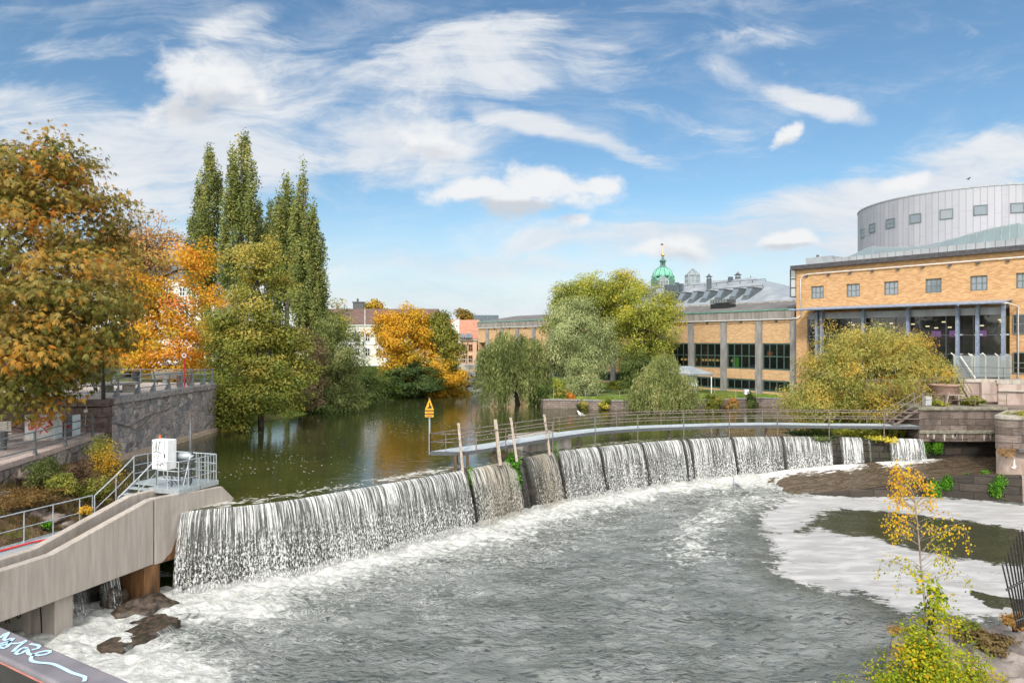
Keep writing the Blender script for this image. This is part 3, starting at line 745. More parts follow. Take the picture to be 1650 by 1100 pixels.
MOSSY = brick('mossy_ledge_stone', 0, (.028, .024, .02), (.07, .058, .046), (.015, .013, .01), 1.5, .5, .02, .5, (.012, .011, .009), .6, .9)
lw = MB()
for i in range(len(LEDGE) - 1):
    a, b = LEDGE[i], LEDGE[i + 1]; za, zb = max(a[2], -.3), max(b[2], -.3)
    lw.add([(a[0], a[1], za + .03), (b[0], b[1], zb + .03), (b[0], b[1] - .12, zb - .06), (a[0], a[1] - .12, za - .06), (a[0], a[1] - .2, -.9), (b[0], b[1] - .2, -.9), (a[0], a[1] + .5, za - .05), (b[0], b[1] + .5, zb - .05)],
           [(0, 1, 2, 3), (3, 2, 5, 4), (6, 7, 1, 0)])
tag(lw.build('stone_ledge', MOSSY), 'low dark mossy stone ledge holding the shallow brown water beside the froth', 'ledge')
FERN = leafmat('fern_green', [(0, (.03, .1, .01)), (.5, (.1, .3, .015)), (1, (.22, .45, .03))])
for px, py, r, lab in ((1508, 786, .38, 'bright green fern tuft on the dark ledge, left of the other tufts'), (1563, 781, .42, 'bright green fern clump in the middle of the dark ledge'), (1592, 772, .3, 'small yellow green fern hanging at the top rim of the ledge'), (1612, 784, .5, 'tall bright green moss curtain on the ledge next to the pillar'), (1527, 778, .2, 'narrow mossy streak on the ledge between two fern tufts')):
    c = P(px, py, 43.6 if px < 1600 else 42.6); t0 = thing('fern', lab, 'fern', c)
    crown('fronds', t0, FERN, [((c.x, c.y + .1, c.z), (r, .22, r * 1.2))], 900, .16, 22, (.22, .12, .3), seed=px, shell=.3, droop=.8, aspect=.4)
for px, py, lab in ((1490, 718, 'bright green moss tuft under the overhanging granite wall, left one'), (1510, 716, 'bright green moss tuft under the overhanging granite wall, right one')):
    c = P(px, py, 48.0); t0 = thing('fern', lab, 'fern', c)
    crown('fronds', t0, FERN, [((c.x, c.y, c.z), (.3, .15, .42))], 700, .15, 18, (.2, .1, .3), seed=px, shell=.3, droop=.8, aspect=.4)
c = P(826, 752, 38.9); t0 = thing('fern', 'lush green plant growing on the weir between two curtains of water', 'fern', c)
crown('fronds', t0, FERN, [((c.x, c.y, c.z), (.3, .25, .85)), ((c.x + .12, c.y, c.z - .5), (.2, .2, .5))], 1600, .2, 30, (.2, .2, .3), seed=5, shell=.3, droop=.7, aspect=.5)
for px, py, d, lab in ((757, 765, 36.4, 'yellow green weeds trailing from the weir under the walkway end'), (893, 730, 42.1, 'small weeds on the weir rib under the walkway post')):
    c = P(px, py, d); t0 = thing('fern', lab, 'fern', c)
    crown('fronds', t0, FERN, [((c.x, c.y, c.z), (.14, .14, .6))], 350, .14, 14, (.14, .14, .25), seed=px, shell=.2, droop=.9, aspect=.4, tint=(.75, .2, .15))
# ------------------------------------------------------------------ materials for built things
CONC = M('board_marked_concrete', (.31, .27, .235), (.43, .38, .335), .85, 7, (1, 1, .09), .2, .8, bump=.3, c3=(.2, .165, .135), s3=.8, f3=.5)
CONC_RUST = M('rust_stained_concrete', (.10, .045, .015), (.26, .13, .05), .8, 5, (1, 1, .12), .3, .7, bump=.3, c3=(.03, .02, .015), s3=.9, f3=.8)
CONC_OLD = M('old_concrete', (.30, .27, .23), (.44, .41, .36), .9, 3, (1, 1, .4), bump=.3, c3=(.14, .12, .09), s3=.8, f3=.5)
STEEL = M('galvanised_steel', (.42, .46, .48), (.56, .6, .62), .45, 8, metal=.6, spec=.5)
GRATE = M('grey_grating', (.3, .35, .37), (.42, .47, .49), .6, 20, metal=.3)
IRON = M('dark_grey_iron', (.05, .055, .06), (.1, .105, .11), .5, 14, spec=.5)
RAILG = M('painted_grey_iron', (.10, .115, .13), (.17, .19, .205), .5, 12)
BLACK = M('black_paint', (.012, .012, .013), (.03, .03, .03), .5, 10)
RUSTY = M('rusty_rail_steel', (.11, .085, .075), (.22, .17, .145), .6, 7, bump=.2)
WOOD = M('grey_weathered_timber', (.25, .2, .155), (.42, .36, .3), .85, 6, (3, 3, .3), bump=.5)
WOODD = M('dark_wet_timber', (.05, .035, .022), (.12, .08, .05), .7, 6, (3, 3, .3), bump=.5)
WHITEP = M('white_cabinet_paint', (.66, .67, .68), (.78, .79, .79), .45, 5, (1, 1, .3), c3=(.5, .48, .45), s3=1.2, f3=.4)
GREYBOX = M('grey_cabinet_paint', (.34, .35, .35), (.44, .44, .43), .6, 4, c3=(.22, .2, .19), s3=1.2, f3=.5)
REDP = M('red_paint', (.5, .02, .025), (.62, .04, .04), .5, 8)
PINKG = M('pink_granite', (.34, .26, .23), (.46, .38, .34), .9, 16, bump=.3, c3=(.2, .17, .14), s3=1., f3=.5)
GRANITE = M('grey_granite_block', (.17, .16, .155), (.30, .28, .27), .9, 7, bump=.5, c3=(.1, .09, .08), s3=.8, f3=.6)
BARK = M('tree_bark', (.04, .03, .022), (.1, .08, .06), .95, 6, (2, 2, .4), bump=.6)
BARKG = M('grey_tree_bark', (.09, .08, .07), (.17, .155, .135), .95, 6, (2, 2, .4), bump=.5)
def walls(name, mats, parent, mb, **k): return mb.build(name, mats, parent, **k)

# ------------------------------------------------------------------ concrete fish ladder beside the weir
FO = V(-13.63, 26.04, 0); FU = V(.324, .946, 0); FV = V(.946, -.324, 0)
def FL(u, v, z): return FO + FU * u + FV * v + V(0, 0, z)
flume = thing('fish_ladder', 'pale concrete fish ladder channel sloping down from the weir on piers', 'fish ladder', FL(0, 0, 0))
def side_wall(v0, v1, prof, name, mat=CONC, bev=.03):
    mb = MB(); mb.ext([FL(u, v0, z) for u, z in prof], FV * (v1 - v0)); return mb.build(name, mat, flume, bev=bev)
# the outer wall is two pours with an open joint between them
side_wall(-.32, 0, [(-17, 1.5), (-.05, 1.52), (-.05, 4.02), (.08 - .3, 4.0), (-4.05, 3.08), (-17, 2.88)], 'outer_wall')
w2 = MB()
prof = [(0.0, 1.48), (1.35, 1.45), (1.75, 2.5), (2.0, 2.93), (4.1, 2.7), (4.05, 3.0), (3.2, 3.86), (0.0, 4.02)]
w2.ext([FL(u, -.32 + .1 * u, z) for u, z in prof], FV * .32); w2.build('end_wall', CONC, flume, bev=.03)
rs = MB(); rs.ext([FL(u, .004 + .1 * u, z) for u, z in [(0.3, 1.49), (1.33, 1.47), (1.73, 2.5), (1.97, 2.93), (2.4, 2.95), (1.35, 2.75), (0.95, 2.3), (0.75, 1.8)]], FV * .012); rs.build('rust_stain', CONC_RUST, flume)
side_wall(-1.42, -1.12, [(-17, 1.5), (2.2, 1.5), (3.2, 3.2), (3.2, 3.98), (1.3, 4.05), (-.05, 4.05), (-3.8, 3.08), (-17, 2.9)], 'inner_wall')
mb = MB(); mb.ext([FL(u, -1.12, z) for u, z in [(-17, 1.5), (3.2, 1.5), (3.2, 2.2), (-17, 1.75)]], FV * .8); mb.build('channel_floor', CONC_OLD, flume)
mb = MB(); mb.axbox(FL(-.025, -.15, 2.0), (FU, FV, (0, 0, 1)), (.03, .1, .42)); mb.build('joint_seal', BLACK, flume)
# piers
for u0, u1, vr, mat, nm, v0 in ((-3.75, -3.1, -.3, CONC, 'pier', -3.6), (-.45, .28, -.02, CONC_RUST, 'rusty_pier', -1.9)):
    mb = MB(); mb.ext([FL(u0, v0, -1), FL(u1, v0, -1), FL(u1, vr, -1), FL(u0, vr, -1)], (0, 0, 2.49)); pr = mb.build('pier', mat, flume, bev=.03)
    if nm == 'rusty_pier': pr['label'] = 'rust brown stained pier'
gr = MB()
gr.strokes(FL(-3.75, -2.1, .1), FV, (0, 0, 1), [[(0, .55), (.02, .95), (.18, 1.2), (.25, 1.0), (.2, .6), (.1, .5), (.03, .75)], [(.22, 1.05), (.5, .95), (.8, 1.05), (1.0, 1.3)], [(.5, .95), (.95, 1.05), (1.15, 1.02), (1.2, .4), (1.2, 0)], [(-.5, .3), (-.4, .5), (-.3, .3)]], .07, -FU)
gr.build('graffiti', BLACK, flume)
# water that shoots down behind the ladder
q, qs = smooth_line([(-16.8, 24.2), (-15.9, 25.0), (-15.2, 25.9)], .1); qn = np.tile(np.array([[.75, -.66]]), (len(q), 1))
cv = np.ones(len(q)) * (1 - .9 * np.exp(-((np.arange(len(q)) / len(q) - .62) / .1) ** 2))
tag(link('side_waterfall', fall_sheet(q, qn, qs, np.full(len(q), 1.9), np.full(len(q), -.05), cv, np.zeros(len(q)), name='side_waterfall', reach=1.3), FALL, None, (-16, 24, 0), True), kind='structure')
mb = MB(); mb.ext([V(-17.0, 24.25, -1), V(-15.1, 26.1, -1), V(-15.7, 26.8, -1), V(-17.8, 25.0, -1)], (0, 0, 2.95)); tag(mb.build('side_weir', WET), 'low dark wall under the fish ladder with white water pouring over it', 'wall')
ROCKM = M('brown_wet_rock', (.02, .015, .011), (.085, .06, .042), .45, 5, bump=1.0, c3=(.03, .035, .014), s3=1.4)
mb = MB(); c = G(235, 985, .12); mb.blob(c, (1.1, .7, .5), 3, .22, 4, .6); mb.blob(G(262, 1002, .0), (.9, .5, .28), 8, .22, 4, .5); mb.blob(G(215, 1010, .0), (.5, .4, .24), 12, .22, 4, .2)
tag(mb.build('rock', ROCKM, None, True), 'wet brown boulder at the foot of the rust stained pier', 'rock')
mb = MB(); mb.blob(G(185, 975, .2), (.4, .5, .75), 4, .25, 4, .4); tag(mb.build('rock', ROCKM, None, True), 'small dark rock in the white water between the two piers', 'rock')
a, b = G(292, 1003, .27), G(196, 1053, .2)
mb = MB(); d = (b - a); nrm = V(-d.y, d.x, 0).normalized()
mb.ext([a + V(0, 0, .12), b + V(0, 0, .12), b + V(0, 0, -1), a + V(0, 0, -1)], -nrm * 1.1 if nrm.y < 0 else nrm * 1.1)
tag(mb.build('submerged_sill', ROCKM, bev=.03), 'low wet sill of dark stone with water trickling over it under the fish ladder', 'sill')
sq, sqs = smooth_line([tuple(b - V(0, 0.02, 0))[:2], tuple(a - V(0, 0.02, 0))[:2]], .08); nn = -nrm if nrm.y > 0 else nrm
sn = np.tile(np.array([[nn.x, nn.y]]), (len(sq), 1)); cv = sstep(.3, .6, vnoise(sqs * 1.3, sqs * 0, 3)) * .6 + .3
tag(link('sill_waterfall', fall_sheet(sq, sn, sqs, np.full(len(sq), .37), np.full(len(sq), -.2), cv, np.zeros(len(sq)), K=5, name='sill_waterfall', layers=((0, 0., 1.),)), FALL, None, tuple(a), True), kind='structure')

# platform, stairs and walkway of galvanised steel
ZP = 4.12
plat = thing('service_platform', 'galvanised grating platform with tube railings over the fish ladder', 'platform', FL(1, -1, ZP))
mb = MB()
mb.ext([FL(1.07, -1.45, ZP - .05), FL(3.15, -1.45, ZP - .05), FL(3.15, .1, ZP - .05), FL(1.07, .1, ZP - .05)], (0, 0, .05))
mb.ext([FL(1.55, -2.85, ZP - .05), FL(3.15, -2.85, ZP - .05), FL(3.15, -1.46, ZP - .05), FL(1.55, -1.46, ZP - .05)], (0, 0, .05)); mb.build('grating', GRATE, plat)
mb = MB()
for p, q_ in ((FL(1.05, -1.45, 0), FL(1.05, .12, 0)), (FL(1.05, .12, 0), FL(2.15, .12, 0)), (FL(2.2, .12, 0), FL(3.18, .12, 0)), (FL(1.53, -2.87, 0), FL(3.18, -2.87, 0)), (FL(3.18, .1, 0), FL(3.18, -2.87, 0))):
    mb.bar(p + V(0, 0, ZP - .09), q_ + V(0, 0, ZP - .09), .05, .17)
for u, v in ((1.2, .0), (2.1, .0), (1.2, -1.3), (2.1, -1.3), (2.9, -2.7)): mb.tube([FL(u, v, ZP - .1), FL(u, v, 3.3)], .045)
mb.build('edge_beam', STEEL, plat)
def railrun(parent, pts, zs=(0, .38, .72, 1.1), r=.021, posts=True, mat=STEEL, close=False, n=6):
    """tube railing through deck points: posts and rails as parts"""
    for z in zs[1:]:
        mb = MB(); mb.tube([Vector(p) + V(0, 0, z) for p in pts], r * (1.15 if z == zs[-1] else .85), n); mb.build('rail', mat, parent)
    if posts:
        for p in pts: mb = MB(); mb.tube([Vector(p) + V(0, 0, -.08), Vector(p) + V(0, 0, zs[-1])], r * 1.1, n); mb.build('post', mat, parent)
railrun(plat, [FL(1.1, -1.0, ZP), FL(1.1, -.5, ZP), FL(1.1, .06, ZP), FL(1.6, .06, ZP), FL(2.12, .06, ZP)])
railrun(plat, [FL(2.2, .06, ZP), FL(2.68, .06, ZP), FL(3.13, .06, ZP), FL(3.13, -.5, ZP), FL(3.13, -1.0, ZP), FL(3.13, -1.9, ZP), FL(3.13, -2.8, ZP), FL(2.3, -2.8, ZP), FL(1.6, -2.8, ZP)])
mb = MB()                                     # close vertical bars of the cage end
for k in range(5): mb.tube([FL(2.3 + .17 * k, .06, ZP), FL(2.3 + .17 * k, .06, ZP + 1.1)], .012, 5)
for k in range(6): mb.tube([FL(3.13, -.05 - .17 * k, ZP), FL(3.13, -.05 - .17 * k, ZP + 1.1)], .012, 5)
mb.build('cage_bars', STEEL, plat)
stair = thing('steel_stair', 'short flight of grating steps rising from the walkway to the steel platform', 'stairs', FL(0, -2, 2.9))
for k in range(6):
    f = (k + .5) / 6; mb = MB(); mb.axbox(FL(-.3 + 1.75 * f, -2.1, 2.95 + 1.12 * f), (FU, FV, (0, 0, 1)), (.13, .55, .02)); mb.build('step', GRATE, stair)
for v in (-2.7, -1.5):
    mb = MB(); mb.bar(FL(-.35, v, 2.85), FL(1.55, v, 4.05), .04, .2); mb.build('stringer', STEEL, stair)
    railrun(stair, [FL(-.3, v, 2.9), FL(.65, v, 3.5), FL(1.5, v, 4.1)], (0, .55, 1.1))
walk = thing('steel_walkway', 'grey grating walkway with tube railing below the shrub bank', 'walkway', FL(-6, -2, 2.9))
mb = MB(); mb.ext([FL(-15, -2.8, 2.84), FL(-.3, -2.8, 2.84), FL(-.3, -1.46, 2.84), FL(-15, -1.46, 2.84)], (0, 0, .05)); mb.build('grating', GRATE, walk)
mb = MB(); mb.bar(FL(-15, -2.82, 2.88), FL(-.3, -2.82, 2.88), .04, .16); mb.build('edge_beam', STEEL, walk)
railrun(walk, [FL(u, -2.78, 2.9) for u in (-11.3, -9.1, -6.9, -5.0, -3.0, -1.93, -.87, -.33)], (0, .55, 1.1))
mb = MB(); mb.tube([FL(-12, -2.6, 2.93), FL(-5, -2.55, 2.93), FL(-3, -2.4, 2.95), FL(-1.6, -2.0, 2.93), FL(-1.2, -1.6, 2.93)], .035, 8); tag(mb.build('hose', REDP, None, True), 'pink red hose lying along the grey walkway', 'hose')
# control cabinet
cab = thing('control_cabinet', 'white control cabinet with black graffiti standing on the steel platform', 'cabinet', FL(1.45, -1.05, ZP))
mb = MB(); mb.axbox(FL(1.5, -1.08, 5.42), (FV, FU, (0, 0, 1)), (.40, .24, .60)); mb.build('body', WHITEP, cab, bev=.02)
mb = MB(); mb.axbox(FL(1.25, -1.08, 5.42), (FV, FU, (0, 0, 1)), (.365, .012, .56)); mb.build('door', WHITEP, cab, bev=.006)
mb = MB(); mb.axbox(FL(1.23, -.78, 5.4), (FV, FU, (0, 0, 1)), (.02, .02, .08)); mb.build('handle', BLACK, cab)
mb = MB()
for v in (-1.45, -.7): mb.tube([FL(1.5, v, ZP), FL(1.5, v, 4.85)], .035)
for k in range(4): mb.tube([FL(1.55, -1.3 + .2 * k, 4.85), FL(1.6, -1.25 + .22 * k, 4.5), FL(1.8, -1.1 + .2 * k, ZP + .02)], .016, 6)
mb.build('leg', IRON, cab)
mb = MB(); mb.tube([FL(1.5, -1.3, 6.05), FL(1.5, -1.3, 6.14), FL(1.5, -1.3, 6.2)], [.05, .05, .02]); mb.build('beacon', M('orange_lamp', (.5, .12, .03)), cab)
gr = MB(); o = FL(1.236, -1.42, 4.95)
gr.strokes(o, FV, (0, 0, 1), [[(.0, 1.0), (.08, .62), (.14, .95), (.2, .6)], [(.22, 1.0), (.2, .7), (.3, .66), (.38, 1.02)], [(.34, 1.0), (.62, 1.03), (.6, .55), (.55, .58)], [(.05, .55), (.2, .62), (.45, .55)], [(.1, .35), (.2, .5), (.25, .3), (.33, .47)], [(.15, .05), (.3, .12), (.4, .05), (.52, .14), (.62, .05)]], .028, -FU)
gr.build('graffiti', BLACK, cab)
mot = thing('gate_motor', 'silver gate motor on a steel stand beside the white cabinet', 'motor', FL(2.0, -.55, ZP))
mb = MB(); mb.tube([FL(1.95, -.75, 5.3), FL(1.95, -.7, 5.3), FL(1.97, -.3, 5.3), FL(1.98, -.15, 5.3)], [.12, .15, .15, .09], 14); mb.build('housing', STEEL, mot, True)
mb = MB(); mb.bar(FL(1.95, -.9, 5.08), FL(1.95, -.05, 5.08), .16, .14); mb.bar(FL(1.95, -.75, ZP), FL(1.95, -.75, 5.0), .07); mb.bar(FL(1.95, -.2, ZP), FL(1.95, -.2, 5.0), .07); mb.bar(FL(1.95, -.48, 2.4), FL(1.95, -.48, 5.1), .06); mb.build('stand', IRON, mot)
mb = MB(); mb.tube([FL(1.98, -.1, 5.28), FL(1.95, .0, 5.36), FL(1.7, .03, 5.3), FL(1.4, .0, ZP + .1)], .02, 6); mb.build('cable', WHITEP, mot, True)
mb = MB(); mb.tube([FL(2.3, -.5, ZP), FL(2.3, -.5, 5.4), FL(2.3, -.5, 6.75)], [.055, .05, .045], 10); mb.tube([FL(2.3, -.5, 5.2), FL(2.3, -.5, 5.45)], .09, 10)
tag(mb.build('steel_pole', IRON, None, True), 'dark upright pole rising behind the gate motor', 'pole')

# ------------------------------------------------------------------ bank, lower path and its wall on the left
top_l, _ = smooth_line([(-18.0, 8), (-19.4, 18), (-20.7, 27.5), (-21.15, 30.2), (-21.6, 32.7), (-22.35, 36.2), (-22.45, 37.6)], .4)
EDGE = [tuple(p) for p in top_l]
path_poly = EDGE + [(-60, 37.6), (-60, 8)]
PATHM = M('gravel_and_leaves', (.2, .165, .15), (.29, .25, .23), .95, 5, bump=.4, c3=(.24, .11, .05), s3=2.6, f3=.6)
mb = MB(); mb.prism(path_poly[::-1], 3.0, 5.0); tag(mb.build('lower_path', PATHM, None, loc=(-30, 25, 5)), kind='structure')
RUB1 = rubble('rubble_bank_wall', R(75), [(.10, .10, .105), (.2, .19, .18), (.26, .21, .18), (.14, .13, .13), (.3, .27, .24)], 1.5, .06, (.13, .11, .08))
pw = thing('bank_wall', 'rough stone retaining wall with pale granite coping below the gravel path', 'retaining wall', (-21, 28, 3))
mb = MB()
for i in range(len(EDGE) - 1):
    (ax0, ay0), (bx0, by0) = EDGE[i], EDGE[i + 1]
    mb.add([(ax0 + .12, ay0, 4.82), (bx0 + .12, by0, 4.82), (bx0 + .35, by0, 2.6), (ax0 + .35, ay0, 2.6)], [(0, 3, 2, 1)])
mb.build('stone_face', RUB1, pw)
mb = MB(); k = 0
while k < len(EDGE) - 4:
    st = 3 if k % 2 else 2
    (ax0, ay0), (bx0, by0) = EDGE[k], EDGE[k + st]
    d = V(bx0 - ax0, by0 - ay0, 0); mb.axbox(V((ax0 + bx0) / 2 - .08, (ay0 + by0) / 2, 4.93), (d.normalized(), d.normalized().cross(V(0, 0, 1)), (0, 0, 1)), (d.length / 2 - .012, .26, .13)); k += st
mb.build('coping', PINKG, pw, bev=.03)
# sloping bank
ta = np.linspace(0, 1, 34); ty = np.linspace(8, 37.4, 90)
TY, TA = np.meshgrid(ty, ta, indexing='ij')
xt = np.interp(TY, top_l[:, 1], top_l[:, 0]) + .2
xb = np.where(TY < 27, -17.3 + .3426 * (TY - 24) - .1, np.interp(TY, [27, 30, 34, 38], [-16.4, -16.2, -18.6, -21.9]))
xb = np.maximum(xb, xt + .35)
zt = 4.25 - .25 * sstep(30, 36, TY); zb = np.where(TY < 27, 2.55, np.interp(TY, [27, 31, 37], [2.6, 3.0, 3.1]))
prof_ = TA ** .85
BX = xt + (xb - xt) * TA; BZ = zt + (zb - zt) * prof_ + .5 * (fbm(TY * .8, TA * 4, 81) - .5) * np.sin(math.pi * np.clip(TA, 0, 1)) + .18 * (fbm(TY * 3, TA * 12, 83) - .5)
def bank_z(x, y):
    a0 = np.interp(y, ty, np.arange(90)); i = int(round(float(a0))); j = int(np.argmin(np.abs(BX[i] - x))); return float(BZ[i, j])
def mat_bank():
    t = NT('leafy_bank_soil'); p = t.pos()
    c = t.mix(t.step(t.noise(p, 2.2, 6, .7), .35, .65), (.07, .045, .03), (.19, .13, .08))
    c = t.mix(t.math('MULTIPLY', t.step(t.noise(p, 1.1, 5, .6), .52, .66), .8), c, (.09, .12, .02))
    c = t.mix(t.step(t.noise(p, 14, 3), .62, .7), c, (.28, .13, .03))
    return t.done(t.bsdf(c, .95, 0, .15, t.bump(t.noise(p, 6, 6, .7), 1., .12)))
tag(link('leafy_bank', npmesh('leafy_bank', np.stack([BX, TY, BZ], -1).reshape(-1, 3), grid_faces(34, 90)), mat_bank(), None, (-19, 25, 3), True), kind='structure')
rng = random.Random(4)
RK = M('bank_stone', (.10, .08, .07), (.24, .19, .165), .9, 3, bump=.7, c3=(.07, .075, .035), s3=.9)
rk_lab = {0: 'pinkish boulder in the bank just above the walkway railing, nearest the left frame edge', 3: 'dark boulder below the coping stones near the left frame edge'}
for k, (px, py, rr, lab) in enumerate([(12, 838, .42, 'brown boulder at the very left of the bank behind the lowest railing'), (30, 848, .35, 'rounded stone in the bank just left of the first walkway post'), (55, 838, .3, 'reddish stone above the walkway between its first two posts'), (62, 862, .28, 'low stone touching the walkway between its first two posts'),
      (20, 772, .45, 'dark grey boulder under the coping at the left edge'), (42, 765, .4, 'dark boulder beside the green shrub below the coping'), (2, 800, .35, 'stone at the left edge halfway up the bank'), (90, 828, .3, 'stone in the bank behind the second walkway post'), (75, 815, .25, 'small grey stone midway up the bank in dry leaves'), (108, 812, .25, 'small brown stone in the bank left of the steel stair')]):
    d = 26.5 if py > 800 else 28.5
    c = P(px, py, d); c.z = bank_z(c.x, c.y) + .05 if py > 800 else c.z
    mb = MB(); mb.blob(c, (rr * 1.2, rr, rr * .8), 40 + k, .3, 3, k); tag(mb.build('bank_rock', RK, None, True), lab, 'rock')
# railing along the lower path
rp = [V(-19.6, 20.5, 5), V(-20.2, 24.6, 5), V(-20.75, 27.4, 5), V(-21.0, 30.05, 5), V(-21.4, 32.7, 5), V(-22.05, 35.9, 5)]
rl = thing('path_railing', 'grey three bar iron railing along the leaf strewn lower path', 'railing', rp[3])
for z in (.3, .66, 1.02):
    mb = MB(); mb.tube([p + V(0, 0, z) for p in rp], .028, 8); mb.build('rail', RAILG, rl, True)
for p in rp:
    mb = MB(); mb.tube([p, p + V(0, 0, .12), p + V(0, 0, .45), p + V(0, 0, 1.05), p + V(0, 0, 1.12)], [.11, .085, .055, .05, .02], 8); mb.build('post', IRON, rl)
# upper terrace with its great stone wall
TERR = [(-22.5, 37.8), (-22.5, 51.6), (-23.5, 53.5), (-34, 54), (-44, 72), (-90, 72), (-90, 37.8)]
PAVE = M('terrace_gravel', (.36, .32, .29), (.46, .42, .385), .95, 7, bump=.2, c3=(.36, .17, .08), s3=.9, f3=.5)
mb = MB(); mb.prism([(x + (-.35 if x > -23 else 0), y + (.35 if y < 38 else 0)) for x, y in TERR], 5.5, 6.79); tag(mb.build('terrace_paving', PAVE, None, loc=(-30, 45, 6.8)), kind='structure')
RUB2 = rubble('terrace_rubble', R(90), [(.12, .12, .135), (.24, .235, .24), (.33, .30, .285), (.16, .16, .175), (.38, .32, .285), (.21, .205, .215), (.42, .38, .34)], 2.15, .035, (.29, .265, .24))
RUB3 = rubble('front_wall_block', 0, [(.05, .032, .026), (.085, .055, .045), (.035, .028, .026)], .95, .04, (.03, .02, .016))
tw = thing('terrace_wall', 'tall wall of dark irregular stones holding up the terrace beside the still water', 'retaining wall', (-22.5, 45, 3))
mb = MB(); mb.ext([V(-22.5, 38.4, 2), V(-22.5, 51.6, 2), V(-22.5, 51.6, 6.45), V(-22.5, 38.4, 6.45)], (-.6, 0, 0)); mb.build('rubble_face', RUB2, tw)
mb = MB(); z = 2.2; rng = random.Random(9); k = 0
while z < 6.4:
    h = rng.uniform(.3, .5); h = min(h, 6.45 - z); mb.box((-22.62 - .0, 51.35 - (.15 if k % 2 else 0), z + h / 2), (.42, .8 + (.3 if k % 2 else 0), h - .012)); z += h; k += 1
mb.build('quoins', GRANITE, tw, bev=.02)
mb = MB(); y = 38.4
while y < 51.9:
    L = min(rng.uniform(.9, 1.5), 52 - y); mb.box((-22.72, y + L / 2, 6.63), (.75, L - .015, .36)); y += L
mb.build('coping', GRANITE, tw, bev=.03)
mb = MB(); mb.ext([V(-22.5, 37.8, 2), V(-60, 37.8, 2), V(-60, 37.8, 6.42), V(-22.5, 37.8, 6.42)], (0, .6, 0)); mb.build('front_face', RUB3, tw)
mb = MB(); x = -22.4; k = 0
for zz, hh in ((6.6, .38), (6.1, .56), (5.55, .5), (5.1, .4)):
    x = -22.42 + (.06 if k == 0 else 0); m = 0
    while x > (-60 if k == 0 else -24.4):
        L = rng.uniform(.9, 1.7); mb.box((x - L / 2, 37.95 + (.0 if k else -.06), zz), (L - .02, .74 + (.12 if k == 0 else 0), hh - .015)); x -= L; m += 1
    k += 1
BROWNB = M('brown_stone_block', (.075, .05, .042), (.14, .1, .085), .9, 4, bump=.6, c3=(.035, .028, .025), s3=.9)
mb.build('brown_blocks', BROWNB, tw, bev=.03)
mb = MB(); mb.ext([V(-22.5, 34.5, 2.2), V(-22.5, 51.8, 2.2), V(-22.5, 51.8, 3.5), V(-22.5, 34.5, 3.5)], (.28, 0, 0)); mb.build('footing', M('tan_footing', (.3, .235, .17), (.42, .34, .26), .9, 5, bump=.3), tw, bev=.03)
mb = MB(); mb.tube([V(-22.44, 38.6, 5.4), V(-22.42, 40.0, 5.0), V(-22.42, 42.2, 5.45), V(-22.42, 44.2, 5.55), V(-22.42, 46.5, 5.9)], [.03, .03, .03, .025, .01], 6); mb.tube([V(-22.42, 40, 5.0), V(-22.4, 40.6, 4.7), V(-22.4, 41.3, 4.9), V(-22.4, 42.4, 5.4)], .018, 6)
mb.build('creeper_stem', BARKG, tw, True)
mb = MB(); mb.box((-23.35, 37.42, 6.2), (.16, .12, .16)); mb.tube([V(-23.35, 37.5, 6.6), V(-23.35, 37.44, 6.25), V(-23.42, 37.45, 5.4)], .015, 6); tag(mb.build('wall_lamp', CONC_OLD), 'small cream lamp box on the brown corner stones of the terrace wall', 'lamp')
# railing of the terrace
tp = [V(-22.72, y, 6.8) for y in (37.95, 39.4, 41.6, 43.4, 45.3, 47.0, 48.65, 50.4, 51.8)]
rl = thing('terrace_railing', 'grey iron railing with buttressed posts on top of the stone terrace wall', 'railing', tp[4])
far = [V(-22.72, 51.8, 6.8), V(-24.5, 51.95, 6.8), V(-26.4, 52.1, 6.8), V(-28.4, 52.2, 6.8), V(-30.4, 52.3, 6.8)]
lft = [V(-25.2, 37.9, 6.8), V(-22.72, 37.95, 6.8)]
for z in (.36, .72, 1.06):
    for L in (tp, far, lft):
        mb = MB(); mb.tube([p + V(0, 0, z) for p in L], .026, 8); mb.build('rail', RAILG, rl, True)
for p in tp[1:] + far[1:] + lft[:1]:
    mb = MB(); mb.tube([p, p + V(0, 0, .1), p + V(0, 0, .45), p + V(0, 0, 1.06), p + V(0, 0, 1.12)], [.1, .085, .055, .05, .035], 8)
    mb.ext([p + V(-.03, -.03, .02), p + V(-.34, -.03, .02), p + V(-.05, -.03, .55)], (0, .06, 0)); mb.build('post', RAILG, rl)
mb = MB(); p = tp[0]; mb.tube([p, p + V(0, 0, 1.3), p + V(0, 0, 1.32), p + V(0, 0, 3.1)], [.12, .09, .055, .03], 8)
tag(mb.build('lamp_pole', BLACK), 'tall thin black pole at the corner of the terrace railing', 'pole')
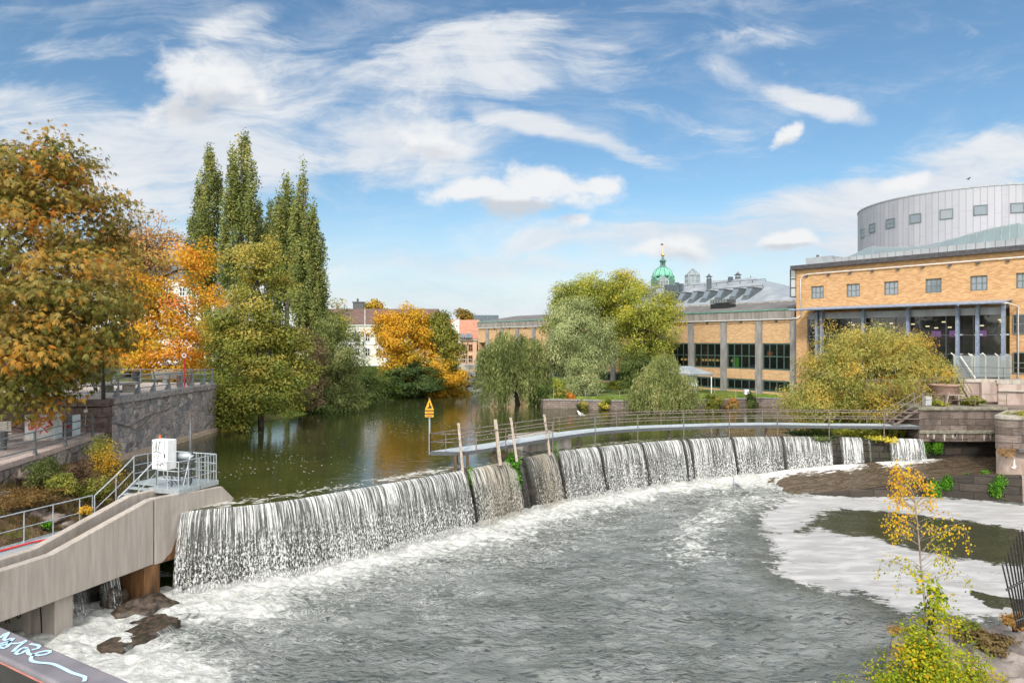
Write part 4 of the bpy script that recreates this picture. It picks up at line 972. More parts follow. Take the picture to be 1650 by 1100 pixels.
# things on the terrace
bw = M('grey_bench_wood', (.17, .17, .165), (.28, .27, .26), .85, 5, (.4, 3, 3), bump=.3)
def bench(loc, rz, label, L=2.1, mat=bw):
    t = thing('park_bench', label, 'bench', loc)
    mb = MB()
    for k in range(4): mb.box((loc[0], loc[1] - .16 + .12 * k, loc[2] + .44), (L, .1, .035))
    mb.build('seat', mat, t)
    mb = MB()
    for k in range(5): mb.box((loc[0], loc[1] + .28 + .03 * k, loc[2] + .56 + .1 * k), (L, .03, .085))
    mb.build('backrest', mat, t)
    for s in (-1, 1):
        mb = MB(); x = loc[0] + s * (L / 2 - .15)
        mb.bar((x, loc[1] - .2, loc[2]), (x, loc[1] - .18, loc[2] + .42), .06); mb.bar((x, loc[1] + .34, loc[2]), (x, loc[1] + .28, loc[2] + .5), .06); mb.bar((x, loc[1] + .28, loc[2] + .5), (x, loc[1] + .44, loc[2] + 1.05), .06); mb.bar((x, loc[1] - .2, loc[2] + .41), (x, loc[1] + .3, loc[2] + .41), .06)
        mb.build('leg', IRON, t)
    t.rotation_euler = (0, 0, rz); return t
b1 = bench((-25.35, 50.6, 6.8), R(184), 'long grey slatted bench on the terrace, seen from behind near the red pole', 2.3)
for px, y, h, lab in ((288, 49.0, .75, 'brown wooden bollard left of the red pole'), (305, 49.8, .75, 'brown wooden bollard right of the red pole')):
    x = (px - CX) / F * y; mb = MB(); mb.box((x, y, 6.8 + h / 2), (.24, .24, h)); mb.box((x, y, 6.8 + h), (.28, .28, .05)); tag(mb.build('bollard', M('brown_bollard_wood', (.12, .07, .05), (.2, .13, .1), .85, 8, bump=.3), bev=.02), lab, 'bollard')
rp_ = thing('lifebuoy_pole', 'bright red pole with a small round white sign on the terrace', 'pole', V((297 - CX) / F * 47.5, 47.5, 6.8))
l0 = WL[rp_]; mb = MB(); mb.tube([l0, l0 + V(0, 0, 2.1)], .045, 8); mb.build('pole', REDP, rp_)
mb = MB(); mb.tube([l0 + V(0, -.05, 2.22), l0 + V(0, -.02, 2.22)], .17, 16); pl_ = mb.build('sign_plate', WHITEP, rp_)
mb = MB(); mb.tube([l0 + V(0, -.054, 2.24), l0 + V(0, -.051, 2.24)], .08, 12); mb.build('red_mark', REDP, rp_)
pt = thing('stone_table', 'low pale round stone table under the trees behind the terrace railing', 'table', V((190 - CX) / F * 43.5, 43.5, 6.8)); l0 = WL[pt]
mb = MB(); mb.lathe([(1.15, .46), (1.22, .5), (1.2, .6), (0.01, .62)], l0, 28); mb.build('top', CONC_OLD, pt)
for s in (-.7, .7): mb = MB(); mb.box(l0 + V(s, 0, .23), (.35, .9, .46)); mb.build('leg', CONC_OLD, pt)
lb = thing('litter_bin', 'black litter bin on the terrace left of the long bench', 'bin', V((219 - CX) / F * 50, 50, 6.8)); l0 = WL[lb]
mb = MB(); mb.lathe([(.22, .05), (.26, .8), (.28, .82), (.24, .9)], l0, 14); mb.build('body', BLACK, lb); mb = MB(); mb.lathe([(.3, .9), (.3, .95), (.05, 1.05)], l0, 14); mb.build('lid', BLACK, lb)
# things on the lower path
PALE = M('pale_bench_wood', (.3, .28, .25), (.42, .39, .36), .85, 5, (.4, 3, 3), bump=.3)
bench((-25.6, 33.4, 5.0), R(38), 'pale weathered bench in the shade beside the graffiti cabinet', 1.8, PALE)
lb = thing('path_bin', 'dark litter bin with white tag at the left edge on the lower path', 'bin', V((1 - CX) / F * 31.5, 31.5, 5)); l0 = WL[lb]
mb = MB(); mb.lathe([(.24, .0), (.27, .75), (.28, .8), (.25, .85)], l0, 14); mb.build('body', IRON, lb)
gr = MB(); gr.strokes(l0 + V(.05, -.28, .25), (.98, .2, 0), (0, 0, 1), [[(0, 0), (.06, .22), (.11, 0)], [(0.02, .08), (.13, .1)]], .025, (.1, -1, 0), .02); gr.build('tag_mark', WHITEP, lb)
RED2 = M('red_spray_paint', (.42, .01, .02), (.52, .02, .03), .6, 10)
def cabinet(px0, px1, pyt, y, label, side, lines, w=.05, dark=False):
    x0, x1 = (px0 - CX) / F * y, (px1 - CX) / F * y; zt_ = H - (pyt - CY) / F * y
    t = thing('utility_cabinet', label, 'cabinet', V((x0 + x1) / 2, y + .3, 5))
    m = M('dark_cabinet_paint', (.1, .1, .11), (.16, .16, .165), .5, 4, c3=(.06, .06, .06), s3=1.3) if dark else GREYBOX
    mb = MB(); mb.box(((x0 + x1) / 2, y + .28, (5.08 + zt_) / 2), (x1 - x0, .55, zt_ - 5.08)); mb.build('body', m, t, bev=.015)
    mb = MB(); mb.box(((x0 + x1) / 2, y - .006, (5.2 + zt_) / 2), (x1 - x0 - .06, .02, zt_ - 5.28)); mb.build('door', m, t, bev=.006)
    mb = MB(); mb.box((x1 + .015, y + .28, (5.08 + zt_) / 2), (.05, .6, zt_ - 5.05)); mb.build('side_panel', M('pale_blue_panel', (.4, .46, .48), (.5, .55, .56), .6, 3), t)
    mb = MB(); mb.box(((x0 + x1) / 2, y + .28, 5.04), (x1 - x0 + .06, .6, .1)); mb.build('plinth', CONC_OLD, t)
    gr = MB(); gr.strokes((x0, y - .017, 0), (1, 0, 0), (0, 0, 1), [[((a - px0) / F * y, H - (b - CY) / F * y) for a, b in ln] for ln in lines], w, (0, -1, 0)); gr.build('graffiti', RED2, t)
cabinet(39.5, 87, 668.5, 34.6, 'wide pale grey cabinet covered in red graffiti lettering by the path', True,
        [[(41.5, 676), (46, 679), (47.5, 674), (50, 679), (52, 673)], [(52, 673), (53, 679), (56, 674), (58, 679), (59.5, 672)], [(60, 679), (61, 672), (64.5, 673), (62, 676), (66, 679)], [(69.5, 673), (66.5, 674), (66.5, 678), (70.5, 679)], [(71.5, 671), (72, 680)], [(76.5, 671), (72, 676), (80, 679)], [(80.5, 672.5), (81.5, 679), (85.5, 685.5)], [(78, 679.5), (85.8, 685)],
         [(50, 682), (46.5, 686), (47, 691), (52, 691.5), (55.5, 687), (54, 682), (50, 682)], [(52, 684), (51, 689)], [(60, 682), (57.5, 688), (59, 691.5), (62.5, 689), (65, 682)], [(73, 681.5), (64.5, 686.5), (72.5, 690), (75, 687), (82, 685.5)], [(71, 690.5), (77, 696.5)], [(67.5, 694), (64.5, 698.5)]], .075)
cabinet(94.5, 117, 669.5, 35.4, 'narrower dark cabinet with red graffiti right of the pale grey one', True, [[(97, 683), (98, 679), (102, 677), (105, 678)], [(101, 681), (103, 686), (113, 686)], [(102, 690), (105, 688), (113, 687.5)], [(96, 704), (100, 698)], [(104, 684), (106, 694)]], .09, True)

# ------------------------------------------------------------------ walkway over the weir
deckp = [(-2.7, 36.5), (-.87, 38.2), (2.5, 41.9), (5.4, 44.6), (8.6, 46.3), (11.75, 47.2), (15.2, 48.0), (18.9, 48.3), (22.3, 47.9), (26.2, 47.7), (28.5, 47.6)]
DK, DS = smooth_line(deckp, .25); DT = unit(np.gradient(DK, axis=0)); DN = np.stack([-DT[:, 1], DT[:, 0]], 1)   # upstream
ZD = 4.1
fb = thing('footbridge', 'narrow curved steel footbridge with rusty tube railings running along the weir', 'footbridge', (7, 45, ZD))
mb = MB(); W = 1.45
near_ = [V(p[0], p[1], 0) for p in DK]; far_ = [V(p[0] + q[0] * W, p[1] + q[1] * W, 0) for p, q in zip(DK, DN)]
far_[0] = G(693, 727, ZD) * 1; far_[0].z = 0
mb.prism([(p.x, p.y) for p in near_] + [(p.x, p.y) for p in far_[::-1]], ZD - .05, ZD); mb.build('deck', M('pale_blue_deck', (.38, .43, .46), (.5, .55, .57), .6, 6, c3=(.3, .3, .3), s3=.8), fb)
mb = MB()
for L, o in ((near_, -.03), (far_, .03)):
    for i in range(0, len(L) - 1, 2):
        j = min(i + 2, len(L) - 1); mb.bar(L[i] + V(0, 0, ZD - .1), L[j] + V(0, 0, ZD - .1), .05, .2)
mb.bar(near_[0] + V(0, 0, ZD - .1), far_[0] + V(0, 0, ZD - .1), .05, .2)
mb.build('edge_beam', IRON, fb)
def dk_i(px): return int(np.argmin(np.abs(CX + F * DK[:, 0] / DK[:, 1] - px)))
for z in (.5, .95):
    mb = MB(); mb.tube([p + V(0, 0, ZD + z) for p in near_], .032, 8); mb.build('rail', RUSTY, fb, True)
    mb = MB(); mb.tube([near_[0] + V(0, 0, ZD + z)] + [p + V(0, 0, ZD + z) for p in far_], .03, 8); mb.build('rail', RUSTY, fb, True)
for px in (744, 765, 817, 891, 959, 1028, 1100, 1174, 1254, 1336, 1426):
    p = near_[dk_i(px)]; li = int(np.argmin((LIP[:, 0] - p.x) ** 2 + (LIP[:, 1] - p.y) ** 2))
    bz = ZU if px > 880 else ZD - .2
    mb = MB(); mb.bar(V(p.x, p.y, bz - .1), V(p.x, p.y, ZD + .97), .06, .06); mb.build('post', RAILG if px in (959, 1100) else RUSTY, fb)
for i in [0] + [dk_i(q) for q in (700, 784, 862, 930, 1010, 1082, 1162, 1240, 1322, 1410)]:
    p = far_[i]; mb = MB(); mb.bar(V(p.x, p.y, ZD - .1), V(p.x, p.y, ZD + .97), .042, .042); mb.build('post', RUSTY, fb)
p = (near_[0] + far_[0]) / 2; mb = MB(); mb.bar(V(p.x, p.y, ZD - .1), V(p.x, p.y, ZD + .97), .042, .042); mb.build('post', RUSTY, fb)
for px in (748, 945, 1083, 1162, 1240):      # supports that stand in the upper water
    i = dk_i(px); p = (near_[i] + far_[i]) / 2
    mb = MB(); mb.bar(V(p.x, p.y, 2.2), V(p.x, p.y, ZD - .05), .12); mb.bar(V(p.x - .4, p.y, 2.9), V(p.x, p.y, 3.5), .06); mb.bar(V(p.x + .4, p.y, 2.9), V(p.x, p.y, 3.5), .06); mb.build('support', RUSTY, fb)
st = MB(); e = near_[-1]; e2 = V(28.6, 47.95, 5.45)
for k in range(6):
    f = (k + .5) / 6; st.box((26.8 + 1.9 * f, 48.25, ZD + .05 + 1.35 * f), (.3, .9, .04))
st.build('steps', RUSTY, fb)
mb = MB()
for y in (47.75, 48.75):
    mb.bar(V(26.7, y, ZD + .02), V(28.75, y, 5.45), .06, .16); mb.tube([V(26.7, y, ZD + 1.0), V(28.75, y, 6.35)], .03, 6); mb.tube([V(26.7, y, ZD + .55), V(28.75, y, 5.9)], .025, 6); mb.bar(V(26.7, y, ZD), V(26.7, y, ZD + 1), .05); mb.bar(V(28.7, y, 3.6), V(28.7, y, 6.35), .08)
mb.build('stair_railing', RUSTY, fb)
# timber posts of the old sluice, leaning against the footbridge
for px0, py0, px1, py1, d0, d1, w, m, lab in ((739, 682, 746, 756, 36.6, 35.9, .17, WOOD, 'weathered timber post through the near end of the footbridge, closest to the warning sign'), (798, 676, 806, 744, 38.5, 37.7, .18, WOOD, 'leaning grey timber post, left one of the pair beside the green plant'),
        (823, 673, 833, 738, 39.3, 38.6, .18, WOOD, 'leaning grey timber post just above the green plant'), (877, 668, 886, 728, 42.0, 41.4, .18, WOOD, 'leaning grey timber post beside the concrete block')):
    mb = MB(); mb.bar(P(px1, py1 + 6, d1), P(px0, py0, d0), w, w * .8); mb.bar(P(px0, py0, d0) - V(0, 0, .12), P(px0, py0, d0) + V(0, .02, .02), w * .9, w * .9)
    tag(mb.build('timber_post', m, bev=.015), lab, 'post')
mb = MB(); a = LIP[lip_i(742)]; mb.bar(V(a[0] - .3, a[1] + .15, 2.6), V(a[0] - .3, a[1] + .15, 4.0), .16); mb.bar(V(a[0] + .35, a[1] + .4, 2.6), V(a[0] + .3, a[1] + .4, 4.0), .16); mb.bar(V(a[0] - .3, a[1] + .15, 3.3), V(a[0] - 1., a[1] - .2, 3.0), .12); mb.bar(V(a[0] + .3, a[1] + .3, 3.15), V(a[0] - .6, a[1] + .3, 3.9), .07)
tag(mb.build('trestle', WOODD), 'dark timber trestle carrying the near end of the footbridge', 'trestle')
mb = MB(); a = LIP[lip_i(798)]; b = LIP[lip_i(832)]; mb.bar(V(a[0], a[1] + .2, 2.6), V(a[0] - .1, a[1] + .35, 4.0), .2); mb.bar(V(a[0], a[1] + .15, 3.55), V(b[0], b[1] + .15, 3.5), .12, .16); mb.bar(V(b[0], b[1] + .2, 2.6), V(b[0] - .1, b[1] + .4, 4.0), .14)
tag(mb.build('trestle', WOODD), 'dark timber frame under the footbridge between the two leaning posts', 'trestle')
# concrete block in the upper water
mb = MB(); f0 = [G(855, 728, ZU), G(921, 720, ZU)]
c0, c1 = V(f0[0].x, f0[0].y, 0), V(f0[1].x, f0[1].y, 0); bk = V(-.55, .83, 0) * 2.6
mb.prism([(c0.x, c0.y), (c1.x, c1.y), ((c1 + bk).x, (c1 + bk).y), ((c0 + bk).x, (c0 + bk).y)], 2.0, 4.0)
tag(mb.build('concrete_block', CONC_OLD, bev=.04), 'square pale concrete block standing in the still water behind the footbridge', 'concrete block')
# warning sign
YEL = M('yellow_sign_paint', (.72, .33, .01), (.78, .38, .015), .5, 6)
sg = thing('warning_sign', 'yellow triangular weir warning sign with two plates on a grey pole at the footbridge end', 'sign', G(693, 726, ZD)); b = WL[sg].copy(); b.x -= .03
mb = MB(); mb.tube([b + V(0, 0, -.2), b + V(0, 0, 2.85)], .045, 8); mb.build('pole', STEEL, sg)
def sgp(px, py): return V((px - 693) / F * b.y + b.x, b.y - .06, H - (py - CY) / F * b.y)
mb = MB(); mb.ext([sgp(693.3, 640), sgp(701, 660.5), sgp(685, 660.5)], (0, -.02, 0)); tri = mb.build('triangle', YEL, sg)
mb = MB(); fr = [sgp(693.3, 640.5), sgp(700.7, 660.2), sgp(685.4, 660.2)]
for i in range(3): mb.bar(fr[i] + V(0, -.022, 0), fr[(i + 1) % 3] + V(0, -.022, 0), .022, .012)
fg = [sgp(692.6, 648), sgp(694.0, 648), sgp(694.5, 652), sgp(696.8, 655), sgp(696.8, 657.5), sgp(690.0, 657.5), sgp(690.0, 656), sgp(692.2, 655)]
mb.ext([q + V(0, -.02, 0) for q in fg], (0, -.006, 0)); mb.build('pictogram', BLACK, sg)
for y0, y1 in ((661.6, 666.3), (667.2, 671.8)):
    mb = MB(); mb.ext([sgp(686, y0), sgp(699.7, y0), sgp(699.7, y1), sgp(686, y1)], (0, -.02, 0)); mb.build('plate', YEL, sg)
    mb = MB()
    for i, j in (((686, y0), (699.7, y0)), ((686, y1), (699.7, y1)), ((688, (y0 + y1) / 2), (697.8, (y0 + y1) / 2))): mb.bar(sgp(*i) + V(0, -.022, 0), sgp(*j) + V(0, -.022, 0), .014, .028)
    mb.build('plate_lettering', BLACK, sg)
# ------------------------------------------------------------------ trees and shrubs
CH = leafmat('chestnut_leaves', [(0, (.07, .085, .012)), (.28, (.19, .18, .03)), (.5, (.33, .26, .07)), (.72, (.46, .27, .045)), (.88, (.58, .25, .02)), (1, (.55, .14, .04))])
MAPLE = leafmat('orange_maple_leaves', [(0, (.26, .27, .03)), (.3, (.55, .38, .03)), (.6, (.74, .37, .035)), (.85, (.76, .27, .03)), (1, (.64, .2, .08))])
PINKL = leafmat('rusty_leaves', [(0, (.36, .27, .08)), (.5, (.58, .34, .10)), (1, (.58, .26, .09))])
YELL = leafmat('golden_leaves', [(0, (.22, .22, .03)), (.3, (.5, .36, .035)), (.6, (.74, .44, .04)), (1, (.78, .40, .035))])
OLIVE = leafmat('olive_leaves', [(0, (.085, .12, .02)), (.4, (.23, .26, .045)), (.7, (.39, .36, .07)), (1, (.52, .39, .09))])
DGREEN = leafmat('dark_green_leaves', [(0, (.03, .06, .02)), (.5, (.09, .14, .035)), (1, (.2, .24, .06))])
POP = leafmat('poplar_leaves', [(0, (.09, .12, .03)), (.45, (.21, .25, .07)), (.8, (.34, .35, .1)), (1, (.44, .37, .1))])
WIL = leafmat('willow_leaves', [(0, (.09, .12, .035)), (.45, (.21, .25, .075)), (.8, (.35, .37, .13)), (1, (.46, .44, .18))])
PALEW = leafmat('pale_willow_leaves', [(0, (.15, .19, .07)), (.5, (.35, .4, .17)), (1, (.56, .57, .28))])
YGREEN = leafmat('yellow_green_leaves', [(0, (.15, .19, .03)), (.4, (.34, .37, .065)), (.75, (.56, .52, .07)), (1, (.7, .48, .04))])
BIGB = leafmat('big_bush_leaves', [(0, (.1, .13, .02)), (.3, (.26, .28, .06)), (.6, (.48, .43, .12)), (.85, (.58, .42, .07)), (1, (.6, .28, .03))])
def lobe(px, py, rx, ry, d, dd=None, w=1.):
    c = P(px, py, d); return (c, (rx / F * d, dd if dd is not None else rx / F * d, ry / F * d), w)
def gz(x, y): return float(ground_z(np.array([x]), np.array([y]))[0])
def tree(name, label, group, bpx, d, mat, lobes, n, leaf, nc, cr, seed, tr=.25, tip=None, limbs=14, bark=BARK, base=None, **k):
    b = base or V((bpx - CX) / F * d, d, 0)
    if base is None: b.z = gz(b.x, b.y)
    t = thing(name, label, 'shrub' if 'shrub' in name or 'bush' in name else 'tree', b, group)
    o, cp = crown('crown', t, mat, lobes, n, leaf, nc, cr, seed, **k)
    tp = tip or V(*lobes[0][0])
    trunk(t, bark, b, tp, tr, [tuple(c) for c in cp[::3]], seed, limbs)
    return t
def shrub(label, px, py, rx, ry, d, mat, n, seed, leaf=.2, group=None, nc=None, name='shrub', limit=None, **k):
    c = P(px, py, d); b = V(c.x, d, c.z - ry / F * d)
    t = thing(name, label, 'shrub', b, group)
    crown('foliage', t, mat, [lobe(px, py, rx, ry, d)], n, leaf, nc or max(14, n // 90), (rx / F * d * .3, rx / F * d * .3, ry / F * d * .28), seed, shell=.35, limit=limit, **k)
    rng = random.Random(seed); mb = MB()
    for i in range(5): limb(mb, b + V(rng.uniform(-.1, .1), 0, -.1), c + V(rng.uniform(-.7, .7) * rx / F * d, rng.uniform(-.4, .4), rng.uniform(-.2, .6) * ry / F * d), .03, .008, rng, 4, .1, 5)
    mb.build('stems', BARK, t, True); return t

# horse chestnut over the lower path
cb = V(-28.5, 33.5, 4.9)
CL = [lobe(-60, 400, 170, 150, 34, 4.5), lobe(30, 300, 130, 75, 36, 3.5), lobe(110, 350, 85, 65, 36.5, 3), lobe(60, 470, 140, 100, 33, 4), lobe(150, 430, 75, 85, 37, 3), lobe(95, 530, 95, 75, 32.5, 3), lobe(10, 560, 110, 85, 31.5, 3),
      lobe(190, 370, 38, 34, 38, 1.6), lobe(70, 620, 60, 55, 32.5, 2.), lobe(25, 620, 60, 50, 31.5, 2), lobe(100, 268, 36, 36, 36, 1.3), lobe(78, 228, 17, 24, 36, .6), lobe(120, 590, 34, 55, 33.5, 1.3), lobe(185, 470, 40, 70, 37, 2), lobe(-20, 270, 70, 40, 36, 2), lobe(60, 655, 36, 22, 33, 1.)]
tree('chestnut_tree', 'huge horse chestnut with drooping brown green and orange leaves hanging over the lower path', None, 0, 34, CH, CL, 19000, .36, 380, (1.0, 1.0, .5), 11, .42, V(-25.5, 35, 15), 26, BARK, cb, palm=7, aspect=.19, droop=.6, shell=.5, tint=(.48, .17, .1), upn=.75, top=.12)
# maples on the terrace
mb_ = V((199 - CX) / F * 62, 62, 6.6)
tree('maple_tree', 'orange maple with forked trunk standing on the terrace behind the bench', 'maples on the terrace', 0, 62, MAPLE, [lobe(290, 480, 65, 90, 62), lobe(240, 540, 80, 60, 60), lobe(320, 430, 36, 40, 62), lobe(318, 540, 45, 55, 60), lobe(270, 575, 80, 28, 58), lobe(180, 560, 50, 45, 63), lobe(345, 500, 18, 48, 60), lobe(300, 405, 28, 26, 61), lobe(225, 470, 40, 50, 60)], 19000, .28, 260, (.85, .85, .5), 13, .45, P(250, 430, 62), 34, BARK, mb_, shell=.35, tint=(.5, .17, .13), droop=.3)
mb2 = V((180 - CX) / F * 68, 68, 6.6)
t = thing('bare_tree', 'half bare tree with thin rusty leaves between the chestnut and the orange maple', 'tree', mb2)
o, cp = crown('crown', t, PINKL, [lobe(225, 425, 60, 75, 68), lobe(258, 405, 48, 52, 68), lobe(195, 400, 45, 80, 68)], 6500, .3, 260, (1., 1., .6), 17, shell=.2)
trunk(t, BARKG, mb2, P(228, 370, 68), .3, [tuple(c) for c in cp], 17, 75, 1.0, k2=3)
# row of poplars: each a bundle of steep plumes
def poplar(label, bpx, d, plumes, n, seed):
    b = V((bpx - CX) / F * d, d, 0); b.z = gz(b.x, d); rng = random.Random(seed)
    t = thing('poplar', label, 'tree', b, 'row of tall poplars'); L = []
    for px, py, rx, ry in plumes:
        c = P(px, py, d + rng.uniform(-1.2, 1.2)); w = rx / F * d; h = ry / F * d
        L += [(c, (w, w, h), 1.2), (c + V(0, 0, h * .62), (w * .5, w * .5, h * .42), 1.3), (c - V(0, 0, h * .4), (w * 1.15, w * 1.15, h * .6), 1.)]
    o, cp = crown('crown', t, POP, L, n, .33, n // 42, (.36, .36, 1.0), seed, shell=.45, droop=-.3, tint=(.5, .19, .17), top=.15, upn=.25)
    mb = MB(); r2 = random.Random(seed + 1); zt = max(l[0].z + l[1][2] * .5 for l in L); limb(mb, b - V(0, 0, .3), V(b.x, d, zt - 3), .35, .05, r2, 9, .01, 8)
    for px, py, rx, ry in plumes: c = P(px, py, d); h = ry / F * d; limb(mb, V(b.x + (c.x - b.x) * .35, d, max(b.z + 2, c.z - h * 2.0)), c + V(0, 0, h * .7), .13, .03, r2, 6, .03, 6)
    mb.build('trunk', BARKG, t, True); return t
poplar('leftmost poplar with a bushy side, behind the orange maple', 336, 84, [(336, 305, 11, 68), (320, 350, 12, 62), (350, 335, 9, 62), (308, 405, 12, 60), (330, 420, 22, 90)], 15000, 21)
poplar('tallest poplar of the row with a double tip', 389, 82, [(392, 285, 10, 74), (377, 305, 10, 66), (405, 320, 11, 68), (416, 380, 9, 62), (384, 395, 24, 95), (366, 375, 11, 74)], 18000, 22)
poplar('slim short poplar filling the gap in the middle of the row', 434, 88, [(434, 362, 7, 42), (428, 400, 9, 45), (438, 420, 12, 60)], 5000, 24)
poplar('poplar of the right pair with the lower tip', 462, 80, [(462, 340, 10, 60), (450, 370, 10, 62), (468, 410, 17, 84), (447, 430, 12, 70)], 13000, 25)
poplar('rightmost poplar at the end of the row', 491, 78, [(488, 338, 10, 72), (478, 395, 12, 84), (505, 395, 11, 66), (517, 450, 9, 72), (495, 450, 22, 95), (510, 490, 14, 48)], 18000, 26)
# trees on the left shore
ab = V((421 - CX) / F * 54, 54, 2.8)
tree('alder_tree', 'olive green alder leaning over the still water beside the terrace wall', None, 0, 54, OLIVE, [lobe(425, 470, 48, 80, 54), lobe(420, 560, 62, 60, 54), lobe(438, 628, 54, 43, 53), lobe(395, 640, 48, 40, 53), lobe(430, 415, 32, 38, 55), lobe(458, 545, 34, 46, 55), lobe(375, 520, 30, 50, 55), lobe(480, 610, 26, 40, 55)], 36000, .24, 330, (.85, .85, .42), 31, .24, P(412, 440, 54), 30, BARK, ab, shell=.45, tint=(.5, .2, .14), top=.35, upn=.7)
ab = V((378 - CX) / F * 57, 57, 3.6)
tree('leaning_alder', 'dark green alder with leaning trunk at the end of the terrace wall', None, 0, 57, OLIVE, [lobe(365, 560, 38, 60, 57), lobe(362, 640, 28, 40, 56), lobe(385, 600, 36, 60, 57), lobe(370, 680, 26, 16, 52)], 13000, .24, 130, (.8, .8, .4), 33, .2, P(395, 500, 57), 14, BARK, ab, shell=.4, tint=(.3, .15, .14), upn=.7)
tree('grey_willow', 'bushy grey green willow drooping to the water right of the alder', None, 548, 69, WIL, [lobe(545, 580, 48, 60, 69), lobe(520, 620, 36, 45, 68), lobe(566, 632, 30, 36, 69), lobe(538, 528, 26, 30, 70), lobe(550, 645, 40, 18, 68)], 24000, .28, 230, (.7, .7, .5), 35, .25, None, 16, droop=.9, aspect=.35, tint=(.45, .2, .15), shell=.4, limit=3.25)
tree('dusty_shrub', 'pinkish brown bush between the alder and the grey willow', None, 492, 66, leafmat('dusty_leaves', [(0, (.1, .1, .04)), (.5, (.24, .19, .09)), (1, (.36, .24, .15))]), [lobe(498, 580, 26, 50, 66), lobe(490, 630, 26, 40, 65)], 9000, .24, 90, (.6, .6, .4), 37, .12, None, 8, tint=(.5, .2, .15), limit=3.3)
tree('yellowing_tree', 'yellow green tree rising in front of the white house left wing', None, 545, 82, YGREEN, [lobe(537, 525, 24, 30, 82), lobe(515, 545, 22, 30, 82)], 10000, .28, 100, (.7, .7, .45), 39, .2, None, 12, tint=(.5, .2, .15), top=.2)
shrub('dark bush at the waterside right of the grey willow', 598, 634, 30, 30, 79, DGREEN, 9000, 41, .26, tint=(.6, .25, .15), limit=3.2)
shrub('low bright green shrub on the grassy bank', 632, 628, 22, 18, 82, leafmat('fresh_leaves', [(0, (.06, .1, .01)), (1, (.25, .32, .03))]), 3500, 43, .22, limit=3.2)
shrub('low dark shrub touching the water under the grey willow', 500, 655, 40, 12, 66, DGREEN, 4500, 45, .22, tint=(.6, .2, .15), limit=3.2)
tree('golden_tree', 'big golden yellow tree in front of the white house', None, 652, 86, YELL, [lobe(650, 545, 46, 40, 86), lobe(634, 540, 32, 38, 86), lobe(682, 535, 30, 36, 87), lobe(660, 515, 34, 28, 86), lobe(622, 518, 20, 22, 86), lobe(655, 590, 36, 26, 85), lobe(635, 580, 22, 22, 85), lobe(690, 570, 18, 26, 86)], 22000, .32, 290, (.85, .85, .5), 47, .3, None, 26, tint=(.55, .18, .15), shell=.45)
tree('dark_spreading_tree', 'dark green low tree under the golden tree at the water', None, 668, 83, DGREEN, [lobe(668, 608, 36, 24, 83), lobe(640, 600, 26, 18, 84), lobe(690, 620, 26, 18, 82), lobe(655, 625, 36, 10, 82)], 14000, .28, 130, (.8, .8, .3), 49, .15, None, 12, tint=(.42, .2, .15), limit=3.3)
tree('tawny_tree', 'tawny thin crowned tree right of the golden tree', None, 718, 86, OLIVE, [lobe(718, 540, 20, 38, 86), lobe(729, 565, 18, 34, 86), lobe(708, 518, 14, 20, 86)], 10000, .28, 120, (.7, .7, .5), 51, .18, None, 20, tint=(.5, .22, .15), shell=.3)
tree('golden_shrub', 'rounded golden shrub hanging over the water by the far bridge', None, 712, 85, YELL, [lobe(712, 605, 34, 30, 85), lobe(735, 615, 20, 24, 86), lobe(700, 625, 26, 14, 84)], 13000, .28, 130, (.7, .7, .45), 53, .12, None, 10, tint=(.42, .16, .14), limit=3.3, droop=.6)
tree('roadside_tree', 'small golden tree showing above the roof of the white house', 'far golden trees over the roofs', 604, 150, YELL, [lobe(603, 495, 13, 12, 150), lobe(611, 505, 10, 12, 150)], 2200, .5, 40, (.8, .8, .6), 55, .2, None, 5, tint=(.35, .2, .15))
tree('roadside_tree', 'small rusty pointed tree above the roof of the orange house', 'far golden trees over the roofs', 746, 165, leafmat('rusty_gold_leaves', [(0, (.16, .13, .03)), (1, (.42, .24, .03))]), [lobe(744, 505, 9, 14, 165), lobe(756, 513, 12, 8, 165)], 2200, .5, 40, (.8, .8, .6), 57, .2, None, 5)
# right shore
def willow(label, bpx, d, domes, ns, seed, tr, mat=WIL, zmin=3.25, group='weeping willows at the water', **k):
    b = V((bpx - CX) / F * d, d, 0); b.z = max(gz(b.x, b.y), 3.0) - .1
    t = thing('weeping_willow', label, 'tree', b, group)
    weeping('crown', t, mat, domes, ns, seed, zmin=zmin, **k)
    trunk(t, BARK, b, V(*domes[0][0]), tr, [tuple(Vector(l[0]) + V((i % 3 - 1) * l[1][0] * .5, 0, l[1][2] * .4)) for l in domes for i in range(3)], seed, 14)
willow('weeping willow with dense dark curtains beside the far bridge', 838, 74, [lobe(812, 572, 38, 36, 73), lobe(845, 575, 36, 34, 74), lobe(793, 600, 26, 34, 72), lobe(800, 630, 22, 24, 71, None, 1), lobe(862, 590, 22, 36, 74), lobe(832, 610, 30, 30, 72), lobe(818, 545, 24, 14, 73), lobe(848, 553, 22, 12, 74), lobe(788, 575, 16, 14, 72), lobe(872, 600, 12, 16, 73)], 2700, 61, .3, tint=(.42, .2, .15), drop=(.7, 3.6), leaf=.34)
willow('low rounded weeping willow trailing into the water before the brick building', 1085, 68, [lobe(1068, 610, 36, 28, 67), lobe(1070, 590, 28, 16, 67), lobe(1045, 630, 34, 26, 66.5), lobe(1095, 628, 30, 24, 66.5), lobe(1070, 640, 44, 16, 66), lobe(1028, 645, 20, 14, 66), lobe(1114, 645, 18, 14, 66), lobe(1072, 582, 16, 10, 67)], 2100, 63, .2, tint=(.6, .17, .15), drop=(.8, 3.0), leaf=.3)
